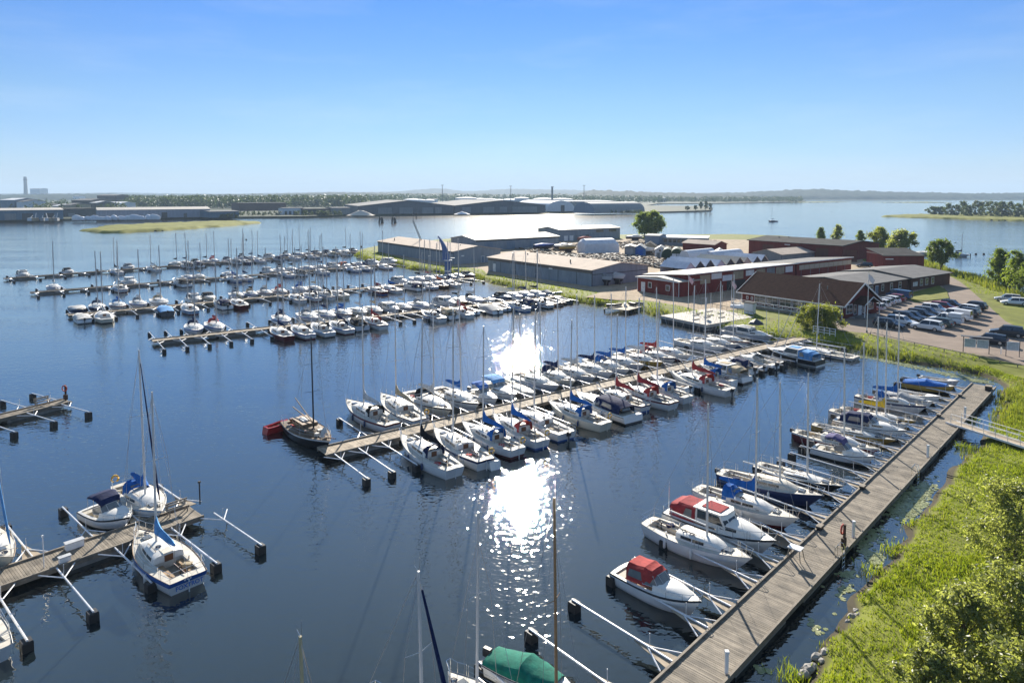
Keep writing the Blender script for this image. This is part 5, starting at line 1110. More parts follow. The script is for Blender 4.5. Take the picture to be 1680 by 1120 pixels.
# white boat shelter with bevelled roof
A = vec(960,416); B = vec(1016,414.3); ws = Bld('boat_shelter', 'big white tarpaulin boat shelter in the middle of yard', A, B, 7.5, 4.2, 'shelter')
L_ = ws.L; sec = lambda x, k: [(x, 0.02 + .4 * k * 0, 0), (x, .0, 3.6 - k * .9), (x, 1.4, 5.0 - k * 1.2), (x, 3.75, 5.5 - k * 1.3), (x, 6.1, 5.0 - k * 1.2), (x, 7.5, 3.6 - k * .9), (x, 7.48, 0)]
MB().loft([sec(0, .9), sec(.9, .05), sec(L_ - 1.3, 0), sec(L_, 1.1)], closed=False).add(sec(0, .9), [tuple(range(7))[::-1]]).add(sec(L_, 1.1), [tuple(range(7))]).build('tarpaulin', tarpw, ws.t)
for k in range(6): MB().bar((.6 + k * 2.35, -.03, 0), (.6 + k * 2.35, -.03, 3.4), .035, n=4).build('rib', whitec, ws.t)
# boat huts
def hut(name, lab, x, y, w, dpt, h, rise, wall, roofm, cat='hut'):
    a = vec(x - w * 2.35, y); b = shed(name, lab, a, a + Vector((w, -.25 * w, 0)), dpt, h, 0, wall, roofm, 'mono', eave=.02, cat=cat); L = b.L
    MB().add([(0, -.05, h + .1), (L, -.05, h + .1), (L / 2, -.05, h + rise), (0, dpt, h + .1), (L, dpt, h + .1), (L / 2, dpt, h + rise)], [(0, 1, 2), (3, 5, 4)]).build('gable', wall, b.t)
    for sg in (0, 1):
        x0 = -.2 if sg == 0 else L + .2; MB().add([(x0, -.25, h), (L / 2, -.25, h + rise + .06), (L / 2, dpt + .2, h + rise + .06), (x0, dpt + .2, h), (x0, -.25, h - .1), (L / 2, -.25, h + rise - .06), (L / 2, dpt + .2, h + rise - .06), (x0, dpt + .2, h - .1)], [(0, 1, 2, 3), (7, 6, 5, 4), (0, 4, 5, 1), (3, 2, 6, 7), (0, 3, 7, 4)]).build('roof_slope', roofm, b.t)
    return b
hut('boat_hut', 'grey boarded boat hut, first of the hut row', 1033, 420, 3.6, 8, 3.4, .5, greyc, roof_pale).slab('f', .5, 3.0, .05, 2.6, .02, .06, 'hut_door', bw('grey_door', (.33, .33, .34)))
hut('boat_hut', 'blue boat hut beside the grey one', 1049, 420, 3.8, 9, 2.8, 1.3, bw('hut_blue', (.07, .16, .36)), greyc).slab('f', .7, 3.1, .05, 2.3, .02, .06, 'hut_door', tarpb)
hut('boat_hut', 'beige gabled boat hut behind a small boat on trailer', 1066, 415, 4.2, 8, 2.6, 1.5, ply, roof_dark).window('f', 1.6, .8, 1.2, .9)
hh_ = hut('boat_hut', 'white gabled boat hut with one small window', 1083, 424, 3.8, 8, 3.0, 1.3, whitec, greyc); hh_.window('f', 1.4, .7, 2.4, .8); hh_.slab('f', .6, 1.7, .05, 2.0, .02, .06, 'hut_door', greyc)
def arch_hut(lab, x, y, w, dpt, h, m, front, cat='boat shelter', ex=None, rz=-14):
    a = vec(x - w * 2.35, y); t = thing('arch_shelter', lab, cat, a, R(rz)); pr = [(w / 2 - w / 2 * math.cos(math.pi * k / 10), h * math.sin(math.pi * k / 10) ** .6) for k in range(11)]
    MB().loft([[(px_, 0, pz) for px_, pz in pr], [(px_, dpt, pz) for px_, pz in pr]], closed=False).build('arch_roof', m, t, smooth=40)
    for y_ in (.05, dpt - .05): MB().add([(px_, y_, pz) for px_, pz in pr], [tuple(range(11))]).build('end_wall', front, t)
    for k in (0, 1): MB().box((w * (.32 + .36 * k), .0, h * .3), (w * .33, .06, h * .58)).build('shelter_door', ex or front, t)
    return t
greenc = bw('green_canvas', (.035, .06, .04))
arch_hut('dark green arched boat shelter in the hut row', 1094, 427, 4.0, 9, 4.0, greenc, greenc); arch_hut('arched shelter with green fanlight and white doors', 1109, 429, 4.2, 9, 4.4, greenc, greenc, ex=whitec)
arch_hut('white arched shelter with crossed white doors', 1123, 430, 4.0, 16, 4.0, tarpw, whitec, ex=whitec, rz=-48); arch_hut('low white tunnel tent beside the zigzag tents', 1163, 427, 4.6, 18, 3.2, tarpw, tarpw, rz=-50)
hut('boat_hut', 'small blue hut squeezed between white tunnel tents', 1181, 424, 3.4, 6, 2.2, 1.2, bw('hut_blue', (.07, .16, .36)), greyc)
# zigzag row of white ridge tents along the boathouse
e0 = f0 + va * 27.0 - ua * 23; step = 4.3
for i in range(9):
    o = e0 + va * (step * i) - ua * random.uniform(-.3, .3); m_ = (tarpw, mat('cream_tarp', (.6, .53, .42), .75, var=.2, bump=.04))[i in (4, 5, 6)]
    t = thing('ridge_tent', f"{'white' if m_ is tarpw else 'cream'} ridge tent, {ORD[i].replace('outermost', 'first')} in the zigzag row from the blue shed", 'tent', (o.x, o.y, GZ), math.atan2(va.y, va.x), 'zigzag ridge tents'); l = 9 + (i % 3) * 2.5
    for y0_, y1_ in ((0, step / 2), (step / 2, step)):
        zz = (2.1, 3.8 + .15 * (i % 3)) if y0_ == 0 else (3.8 + .15 * (i % 3), 2.1); MB().add([(y0_, -.2, zz[0]), (y1_, -.2, zz[1]), (y1_, l, zz[1]), (y0_, l, zz[0])], [(0, 1, 2, 3)]).build('canvas_slope', m_, t)
    for y_ in (0, l - .2):
        MB().add([(0.05, y_, 0), (step - .05, y_, 0), (step - .05, y_, 2.1), (step / 2, y_, 3.75), (.05, y_, 2.1)], [(0, 1, 2, 3, 4)]).build('end_canvas', dgrey if (i % 3 and y_ == 0) else m_, t)
q = vec(1300,428); g4 = shed('canvas_shed', 'tan and white striped canvas boat shed by the big dark hall', vec(1282,430), vec(1345,424), 11, 2.4, 1.4, greyc, roof_tan, 'u', eave=.3); 
for k in range(5): MB().box((2 + k * 3.4, 2.6, 3.16), (1.5, 6.2, .04), ry=0).build('roof_patch', whitec, g4.t) if 0 else None
# blue boat crane
q = vec(735,446.5); ct = thing('boat_crane', 'curved blue boat crane rising over the masts at the quay', 'crane', q, R(-8)); cb = mat('crane_blue', (.045, .11, .27), .5, var=.2, scale=.8)
MB().bar((0, 0, -1), (0, 0, 3.3), 1.05, .95, n=12).build('pedestal', cb, ct); MB().bar((0, 0, 3.3), (0, 0, 3.55), 1.2, n=12).build('slew_ring', whitec, ct)
rs_ = []
for f in [i / 8 for i in range(9)]:
    x = -.6 + 1.2 * math.sin(f * 2.1) * 0 - 2.9 * f * f + .6 * f; z = 3.5 + 7.0 * f; w_ = 1.25 * (1 - f) ** .8 + .12; rs_.append([(x - w_ * .8, -.35, z), (x + w_ * .8, -.35, z), (x + w_ * .8, .35, z), (x - w_ * .8, .35, z)])
MB().loft(rs_).build('curved_jib', cb, ct, smooth=40); MB().box((1.3, 0, 4.1), (1.3, .9, .12)).build('service_platform', whitec, ct); MB().bar((-2.95, 0, 10.3), (-2.95, 0, 7.2), .03, n=4).build('hook_wire', wire, ct)
# slender lattice crane behind the shed
q = vec(689,418); lt = thing('lattice_mast', 'thin dark lattice boom standing behind the blue crane', 'crane', q, 0)
a, c = Vector((2.6, 0, 0)), Vector((-2.4, 0, 12.5))
for dx, dy in ((-.3, -.3), (.3, -.3), (.3, .3), (-.3, .3)): MB().bar(a + Vector((dx, dy, 0)), c + Vector((dx * .6, dy * .6, 0)), .07, n=4).build('chord', blackp, lt)
for k in range(14):
    p0, p1 = a.lerp(c, k / 14), a.lerp(c, (k + 1) / 14); sx = .3 if k % 2 else -.3; MB().bar(p0 + Vector((sx, -.3, 0)), p1 + Vector((-sx, -.3, 0)), .04, n=3).build('lacing', blackp, lt)
MB().bar(c, c + Vector((0, 0, 3.2)), .08, n=4).build('tip_post', blackp, lt); MB().bar(c + Vector((1.2, 0, .5)), c + Vector((1.2, 0, 2.9)), .16, n=5).build('tip_hook', blackp, lt)
# concrete quay slab and small landing stage
slab_m = mat('quay_slab', (.50, .45, .38), .9, var=.15, scale=.6, spots=((.4, .36, .3), .7, .6))
t = thing('boat_slab', 'pale concrete quay slab jutting into the water by the clubhouse', 'quay', (0, 0, 0)); pp = [P(x, y, 1.05) for x, y in ((1083,517.5),(1159,533),(1238,520),(1170,505))]
MB().prism([(p.x, p.y) for p in pp], .55, 1.05).build('slab', slab_m, t); MB().prism([(p.x + .25, p.y + .3) for p in pp], -.6, .545).build('footing', dgrey, t)
for i in range(9):
    p = pp[2].lerp(pp[3], i / 8); MB().bar(p + Vector((-.3, -.3, 0)), p + Vector((-.3, -.3, .9)), .04, n=4).build('railing_post', kerbm, t)
a, c = pp[2] + Vector((-.3, -.3, .9)), pp[3] + Vector((-.3, -.3, .9)); MB().bar(a, c, .045, n=4).build('rail', kerbm, t)
for i in range(8): p = pp[1].lerp(pp[3], .28 + .06 * i) + Vector(((i % 3 - 1) * 2.2, (i % 2) * 1.1, 0)); MB().box((p.x, p.y, 1.12), (1.5, .35, .13), rz=.6).build('timber_baulk', kerbm, t)
t = thing('landing_stage', 'small grey landing stage on dark piles beside the red annex', 'jetty', (0, 0, 0)); pp = [P(x, y, .75) for x, y in ((992,505),(1030,509),(1064,500),(1028,497))]
MB().prism([(p.x, p.y) for p in pp], .6, .75).build('stage_deck', wood_pale, t)
for p in pp[:3]: MB().bar((p.x, p.y + .2, -1), (p.x, p.y + .2, .6), .16, n=6).build('pile', blackp, t)
for i in range(5): p = pp[0].lerp(pp[2], .15 + .16 * i); MB().box((p.x, p.y + .6, 1.1), (1.8, .5, .5), rz=i * .7).build('stacked_float', (blackp, kerbm, whitec)[i % 3], t)
# the lake jetty behind the trees
t = thing('lake_jetty', 'narrow jetty at the lake behind the trees', 'jetty', (0, 0, 0)); a, c = P(1496,413,.7), P(1592,418.5,.7); d = (c - a).normalized(); n_ = Vector((-d.y, d.x, 0)) * .9
MB().prism([(p.x, p.y) for p in (a + n_, a - n_, c - n_, c + n_)], .5, .7).build('jetty_deck', wood_grey, t)
for i in range(7): p = a.lerp(c, i / 6); MB().bar((p.x, p.y, -1), (p.x, p.y, 1.3), .14, n=5).build('pile', blackp, t)
place2('M', (1530,417), (1505,414), .6, 0, D(style='cover', canopy='white', motor=False), 'white covered boat at the lake jetty partly behind a tree', 'motorboat', None)

# ------------------------------------------------------------------ port across the river
def port(name, lab, A, B, W, h, rise, wall, roofm, doors=(), mode='u', z=1.8, gables=0):
    a, b_ = P(*A, z), P(*B, z); b = Bld(name, lab, a, b_, W, h, 'warehouse', 'port buildings across the river', z)
    if not gables: b.walls(wall, hr=rise if mode == 'mono' else 0); b.end_walls(wall, rise, mode); b.roof(roofm, rise, mode, .4, th=.4)
    else:
        b.walls(wall); b.end_walls(wall, 0, 'mono'); w = b.L / gables
        for i in range(gables):
            x0, x1, xm = i * w, (i + 1) * w, (i + .5) * w
            MB().add([(x0, -.05, h), (x1, -.05, h), (xm, -.05, h + rise), (x0, W, h), (x1, W, h), (xm, W, h + rise)], [(0, 1, 2), (3, 5, 4)]).build('gable', wall, b.t)
            for p, q in (((x0, h), (xm, h + rise)), ((xm, h + rise), (x1, h))): MB().add([(p[0], -.8, p[1] + .1), (q[0], -.8, q[1] + .1), (q[0], W, q[1] + .1), (p[0], W, p[1] + .1), (p[0], -.8, p[1] - .5), (q[0], -.8, q[1] - .5)], [(0, 1, 2, 3), (4, 5, 1, 0)]).build('roof_slope', roofm, b.t)
    for x0, x1, hh, m_ in doors: b.slab('f', x0 * b.L, x1 * b.L, .1, hh, .06, .25, 'loading_door', m_)
    return b
pd = greyc; pblue = bw('port_blue', (.12, .19, .25))
port('port_warehouse', 'blue warehouse with white roof edge at the far left bank', (-140,364), (104,359.5), 40, 8.0, 1.5, pblue, roof_pale, [(.1 + .12 * i, .18 + .12 * i, 5.5, (pd, dgrey)[i % 2]) for i in range(6)] + [(.86, .93, 5.5, blackp)])
port('port_warehouse', 'low dark grey warehouse between the two light roofed ones', (107,356), (158,354.5), 40, 7.5, .5, dgrey, roof_dark, [(.1, .3, 3.5, greyc)])
port('port_warehouse', 'long pale walled warehouse with cream roof behind shrink wrapped boats', (160,359), (345,356), 30, 7.5, 2.0, bw('port_lilac', (.30, .32, .37)), roof_pale, [(.55, .6, 5, blackp), (.75, .78, 4, dgrey)])
port('port_warehouse', 'blue grey low extension at the end of cream roofed warehouse', (345,357.5), (392,356.5), 30, 5.5, .6, pblue, roof_grey)
port('port_warehouse', 'dark red brown depot behind the quay road', (392,346), (470,345), 40, 10, .5, bw('port_brown', (.11, .06, .055)), roof_dark)
port('port_warehouse', 'grey white low office on the quay', (464,352.5), (498,352), 20, 7, .3, whitec, roof_grey, [(.1 + .2 * i, .2 + .2 * i, 4, dgrey) for i in range(4)])
port('port_warehouse', 'dark quay store beside the office', (499,352.5), (545,351.8), 22, 6, .4, dgrey, roof_dark); port('port_warehouse', 'grey store with pale doors at the gravel heap', (546,352), (575,351.5), 22, 7, .5, greyc, roof_grey)
port('port_warehouse', 'big grey twin gabled warehouse on the quay', (588,351.5), (744,350), 130, 9.0, 6.0, bw('port_grey', (.12, .13, .145)), roof_grey, [(.2, .34, 7, pd), (.42, .56, 7, pd), (.66, .78, 7, pd), (.80, .87, 7, greyc)], gables=1)
port('port_warehouse', 'second big grey gabled warehouse nearer the sun glitter', (746,350), (895,348.2), 130, 9.0, 6.0, bw('port_grey', (.12, .13, .145)), roof_grey, [(.08, .17, 7, pd), (.3, .42, 7, pd), (.48, .56, 7, greyc), (.62, .9, 7, pd)], gables=1)
def arch_hall(lab, A, B, W, h, m, front, side=False):
    a, c = P(*A, 1.8), P(*B, 1.8); L = (c - a).length; t = thing('arched_warehouse', lab, 'warehouse', a, math.atan2((c - a).y, (c - a).x), 'port buildings across the river')
    if side: pr = [(W / 2 - W / 2 * math.cos(math.pi * k / 10), h * math.sin(math.pi * k / 10) ** .7) for k in range(11)]; rg = [[(x, y, z) for y, z in pr] for x in (0, L)]
    else: pr = [(L / 2 - L / 2 * math.cos(math.pi * k / 10), h * math.sin(math.pi * k / 10) ** .7) for k in range(11)]; rg = [[(x, y, z) for x, z in pr] for y in (0, W)]
    MB().loft(rg, closed=False).build('arched_roof', m, t, smooth=40)
    for r_ in rg: MB().add(r_, [tuple(range(11))]).build('end_wall', front, t)
    if not side: MB().box((L * .55, -.2, 4), (L * .13, .5, 8)).build('loading_door', dgrey, t)
arch_hall('white arched warehouse with one dark door on the quay', (898,347), (943,346.5), 100, 14, whitec, whitec); arch_hall('long grey barrel roofed warehouse at the grassy spit', (975,350.3), (1058,348.8), 40, 13, greyc, steelblue, True)
port('port_warehouse', 'flat pale roofed hall behind the arched warehouse', (930,342), (1010,341), 80, 11, .8, greyc, whitec)
def tank(lab, x, y, dia, h):
    q = P(x, y, 1.8); t = thing('storage_tank', lab, 'tank', q, 0, 'white storage tanks of the port'); MB().bar((0, 0, 0), (0, 0, h), dia / 2, n=20, caps=False).build('shell', whitec, t, smooth=40)
    MB().loft([[(dia / 2 * k * math.cos(a), dia / 2 * k * math.sin(a), h + z) for a in [2 * math.pi * i / 20 for i in range(20)]] for k, z in ((1.02, 0), (.7, 1.2), (.3, 1.9), (.02, 2.0))]).build('roof', whitec, t, smooth=40)
for i, (x, dia, h) in enumerate(((676,34,12), (690,22,11), (704,24,10.5), (765,44,15), (788,30,13), (803,30,12.5), (818,28,11), (838,34,12), (856,30,15), (892,44,13.5), (922,44,13))): tank(f"white round storage tank, {ORD[i].replace('outermost', 'first')} from the wooded side of the port", x, 337.5, dia, h)
# chimney and power station far left
q = P(43, 327, 1.5); t = thing('power_station_chimney', 'tall slim chimney on the horizon at the left', 'chimney', q); MB().bar((0, 0, 0), (0, 0, ztop(q, 290.5)), 10, 7, n=10).build('stack', greyc, t); MB().bar((0, 0, ztop(q, 296)), (0, 0, ztop(q, 295)), 9, n=10).build('band', dgrey, t)
port('power_station', 'pale power station block beside the tall chimney', (50,327), (66,327), 60, 52, 2, whitec, greyc); port('power_station_annex', 'small white annex right of the power station', (64,326.5), (74,326.5), 60, 22, 2, whitec, whitec)
for i, (x, y0) in enumerate(((838,307), (906,308), (958,306), (726,305.5), (1140,330))[:4]): q = P(x, 338, 1.8); t = thing('port_light_mast', ('thin light mast above the small tanks', 'sturdy dark mast between the big tanks', 'thin light mast over the arched warehouse', 'thin mast on the far port wood')[i], 'mast', q, 0, 'port light masts'); MB().bar((0, 0, 0), (0, 0, ztop(q, y0)), .9 if i != 1 else 2.2, .5 if i != 1 else 2.0, n=5).build('pole', greyc, t); MB().box((0, 0, ztop(q, y0)), (5, 1, .8)).build('lamp_head', dgrey, t)
# town blocks behind the port
tb = random.Random(5)
for i, (x0, x1, y, h, m_) in enumerate(((1,24,349,15,steelblue), (28,39,349,13,whitec), (118,148,347,14,dgrey), (148,158,347,11,dgrey), (160,191,340,20,bw('brick_dark', (.13, .1, .09))), (146,165,346,9,whitec), (170,198,344,9,whitec), (104,116,349,9,ply), (55,80,346,7,greyc), (86,104,347,7,greyc), (297,305,333,9,whitec), (700,716,332,8,whitec), (1083,1092,331.5,12,whitec), (120,130,329,16,whitec))):
    port('town_building', ('grey blue block at the far left behind the blue warehouse', 'small white house front by the grey blue block', 'dark sawtooth factory left of the town wood', 'low dark wing of the sawtooth factory', 'tall dark brick block above white sheds', 'left white long shed below the brick block', 'right white long shed below the brick block', 'tan low house among the town roofs', 'low grey roofs behind the blue warehouse', 'second low grey roofs behind the blue warehouse', 'tiny white house in the distant wood', 'small white house among the port wood', 'lone white house on the wooded lake hill', 'white hall far out on the plain')[i], (x0, y), (x1, y), 40, h, 2.0, m_, roof_grey if i % 3 else whitec)
def heap(lab, x, y, w, h, m, cat):
    q = P(x, y, 1.8); xs = np.linspace(-1, 1, 13); X, Y = np.meshgrid(xs, xs); Z = h * np.clip(1 - np.hypot(X, Y), 0, 1) * (.85 + .3 * vnoise(X * 9, Y * 9, 2, int(x))); nx = 13
    iy, ix = np.meshgrid(np.arange(12), np.arange(12), indexing='ij'); a = (iy * nx + ix).ravel()
    o = link('material_heap', np_mesh('material_heap', np.column_stack([X.ravel() * w, Y.ravel() * w * .6, Z.ravel()]), np.column_stack([a, a + 1, a + nx + 1, a + nx]), m), None, q); tag(o, lab, cat)
heap('pale gravel heap at the corner of twin gabled warehouse', 592, 353.3, 14, 6, mat('pale_gravel', (.6, .52, .42), .9), 'gravel heap'); heap('small white heap on the quay in front of the warehouses', 758, 351.5, 9, 3, whitec, 'gravel heap')
for i, x in enumerate((127, 136, 146, 157, 168, 178, 188, 200, 212, 222, 232, 244, 254)):
    q = P(x, 361.2 - i * .08, 1.8); t = thing('wrapped_boat', f"shrink wrapped boat, {ORD[i].replace('outermost', 'first')} from the left on the far quay", 'wrapped boat', q, R(rs.uniform(-50, 30)), 'shrink wrapped boats on the far quay'); L_ = rs.uniform(6.5, 9.5); h_ = rs.uniform(3, 5)
    MB().loft([[(xx * L_ / 2, yy * k * 1.7, zz * h_ * kk) for yy, zz in ((-1, 0), (-1.1, .5), (-.5, .95), (0, 1), (.5, .95), (1.1, .5), (1, 0))] for xx, k, kk in ((-1, .8, .8), (-.4, 1, 1), (.3, .95, .9), (1, .15, .6))]).build('wrapping', tarpw if i % 4 else whitec, t, smooth=50); MB().box((0, 0, -.2), (L_ * .7, 1.6, .5)).build('cradle', dgrey, t)
for i, x in enumerate((50, 58, 70, 78, 86, 93)): q = P(x, 362.6, 1.8); t = thing('quay_equipment', f"piece of pale machinery, {ORD[i].replace('outermost', 'first')} from left, on quay before the blue warehouse", 'machinery', q, 0, 'machinery on the far quay'); MB().box((0, 0, 1.3), (3.5 + i % 3, 2.5, 2.4), rz=i).build('body', (whitec, ply, greyc)[i % 3], t); MB().bar((0, 0, 2.4), (2 - i % 4, 0, 4.5 + i % 2 * 2), .3, n=5).build('arm', whitec, t)
# ------------------------------------------------------------------ trees, bushes, grass, reeds, lilies, rocks
bark = mat('bark', (.12, .09, .065), .9, var=.35, scale=3)
def leaves(cents, rads, n, size, seed, squash=.85, hang=0.0, shell=.3):
    """n rhombic leaves spread through a set of clumps; denser towards each clump's skin"""
    r = np.random.default_rng(seed); C = np.asarray(cents, float); Rr = np.asarray(rads, float)
    w = Rr ** 2; k = r.choice(len(C), n, p=w / w.sum()); d = r.normal(size=(n, 3)); d /= np.linalg.norm(d, axis=1)[:, None]
    f = np.abs(r.normal(0, .62, n)) + .12; p = C[k] + d * (Rr[k] * f)[:, None] * np.array([1, 1, squash])
    nrm = d * .6 + r.normal(size=(n, 3)) * .55 + np.array([0, 0, .35]); nrm /= np.linalg.norm(nrm, axis=1)[:, None]
    t = np.cross(nrm, r.normal(size=(n, 3))); t /= np.linalg.norm(t, axis=1)[:, None]
    if hang: t = t * (1 - hang) + np.array([0, 0, -1.0]) * hang; t /= np.linalg.norm(t, axis=1)[:, None]
    b = np.cross(nrm, t); s = size * (.6 + .8 * r.random(n))[:, None]
    V = np.stack([p - t * s, p + b * s * .42, p + t * s, p - b * s * .42], 1).reshape(-1, 3)
    return V, np.arange(n * 4).reshape(-1, 4)
lm_willow = leaf_mat('leaf_willow', (.24, .28, .10), (.40, .42, .19), .72, .38); lm_green = leaf_mat('leaf_green', (.13, .19, .035), (.27, .33, .08), .68); lm_dark = leaf_mat('leaf_dark', (.10, .15, .03), (.20, .25, .07), .66); lm_yel = leaf_mat('leaf_yellow', (.20, .24, .045), (.36, .37, .10), .62); lm_far = leaf_mat('leaf_far', (.05, .075, .03), (.10, .135, .05), .35)
def tree(name, lab, q, h, w, lm, n, size, seed, trunk=.3, ncl=14, shape=1.0, cat='tree', group=None, base=.18, hang=0.0, squash=.85, tops=1):
    ncl = int(ncl * 2.1); r = random.Random(seed); t = thing(name, lab, cat, q, r.uniform(0, 6), group)
    cents, rads = [], []
    for i in range(ncl):
        f = (i + .5) / ncl; z = h * (base + (1 - base) * f); prof = math.sin(math.pi * min(1, (.12 + f * .86))) ** .7 * shape + (1 - shape) * (1 - f)
        a = i * 2.4 + r.uniform(-.5, .5); rr = w / 2 * prof * r.uniform(.15, .86); cr = max(.125 * h * r.uniform(.5, 1.1) * (.6 + .6 * prof), .085 * w)
        z = min(z, h - cr * .75)
        cents.append((math.cos(a) * rr, math.sin(a) * rr, max(z, cr * .75))); rads.append(cr)
    V, F = leaves(cents, rads, n, size, seed, squash, hang)
    link('crown', np_mesh('crown', V, F, lm), t)
    b = MB(); b.tube([(0, 0, -.3), (.03 * h, .01 * h, h * .3), (-.01 * h, .02 * h, h * .75)], [trunk, trunk * .75, trunk * .25], 7)
    tk = b.build('trunk', bark, t, smooth=True)
    for i in range(0, ncl, 4): MB().bar((0.01 * h, .01 * h, h * .25 + cents[i][2] * .2), cents[i], trunk * .32, trunk * .08, n=5).build('limb', bark, tk)
    return t
def px_h(q, ytop): return ztop(q, ytop) - q.z
# pair of round trees by the far water, poplars and willows behind the red halls
q = P(1057, 389, GZ); tree('round_tree', 'left one of two round trees standing at the far water', q, 13, 14, lm_green, 11000, .42, 1, .4, 18)
q = P(1073, 390, GZ); tree('round_tree', 'right and denser one of two round trees at the far water', q, 13.8, 14, lm_green, 12000, .42, 2, .4, 18)
for i, (x, yb, yt, w, lm) in enumerate(((1346, 397, 373, 5.0, lm_green), (1373, 399, 368, 5.6, lm_willow), (1411, 404, 378, 5.0, lm_green))): q = P(x, yb, GZ); tree('small_tree', ('small pointed tree behind the big dark hall', 'taller light green tree behind the big dark hall', 'narrow tree at the right end of big dark hall')[i], q, px_h(q, yt), w, lm, 4500, .33, 10 + i, .25, 12, .75)
q = P(1444, 413, GZ); tree('willow', 'loose feathery willow behind the small red barn', q, px_h(q, 373), 11, lm_yel, 7500, .4, 20, .45, hang=.3)
q = P(1477, 420, GZ); tree('willow', 'big dense rounded willow behind the small red barn', q, px_h(q, 378), 13, lm_willow, 11000, .4, 21, .5, 18, hang=.3)
q = P(1543, 446, GZ); tree('shore_tree', 'dark spreading tree by the gravel path at the lake', q, px_h(q, 393), 10.5, lm_dark, 6500, .34, 22, .35, 15, base=.32)
for i, (x, yb, yt, w, lm) in enumerate(((1638, 470, 407, 5.2, lm_green), (1664, 480, 410, 6.2, lm_green), (1683, 487, 428, 5.5, lm_dark), (1652, 474, 440, 4.2, lm_green), (1705, 492, 415, 7, lm_dark))): q = P(x, yb, GZ); tree('birch', ('slender birch, first of the clump on the right lake shore', 'tallest birch of the clump on the right lake shore', 'birch at the photo edge on the right lake shore', 'low young birch inside the clump on the lake shore', 'dark birch half cut by the right photo edge')[i], q, px_h(q, yt), w, lm, 5000, .26, 30 + i, .2, 13, .8)
# bush by the clubhouse
q = P(1345, 539, GZ); tree('willow_bush', 'bright yellow green willow bush before the clubhouse', q, 3.9, 9.0, lm_yel, 15000, .17, 40, .2, 30, base=.06, cat='bush')
# the big willow bushes on the near bank
for i, (x, yb, h, w, n) in enumerate(((1668, 930, 5.2, 7.6, 17000), (1580, 1100, 4.0, 4.6, 13000), (1665, 1085, 4.6, 5.6, 15000), (1530, 1165, 2.8, 3.4, 10000), (1690, 1215, 4, 5.6, 14000))):
    q = P(x, yb, GZ); tree('bank_willow', ('biggest silvery willow bush, highest on the near grassy bank', 'silvery willow bush at the bottom edge of the near bank', 'silvery willow bush in the bottom corner of the photo', 'low willow shoot at the bottom edge beside the water', 'willow bush cut by the bottom corner')[i], q, h, w, lm_willow, n, .095, 50 + i, .16, 30, base=.06, cat='bush', group='willow bushes on the near bank')
# wooded island
lm_isl = leaf_mat('leaf_island', (.07, .10, .035), (.15, .18, .07), .45)
for i in range(17):
    x = 1532 + i * 11.5 + rs.uniform(-3, 3); q = P(x, 352.5 + rs.uniform(-1, 1) + i * .25, 1.2); tree('island_tree', f"{ORD[i].replace('outermost', 'first')} tree from the left on the low wooded island", q, rs.uniform(11, 17) if i > 1 else 9, rs.uniform(15, 21), lm_isl, 1500, .85, 70 + i, .4, 11, base=.03, cat='tree', group='trees on the wooded island')
for i, (x, y) in enumerate(((1150, 344), (1158, 345), (1165, 345.5), (1128, 345), (1141, 345))): q = P(x, y, 1.8); tree('spit_tree', f"{ORD[i].replace('outermost', 'first')} low tree at the tip of the grassy spit", q, (12, 13, 10, 6, 7)[i], 8, lm_far, 500, .9, 95 + i, .3, 7, cat='tree', group='trees on the grassy spit')
# woods behind the port: too far off and too many to count
def wood(name, lab, boxes, seed, lm=lm_far):
    r = np.random.default_rng(seed); Vs, Fs, o = [], [], 0
    for x0, x1, y0, y1, n, hm in boxes:
        for _ in range(n):
            x, y = r.uniform(x0, x1), r.uniform(y0, y1); q = P(x, y, 1.8); h = hm * r.uniform(.65, 1.15); w = h * r.uniform(.35, .6)
            c = [(q.x + r.normal() * w * .3, q.y + r.normal() * w * .3, 1.8 + h * f) for f in (.22, .45, .65, .84)]
            V, F = leaves(c, [w * .55, w * .62, w * .5, w * .3], 80, h * .085 + .3, int(r.integers(1e9)), .9, 0, .6); Vs.append(V); Fs.append(F + o); o += len(V)
    tag(link(name, np_mesh(name, np.concatenate(Vs), np.concatenate(Fs), lm)), lab, kind='stuff')
wood('port_wood', 'dark wood between the town and the port', [(205, 470, 334.5, 342, 620, 20), (466, 600, 334, 340, 330, 21), (600, 660, 331, 335, 100, 22)], 3)
wood('town_trees', 'scattered trees among the town roofs', [(0, 210, 330, 350, 190, 12), (210, 480, 330, 334.5, 170, 14), (620, 930, 327.5, 331.5, 360, 24)], 4)
wood('lake_wood', 'trees along the foot of the lake hill', [(930, 1085, 327.6, 333, 300, 20), (1085, 1316, 328.8, 331.8, 420, 17)], 5)
wood('quay_scrub', 'low scrub along the far quay', [(480, 560, 352.5, 353.5, 50, 5), (355, 392, 356.6, 357.5, 20, 4.5), (1000, 1056, 349.4, 350, 30, 4), (380, 470, 350, 354, 40, 4)], 6)

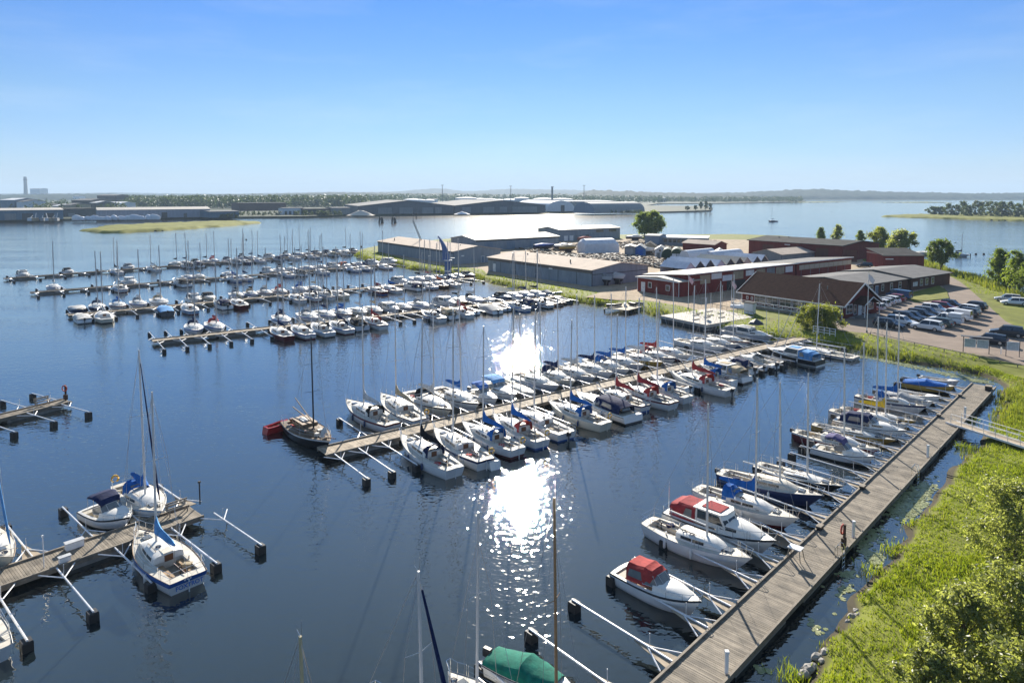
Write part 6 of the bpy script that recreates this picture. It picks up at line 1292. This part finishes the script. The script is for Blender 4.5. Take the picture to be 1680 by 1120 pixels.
# grass and reeds: thin blades over the banks
def blades(name, lab, q, hgt, wid, lm, seed, per=5, lean=.35):
    r = np.random.default_rng(seed); n = len(q); base = np.repeat(q, per, 0); m = len(base)
    base = base + np.column_stack([r.normal(0, .09, (m, 2)), np.zeros(m)])
    h = np.repeat(hgt, per) * (.55 + .7 * r.random(m)); a = r.uniform(0, 6.283, m); d = np.column_stack([np.cos(a), np.sin(a), np.zeros(m)]); s = np.column_stack([-np.sin(a), np.cos(a), np.zeros(m)])
    wv = wid * (.7 + .6 * r.random(m))[:, None]; up = np.array([0, 0, 1.0]); ln = (lean * r.random(m) * h)[:, None]
    V = np.stack([base - s * wv, base + s * wv, base + up * (h * .6)[:, None] + d * ln * .35 + s * wv * .7, base + up * h[:, None] + d * ln], 1).reshape(-1, 3)
    F = np.arange(m * 4).reshape(-1, 4)
    return tag(link(name, np_mesh(name, V, F, lm)), lab, kind='stuff')
def scatter(x0, x1, y0, y1, n, seed):
    r = np.random.default_rng(seed); q = np.column_stack([r.uniform(x0, x1, n), r.uniform(y0, y1, n)]); z, sd = land_z(q); return np.column_stack([q, z]), sd
def pxy(q):
    d = q - np.array([0, 0, CAM_H]); fy = d[:, 1] * math.cos(PITCH) - d[:, 2] * math.sin(PITCH); uz = d[:, 1] * math.sin(PITCH) + d[:, 2] * math.cos(PITCH)
    return 840 + F_PX * d[:, 0] / fy, OPT_Y - F_PX * uz / fy
gr_m = leaf_mat('grass_blade', (.15, .22, .018), (.35, .39, .05), .58, .6); reed_m = leaf_mat('reed_blade', (.13, .18, .025), (.33, .34, .07), .5, .6); dry_m = leaf_mat('dry_reed', (.16, .14, .05), (.33, .27, .11), .4, .7)
q, sd = scatter(12, 62, 24, 100, 150000, 1); x, y = pxy(q); k = (sd > .6) & (x > 1250) & (x < 1720) & (y > 600) & (y < 1180); q, sd = q[k], sd[k]; print('near grass', len(q))
dn = np.clip(vnoise(q[:, 0], q[:, 1], 3.5, 3), 0, 1); hh = np.where(sd < 9, .07 + .26 * dn ** 1.5, .05 + .08 * dn); kk = rng.random(len(q)) < .7 + .3 * dn
blades('bank_grass', 'bright green rough grass on the near bank', q[kk], hh[kk], .026, gr_m, 2, 4, .9)
q, sd = scatter(-60, 120, 24, 330, 420000, 3); x, y = pxy(q); k = (sd > -.7) & (sd < 2.0) & (x > 560) & (x < 1720) & (y > 415) & (y < 1150); q, sd = q[k], sd[k]
dn = vnoise(q[:, 0], q[:, 1], 4.5, 8) + .5 * vnoise(q[:, 0], q[:, 1], 1.4, 9); k = dn + rng.random(len(q)) * .5 > np.where(np.hypot(q[:, 0], q[:, 1]) < 75, 1.05, .75); k &= ~((np.hypot(q[:, 0], q[:, 1]) < 72) & (rng.random(len(q)) < .6)); q, dn, sd = q[k], dn[k], sd[k]; print('reeds', len(q))
blades('shore_reeds', 'tall reeds and sedge along the water edge', q, np.clip(.5 + .75 * (dn - .6), .3, 1.25) * np.where(np.hypot(q[:, 0], q[:, 1]) < 72, .5, .72), .03, reed_m, 4, 5)
q, sd = scatter(-60, 125, 90, 330, 60000, 5); x, y = pxy(q); k = (sd > .8) & (sd < 12) & (x > 560) & (x < 1720) & (y > 412) & (in_poly(q[:, :2], YARD) < -.3) & (in_poly(q[:, :2], CARLOT) < -.3); q, sd = q[k], sd[k]; dn = vnoise(q[:, 0], q[:, 1], 5, 12); print('meadow', len(q))
blades('shore_meadow', 'yellow green meadow strip between shore and yard', q, .22 + .3 * dn * (sd < 6), .05, gr_m, 6, 3)
q, sd = scatter(60, 200, 110, 260, 30000, 15); x, y = pxy(q); k = (sd > -.5) & (sd < 7) & (x > 1480) & (x < 1720) & (y < 520) & (in_poly(q[:, :2], CARLOT) < -1); q = q[k]; blades('lake_reeds', 'tall reeds on the lake side shore', q, .8 + .9 * vnoise(q[:, 0], q[:, 1], 4, 2), .06, reed_m, 16, 4)
# tussocks at the quiet water between pier and bank
tq = [P(x, y, 0) for x, y in ((1470, 905), (1437, 940), (1300, 1115), (1590, 690), (1614, 645), (1580, 735), (1500, 862))]
pts = np.concatenate([np.column_stack([rng.normal(p.x, .45, 60), rng.normal(p.y, .45, 60), np.full(60, -.05)]) for p in tq]); blades('water_tussocks', 'sedge tussocks standing in the shallow water', pts, np.full(len(pts), .5), .012, gr_m, 7, 3, .6)
# lily pads
def lilies(name, lab, patches, seed):
    r = np.random.default_rng(seed); P_ = []
    for x0, y0, x1, y1, wd, n in patches:
        a, c = P(x0, y0, 0), P(x1, y1, 0); f = r.random(n)[:, None]; w_ = r.normal(0, wd * .42, (n, 2)); P_.append(np.array(a[:2]) * (1 - f) + np.array(c[:2]) * f + w_)
    P_ = np.concatenate(P_); z, sd = land_z(P_); P_ = P_[(sd < -.25)]; n = len(P_); rr = (.09 + .11 * r.random(n)); ang = r.uniform(0, 6.28, n); A = np.linspace(.3, 2 * math.pi - .3, 7)
    V = np.zeros((n, 8, 3)); V[:, 0, :2] = P_; V[:, 0, 2] = .012
    for j, aa in enumerate(A): V[:, j + 1, 0] = P_[:, 0] + rr * np.cos(ang + aa); V[:, j + 1, 1] = P_[:, 1] + rr * np.sin(ang + aa); V[:, j + 1, 2] = .015 + .03 * (r.random(n) < .15) + r.random(n) * .004
    F = np.concatenate([np.column_stack([np.arange(n) * 8, np.arange(n) * 8 + j, np.arange(n) * 8 + j + 1]) for j in range(1, 7)])
    tag(link(name, np_mesh(name, V.reshape(-1, 3), F, leaf_mat('lily_pad', (.24, .27, .11), (.42, .42, .22), .1, .3))), lab, kind='stuff')
lilies('lily_pads', 'pale water lily pads in the still water behind the bank pier', [(1470, 845, 1535, 795, 1.6, 640), (1480, 850, 1520, 805, 1.3, 240), (1405, 895, 1450, 870, .9, 130), (1425, 905, 1445, 930, .8, 120), (1370, 975, 1400, 965, .6, 40), (1385, 945, 1400, 940, .5, 30), (1245, 1100, 1256, 1098, .3, 14), (1375, 1005, 1390, 1010, .3, 12), (1330, 1020, 1350, 1040, .5, 16)], 1)
lilies('lily_fringe', 'fringe of lily pads under the reeds at the bay head', [(1455, 592, 1620, 628, 1.0, 900), (1195, 553, 1260, 560, 1.4, 420), (1380, 580, 1460, 593, .8, 200)], 2)
# boulders on the near shore
rock_m = mat('shore_rock', (.30, .28, .25), .9, var=.35, scale=1.5, bump=.05)
def rock(q, s, seed, lab, group):
    r = random.Random(seed); n = 7; rg = []
    for k, z in ((.6, -.35), (1, 0), (.85, .35), (.4, .6)): rg.append([(math.cos(6.283 * i / n) * s * k * r.uniform(.75, 1.2), math.sin(6.283 * i / n) * s * .8 * k * r.uniform(.75, 1.2), z * s * r.uniform(.85, 1.2)) for i in range(n)])
    return tag(MB().loft(rg).build('boulder', rock_m, None, loc=q, rz=r.uniform(0, 6)), lab, 'boulder', group)
rk = [(1438, 962), (1425, 985), (1432, 975), (1405, 1003), (1410, 1012), (1392, 1020), (1398, 1012), (1355, 1072), (1348, 1085), (1340, 1078), (1335, 1092), (1320, 1105), (1327, 1098), (1312, 1110), (1646, 652), (1640, 675), (1652, 660)]
for i, (x, y) in enumerate(rk): rock(P(x, y, .1), .22 + .2 * ((i * 7) % 5) / 5, i, f"pale shore boulder, {ORD[i].replace('outermost', 'topmost')} going down the near bank edge" if i < 14 else ('grey boulder beside the far pier end', 'second grey boulder beside the far pier end', 'third grey boulder beside the far pier end')[i - 14], 'boulders on the near shore')

# ------------------------------------------------------------------ cars
paint = dict(white=(.72, .72, .71), black=(.012, .012, .014), grey=(.14, .15, .16), silver=(.45, .46, .47), slate=(.03, .036, .045), red=(.20, .015, .02), green=(.05, .075, .07), navy=(.012, .016, .028), blue=(.03, .10, .2))
tyre_m = mat('tyre', (.015, .015, .016), .8, var=.2); rim_m = mat('alloy_rim', (.5, .5, .5), .3, metal=.9, var=0); lampw = mat('headlamp', (.8, .8, .78), .15, var=0, spec=.8); lampr = mat('tail_lamp', (.35, .01, .01), .2, var=0); trim_m = mat('black_trim', (.02, .02, .02), .5, var=.1)
KIND = dict(wagon=(4.75, 1.84, .92, 1.50, .30, .98), hatch=(4.2, 1.78, .92, 1.48, .30, .93), suv=(4.65, 1.9, 1.05, 1.68, .29, .97), sedan=(4.75, 1.83, .92, 1.44, .33, .84), van=(4.9, 1.94, 1.1, 1.9, .17, .985), pickup=(5.2, 1.86, 1.05, 1.78, .28, .58))
def make_car(kind, color):
    L, Wd, zs, zt, fw, rw = KIND[kind]; t = link('car', None); pm = mat('car_paint_' + color, paint[color], .3, var=.06, scale=.8, coat=.12, metal=.0, spec=.35)
    X = lambda f: L / 2 - f * L; w = Wd / 2; hd = zs - .22 if kind not in ('van',) else zs - .1
    st = [(0, .36, hd - .25, .80), (.03, .28, hd - .08, .93), (.10, .22, hd, .98), (fw, .2, zs - .02, 1.0), (.5, .2, zs, 1.0), (.8, .2, zs + .02, 1.0), (.95, .26, zs + .0, .96), (.995, .34, zs - .12, .88), (1, .4, zs - .3, .82)]
    if kind == 'pickup': st = [s if s[0] < .62 else (s[0], s[1], s[2] + .05, s[3]) for s in st]
    b = MB(); b.loft([[(X(f), sg * w * k * ww, z) for sg, lst in ((1, ((.9, zl), (1, zl + .14), (1, (zl + zh) / 2), (.985, zh - .1), (.9, zh))), (-1, ((.9, zh), (.985, zh - .1), (1, (zl + zh) / 2), (1, zl + .14), (.9, zl)))) for ww, z in lst] for f, zl, zh, k in st]); body = b.build('body', pm, t, smooth=35)
    g0, g1 = fw, rw; slope = {'sedan': .14, 'van': .015, 'pickup': .02}.get(kind, .06); ws = .11 if kind != 'van' else .09
    gs = [(g0 - .02, zs - .05, .9), (g0 + ws, zt - .05, .76), (g0 + ws + .09, zt, .745), ((g0 + g1) / 2 + .05, zt, .745), (g1 - slope, zt - .07, .73), (g1, zs + .0, .84)]
    b = MB(); b.loft([[(X(f), sg * w * ww, z) for sg, ww, z in ((1, .915, zs - .06), (1, k, max(z, zs - .04)), (-1, k, max(z, zs - .04)), (-1, .915, zs - .06))] for f, z, k in gs]); gh = b.build('greenhouse', glass, t, smooth=30)
    rp = MB(); rp.loft([[(X(f), w * k * .985, z - .01), (X(f), w * k * .9, z + .02), (X(f), -w * k * .9, z + .02), (X(f), -w * k * .985, z - .01)] for f, z, k in ((g0 + ws - .005, zt - .045, .77), (g0 + ws + .09, zt + .003, .76), ((g0 + g1) / 2 + .05, zt + .003, .76), (g1 - slope + .01, zt - .07, .74))]); rp.build('roof_panel', pm, t, smooth=40)
    for sg in (1, -1):
        for (fa, za, ka), (fb, zb_, kb) in (((g0 - .01, zs - .03, .915), (g0 + ws, zt - .05, .775)), (((g0 + g1) / 2, zs - .02, .925), ((g0 + g1) / 2, zt, .76)), ((g1 - .015, zs - .02, .9), (g1 - slope - .01, zt - .07, .75))): MB().bar((X(fa), sg * w * ka, za), (X(fb), sg * w * kb, zb_), .045, n=4).build('pillar', pm, t)
        if kind in ('van', 'pickup'): MB().box((X((g0 + g1) / 2 + .16), sg * w * .85, (zs + zt) / 2), (L * (.5 if kind == 'van' else .02), .1, (zt - zs) * .82)).build('side_panel', pm, t)
        MB().box((X(.5), sg * w * .985, .26), (L * .5, .06, .12)).build('sill', trim_m, t); MB().box((X(fw + .03), sg * (w + .07), zs + .04), (.16, .18, .12)).build('mirror', pm, t)
        MB().box((X(.022), sg * w * .66, hd - .2), (.12, .36, .12)).build('headlight', lampw, t); MB().box((X(.99), sg * w * .72, zs - .16), (.1, .24, .2)).build('tail_light', lampr, t)
        for f in (.185, .80):
            wh = MB().bar((X(f), sg * (w - .21), .33), (X(f), sg * (w + .012), .33), .33, n=14).build('wheel', tyre_m, t, smooth=40); MB().bar((X(f), sg * (w + .008), .33), (X(f), sg * (w + .022), .33), .215, n=10).build('rim', rim_m, wh)
    MB().box((X(.003), 0, .48), (.08, Wd * .5, .16)).build('grille', trim_m, t); MB().box((X(1) - .03, 0, zs - .4), (.03, .5, .11)).build('number_plate', whitep, t)
    if kind == 'pickup':
        MB().box((X(.80), 0, 1.5), (L * .36, Wd * .93, .95)).build('canopy_box', pm, t); MB().box((X(.8), 0, 1.2), (L * .365, Wd * .96, .08)).build('trim_line', trim_m, t)
    return t
CU = unit((.62, -.785, 0)); CAH = math.atan2(CU.y, CU.x)
cars = [(1459, 537, 'wagon', 'black', 0, 'black car nearest the grass, first of the front car row'), (1479, 532, 'wagon', 'white', 0, 'white estate car beside the black one in the front car row'), (1487, 527, 'suv', 'black', 0, 'black off road car, third in the front car row'), (1499, 524, 'hatch', 'slate', 0, 'dark slate car, fourth in the front car row'), (1512, 520.5, 'wagon', 'navy', 0, 'dark blue estate, fifth in the front car row'), (1522, 516.5, 'wagon', 'grey', 0, 'grey estate between dark blue estate and white off roader'), (1534, 513, 'suv', 'white', 0, 'white off road car in the middle of front car row'), (1549, 508, 'wagon', 'red', 0, 'dark red estate near the far end of front car row'), (1561, 504, 'hatch', 'black', 0, 'black small car at the far end of front car row'),
        (1521, 541, 'suv', 'white', 1, 'white off road car nearest the grass in second car row'), (1541, 535, 'hatch', 'green', 1, 'dark green car hidden behind the white pickup'), (1551, 530, 'pickup', 'white', 1, 'white pickup with closed box in second car row'), (1568, 524, 'van', 'white', 1, 'white van next to the pickup'), (1583, 519, 'suv', 'slate', 1, 'dark slate off roader past the white van'), (1584, 513.5, 'suv', 'white', 1, 'white off roader at the far end of second car row'), (1596, 508, 'suv', 'black', 1, 'black off roader standing apart past the second car row'),
        (1430, 508, 'wagon', 'white', 1, 'white car at the clubhouse corner'), (1439, 503.5, 'suv', 'white', 1, 'white off roader second from the clubhouse corner'), (1449, 499.5, 'hatch', 'silver', 1, 'silver car third from the clubhouse corner'), (1459, 496.5, 'hatch', 'white', 1, 'white car fourth from the clubhouse corner'), (1467, 493.5, 'hatch', 'red', 1, 'dark red car fifth from the clubhouse corner'), (1475, 489.5, 'van', 'blue', 1, 'blue van at the end of row beside low red building'),
        (1652, 551, 'suv', 'slate', 2, 'blue grey car standing alone at the right of car park'), (1622, 563, 'wagon', 'navy', 2, 'dark car behind the notice board shelter'), (1653, 494, 'wagon', 'silver', 3, 'silver car farther back on the grass by the birches'), (1664, 500, 'wagon', 'white', 3, 'white estate car nearer on the grass by the birches'), (1418, 438, 'wagon', 'black', 4, 'black car behind the low red building')]
hd_ = {0: CAH, 1: CAH + math.pi, 2: CAH + math.pi + R(14), 3: R(150), 4: R(165)}
for x, y, kd, c, h_, lab in cars:
    t = make_car(kd, c); q = P(x, y, GZ); t.location = (q.x, q.y, GZ + .012); t.rotation_euler = (0, 0, hd_[h_] + R(rs.uniform(-4, 4))); tag(t, lab, 'van' if kd == 'van' else 'pickup' if kd == 'pickup' else 'car', 'parked cars')

# ------------------------------------------------------------------ notice boards, rail, flagpoles, yard things
t = thing('notice_shelter', 'roofed notice board shelter beside the car park fence', 'notice board', P(1601, 579, GZ), math.atan2(CU.y, CU.x) + R(22)); dk = mat('stand_dark', (.05, .05, .055), .6, var=.2)
for x in (-1.5, 1.5): MB().box((x, 0, 1.15), (.1, .1, 2.3)).build('post', dk, t)
MB().box((0, -.1, 2.3), (3.7, 1.0, .08)).build('roof', dk, t)
for k in range(2):
    p_ = MB().box((-.72 + k * 1.46, .02, 1.35), (1.36, .05, 1.2)).build('board', whitep, t); MB().box((-.72 + k * 1.46, -.012, 1.35), (1.2, .01, 1.05)).build('poster', mat('faded_poster', (.45, .5, .5), .6, var=.3, scale=2.5), p_)
t = thing('notice_board', 'single grey notice board right of the roofed shelter', 'notice board', P(1661, 585, GZ), math.atan2(CU.y, CU.x) + R(25))
for x in (-.75, .75): MB().box((x, 0, 1.1), (.08, .08, 2.2)).build('post', dk, t)
p_ = MB().box((0, 0, 1.45), (1.4, .05, 1.2)).build('board', whitep, t); MB().box((0, -.032, 1.45), (1.25, .01, 1.05)).build('poster', mat('faded_poster', (.45, .5, .5), .6), p_)
t = thing('marker_post', 'small white marker post between the notice boards', 'post', P(1642, 581, GZ)); MB().box((0, 0, .5), (.09, .09, 1.0)).build('post_shaft', whitep, t); MB().box((0, -.05, .8), (.25, .03, .3)).build('plate', whitep, t)
t = thing('low_rail', 'low wooden rail along the grass side of car park', 'fence', (0, 0, 0)); pts = [P(x, y, GZ) for x, y in ((1428, 549), (1500, 566), (1575, 582.5), (1640, 596), (1700, 609))]
for a, c in zip(pts[:-1], pts[1:]):
    n = max(2, int((c - a).length / 2.2)); MB().bar(a + UP * .42, c + UP * .42, .06, n=5).build('rail', kerbm, t)
    for i in range(n): p = a.lerp(c, i / n); MB().bar(p, p + UP * .45, .06, n=5).build('post', kerbm, t)
def flagpole(x, yb, yt, lab, flag):
    q = P(x, yb, GZ); h = px_h(q, yt); t = thing('flagpole', lab, 'flagpole', q, 0, 'white flagpoles'); MB().bar((0, 0, 0), (0, 0, h), .075, .04, n=7).build('pole', whitew, t); MB().bar((0, 0, h), (0, 0, h + .14), .07, .05, n=6).build('finial', mat('brass', (.6, .45, .15), .3, metal=.8, var=0), t); MB().bar((0, 0, 0), (0, 0, .35), .13, n=7).build('pole_foot', foundation, t)
    rg = [[(.05 + .9 * f, .10 * math.sin(f * 5), h - .3 - 1.0 * f * f), (.05 + .9 * f * .7, .10 * math.sin(f * 5 + .6), h - 1.1 - .9 * f)] for f in (0, .25, .5, .75, 1)]
    MB().add([p for r_ in rg for p in r_], [(2 * i, 2 * i + 1, 2 * i + 3, 2 * i + 2) for i in range(4)]).build('pennant', flag, t)
flagp = mat('flag_pale_pink', (.62, .38, .40), .8, var=.3, scale=2); flagb = mat('flag_white_red', (.66, .6, .6), .8, var=.2)
flagpole(1422, 545.5, 447, 'tall white flagpole in front of the clubhouse porch', flagb); flagpole(1129, 507, 451, 'white flagpole with pink flag before the red annex', flagp); flagpole(1200, 502, 459, 'white flagpole with hanging flag at the clubhouse corner', flagp)
for i, (x, yb, yt) in enumerate(((1166, 507, 481), (1184, 505, 468), (1257, 541, 510), (1277, 545, 508))): q = P(x, yb, GZ); t = thing('quay_post', ('white lamp post on the pale quay slab', 'leaning white post on the quay slab', 'thin white post on the lawn before the veranda', 'second thin post on the lawn before the veranda')[i], 'post', q, 0, 'white posts by the slab'); MB().bar((0, 0, 0), (.1 * (i == 1), 0, px_h(q, yt)), .05, .035, n=5).build('shaft', whitew, t); MB().box((.1 * (i == 1), 0, px_h(q, yt)), (.22, .1, .08)).build('head', greyc, t)
MBb = thing('parasol', 'folded dark garden parasol on the waterside lawn', 'parasol', P(1240, 546, GZ)); MB().bar((0, 0, 0), (0, 0, 1.9), .04, n=5).build('stem', dk, MBb); MB().loft([[(k * math.cos(6.283 * i / 8), k * math.sin(6.283 * i / 8), z) for i in range(8)] for k, z in ((1.25, 1.45), (.9, 1.8), (.1, 2.25))]).build('shade', dk, MBb)
t = thing('service_kiosk', 'small white kiosk beside the veranda rail', 'kiosk', P(1230, 514, GZ), R(-40)); MB().box((0, 0, 1.0), (1.7, 1.5, 2.0)).build('case', whitec, t); MB().box((0, 0, 2.05), (2.1, 1.9, .12)).build('roof', roof_dark, t)
t = thing('upturned_boat', 'upturned dinghy with white cover by the veranda', 'dinghy', P(1216, 505, GZ), R(-40)); MB().loft([[(x_, y_ * k, z_ * k) for y_, z_ in ((-.8, 0), (-.6, .5), (0, .7), (.6, .5), (.8, 0))] for x_, k in ((-2, .8), (0, 1), (1.4, .7), (2.2, .1))]).build('hull', gm('white'), t); MB().box((0, 0, -.0), (3.2, 1.3, .2)).build('trestle', kerbm, t)
def yard_boat(x, y, L, col, cov, rz, lab):
    q = P(x, y, GZ); t = link('stored_boat', None, None, (q.x, q.y, GZ + 1.5), rz); h = Hull(L, L * .33, .7, .95, .7, draft=.9); h.build(t, 'hull', gm(col), None, None, 9); h.deck(t, deckw, None, 9)
    if cov: soft_arch(t, 'boat_cover', cov, [(h.x(.02), h.w(.02) * 1.05, h.z(0) - .2, .5), (h.x(.4), h.w(.4) * 1.05, h.z(.4) - .2, 1.0), (h.x(.97), h.w(.97) * 1.1, h.z(.97) - .1, .3)], .7)
    else: cabin_house(h, t, .35, .75, .6, .4, deckw, n=5)
    for sx in (-.22, .22):
        for sg in (1, -1): MB().bar((sx * L, sg * L * .17, -1.5), (sx * L, sg * L * .1, -.15), .07, n=4).build('prop', kerbm, t)
    MB().box((0, 0, -1.15), (L * .4, .2, .7)).build('keel', anti, t); tag(t, lab, 'boat', 'boats stored ashore')
for a in ((853, 404, 10, 'grey', None, .5, 'long grey hull stored ashore left of the blue tarpaulin'), (893, 411, 9, 'navy', tarpb, .4, 'boat under bright blue tarpaulin in the yard'), (925, 410, 8, 'white', None, .3, 'white boat ashore behind the olive one'), (932, 414, 7, 'gold', cm('tan'), .2, 'olive tan boat ashore before the white shelter'), (1042, 394, 9, 'white', None, .1, 'white boat ashore by the round trees'), (1060, 418, 6.5, 'grey', cm('white'), -.1, 'pale covered boat on trailer before the hut row'), (960, 398, 8, 'red', cm('crimson'), .6, 'boat under red tarpaulin behind the white shelter'), (1270, 415, 8, 'white', cm('white'), .3, 'white covered boat ashore before the big dark hall'), (1282, 424, 7, 'blue', tarpb, .1, 'boat under blue tarpaulin among the tents'), (1405, 404, 5, 'white', None, .1, 'white boat at the corner of the big dark hall'), (993, 468, 5, 'grey', cm('grey'), -.9, 'small grey boat beside the gable of nearest shed'), (1012, 466, 5, 'white', cm('white'), -.7, 'small white boat beside the gable of nearest shed')): yard_boat(*a)
r = np.random.default_rng(9); b = MB(); b2 = MB(); b3 = MB()
CL = [(870, 414), (960, 419), (1018, 417), (1150, 434), (1120, 446), (1010, 430), (930, 424)]
lo_, hi_ = np.array([P(x, y, GZ)[:2] for x, y in CL]).min(0), np.array([P(x, y, GZ)[:2] for x, y in CL]).max(0)
pts = np.column_stack([r.uniform(lo_[0], hi_[0], 5200), r.uniform(lo_[1], hi_[1], 5200)]); pts = pts[in_poly(pts, CL) > 0]
CL2 = [(840, 407), (880, 402), (1050, 398), (1130, 412), (1070, 419), (1020, 408), (955, 410), (880, 414)]
pts2 = np.column_stack([r.uniform(-10, 90, 5000), r.uniform(220, 330, 5000)]); pts2 = pts2[in_poly(pts2, CL2) > 0]
for i, p in enumerate(np.concatenate([pts, pts2[:900]])):
    bb = (b, b2, b3)[int(r.integers(3))]; s_ = r.uniform(.25, .8); z = r.uniform(0, .9)
    if in_poly(np.array([p]), [(955, 419), (1020, 416), (1020, 405), (955, 405)])[0] > 0: continue
    bb.box((p[0], p[1], GZ + z * .5 + .1), (s_ * r.uniform(.8, 4.0), s_, s_ * r.uniform(.3, 1.2)), rz=r.uniform(0, 3.1), ry=r.uniform(-.3, .3))
tag(b.build('timber_clutter', mat('clutter_timber', (.26, .17, .10), .85, var=.4, scale=.7)), 'heaps of trestles and timber in the boatyard', kind='stuff'); tag(b2.build('dark_clutter', mat('clutter_dark', (.05, .045, .04), .8, var=.5, scale=.7)), 'dark scrap and cradles heaped in the boatyard', kind='stuff'); tag(b3.build('pale_clutter', mat('clutter_pale', (.45, .40, .32), .8, var=.4, scale=.7)), 'pale planks and covers heaped in the boatyard', kind='stuff')

def buoy(x, y, lab): t = thing('mooring_buoy', lab, 'buoy', P(x, y, 0), 0, 'buoys on the lake'); MB().bar((0, 0, -.3), (0, 0, .5), .45, .4, n=8).build('float', blackp, t); MB().bar((0, 0, .5), (0, 0, 1.1), .06, n=5).build('pick_up_rod', steel, t)
buoy(1601, 417.5, 'dark mooring buoy nearest the lake jetty'); buoy(1614, 417.5, 'second dark mooring buoy off the lake jetty'); buoy(1364, 347.5, 'dark buoy far out on the open lake'); buoy(404, 393.5, 'dark buoy in the river above the far piers'); buoy(593, 405, 'dark buoy off the tip of the grassy bank')
print('objects', len(bpy.data.objects), 'tris', sum(len(o.data.polygons) * 2 for o in bpy.data.objects if o.type == 'MESH'))
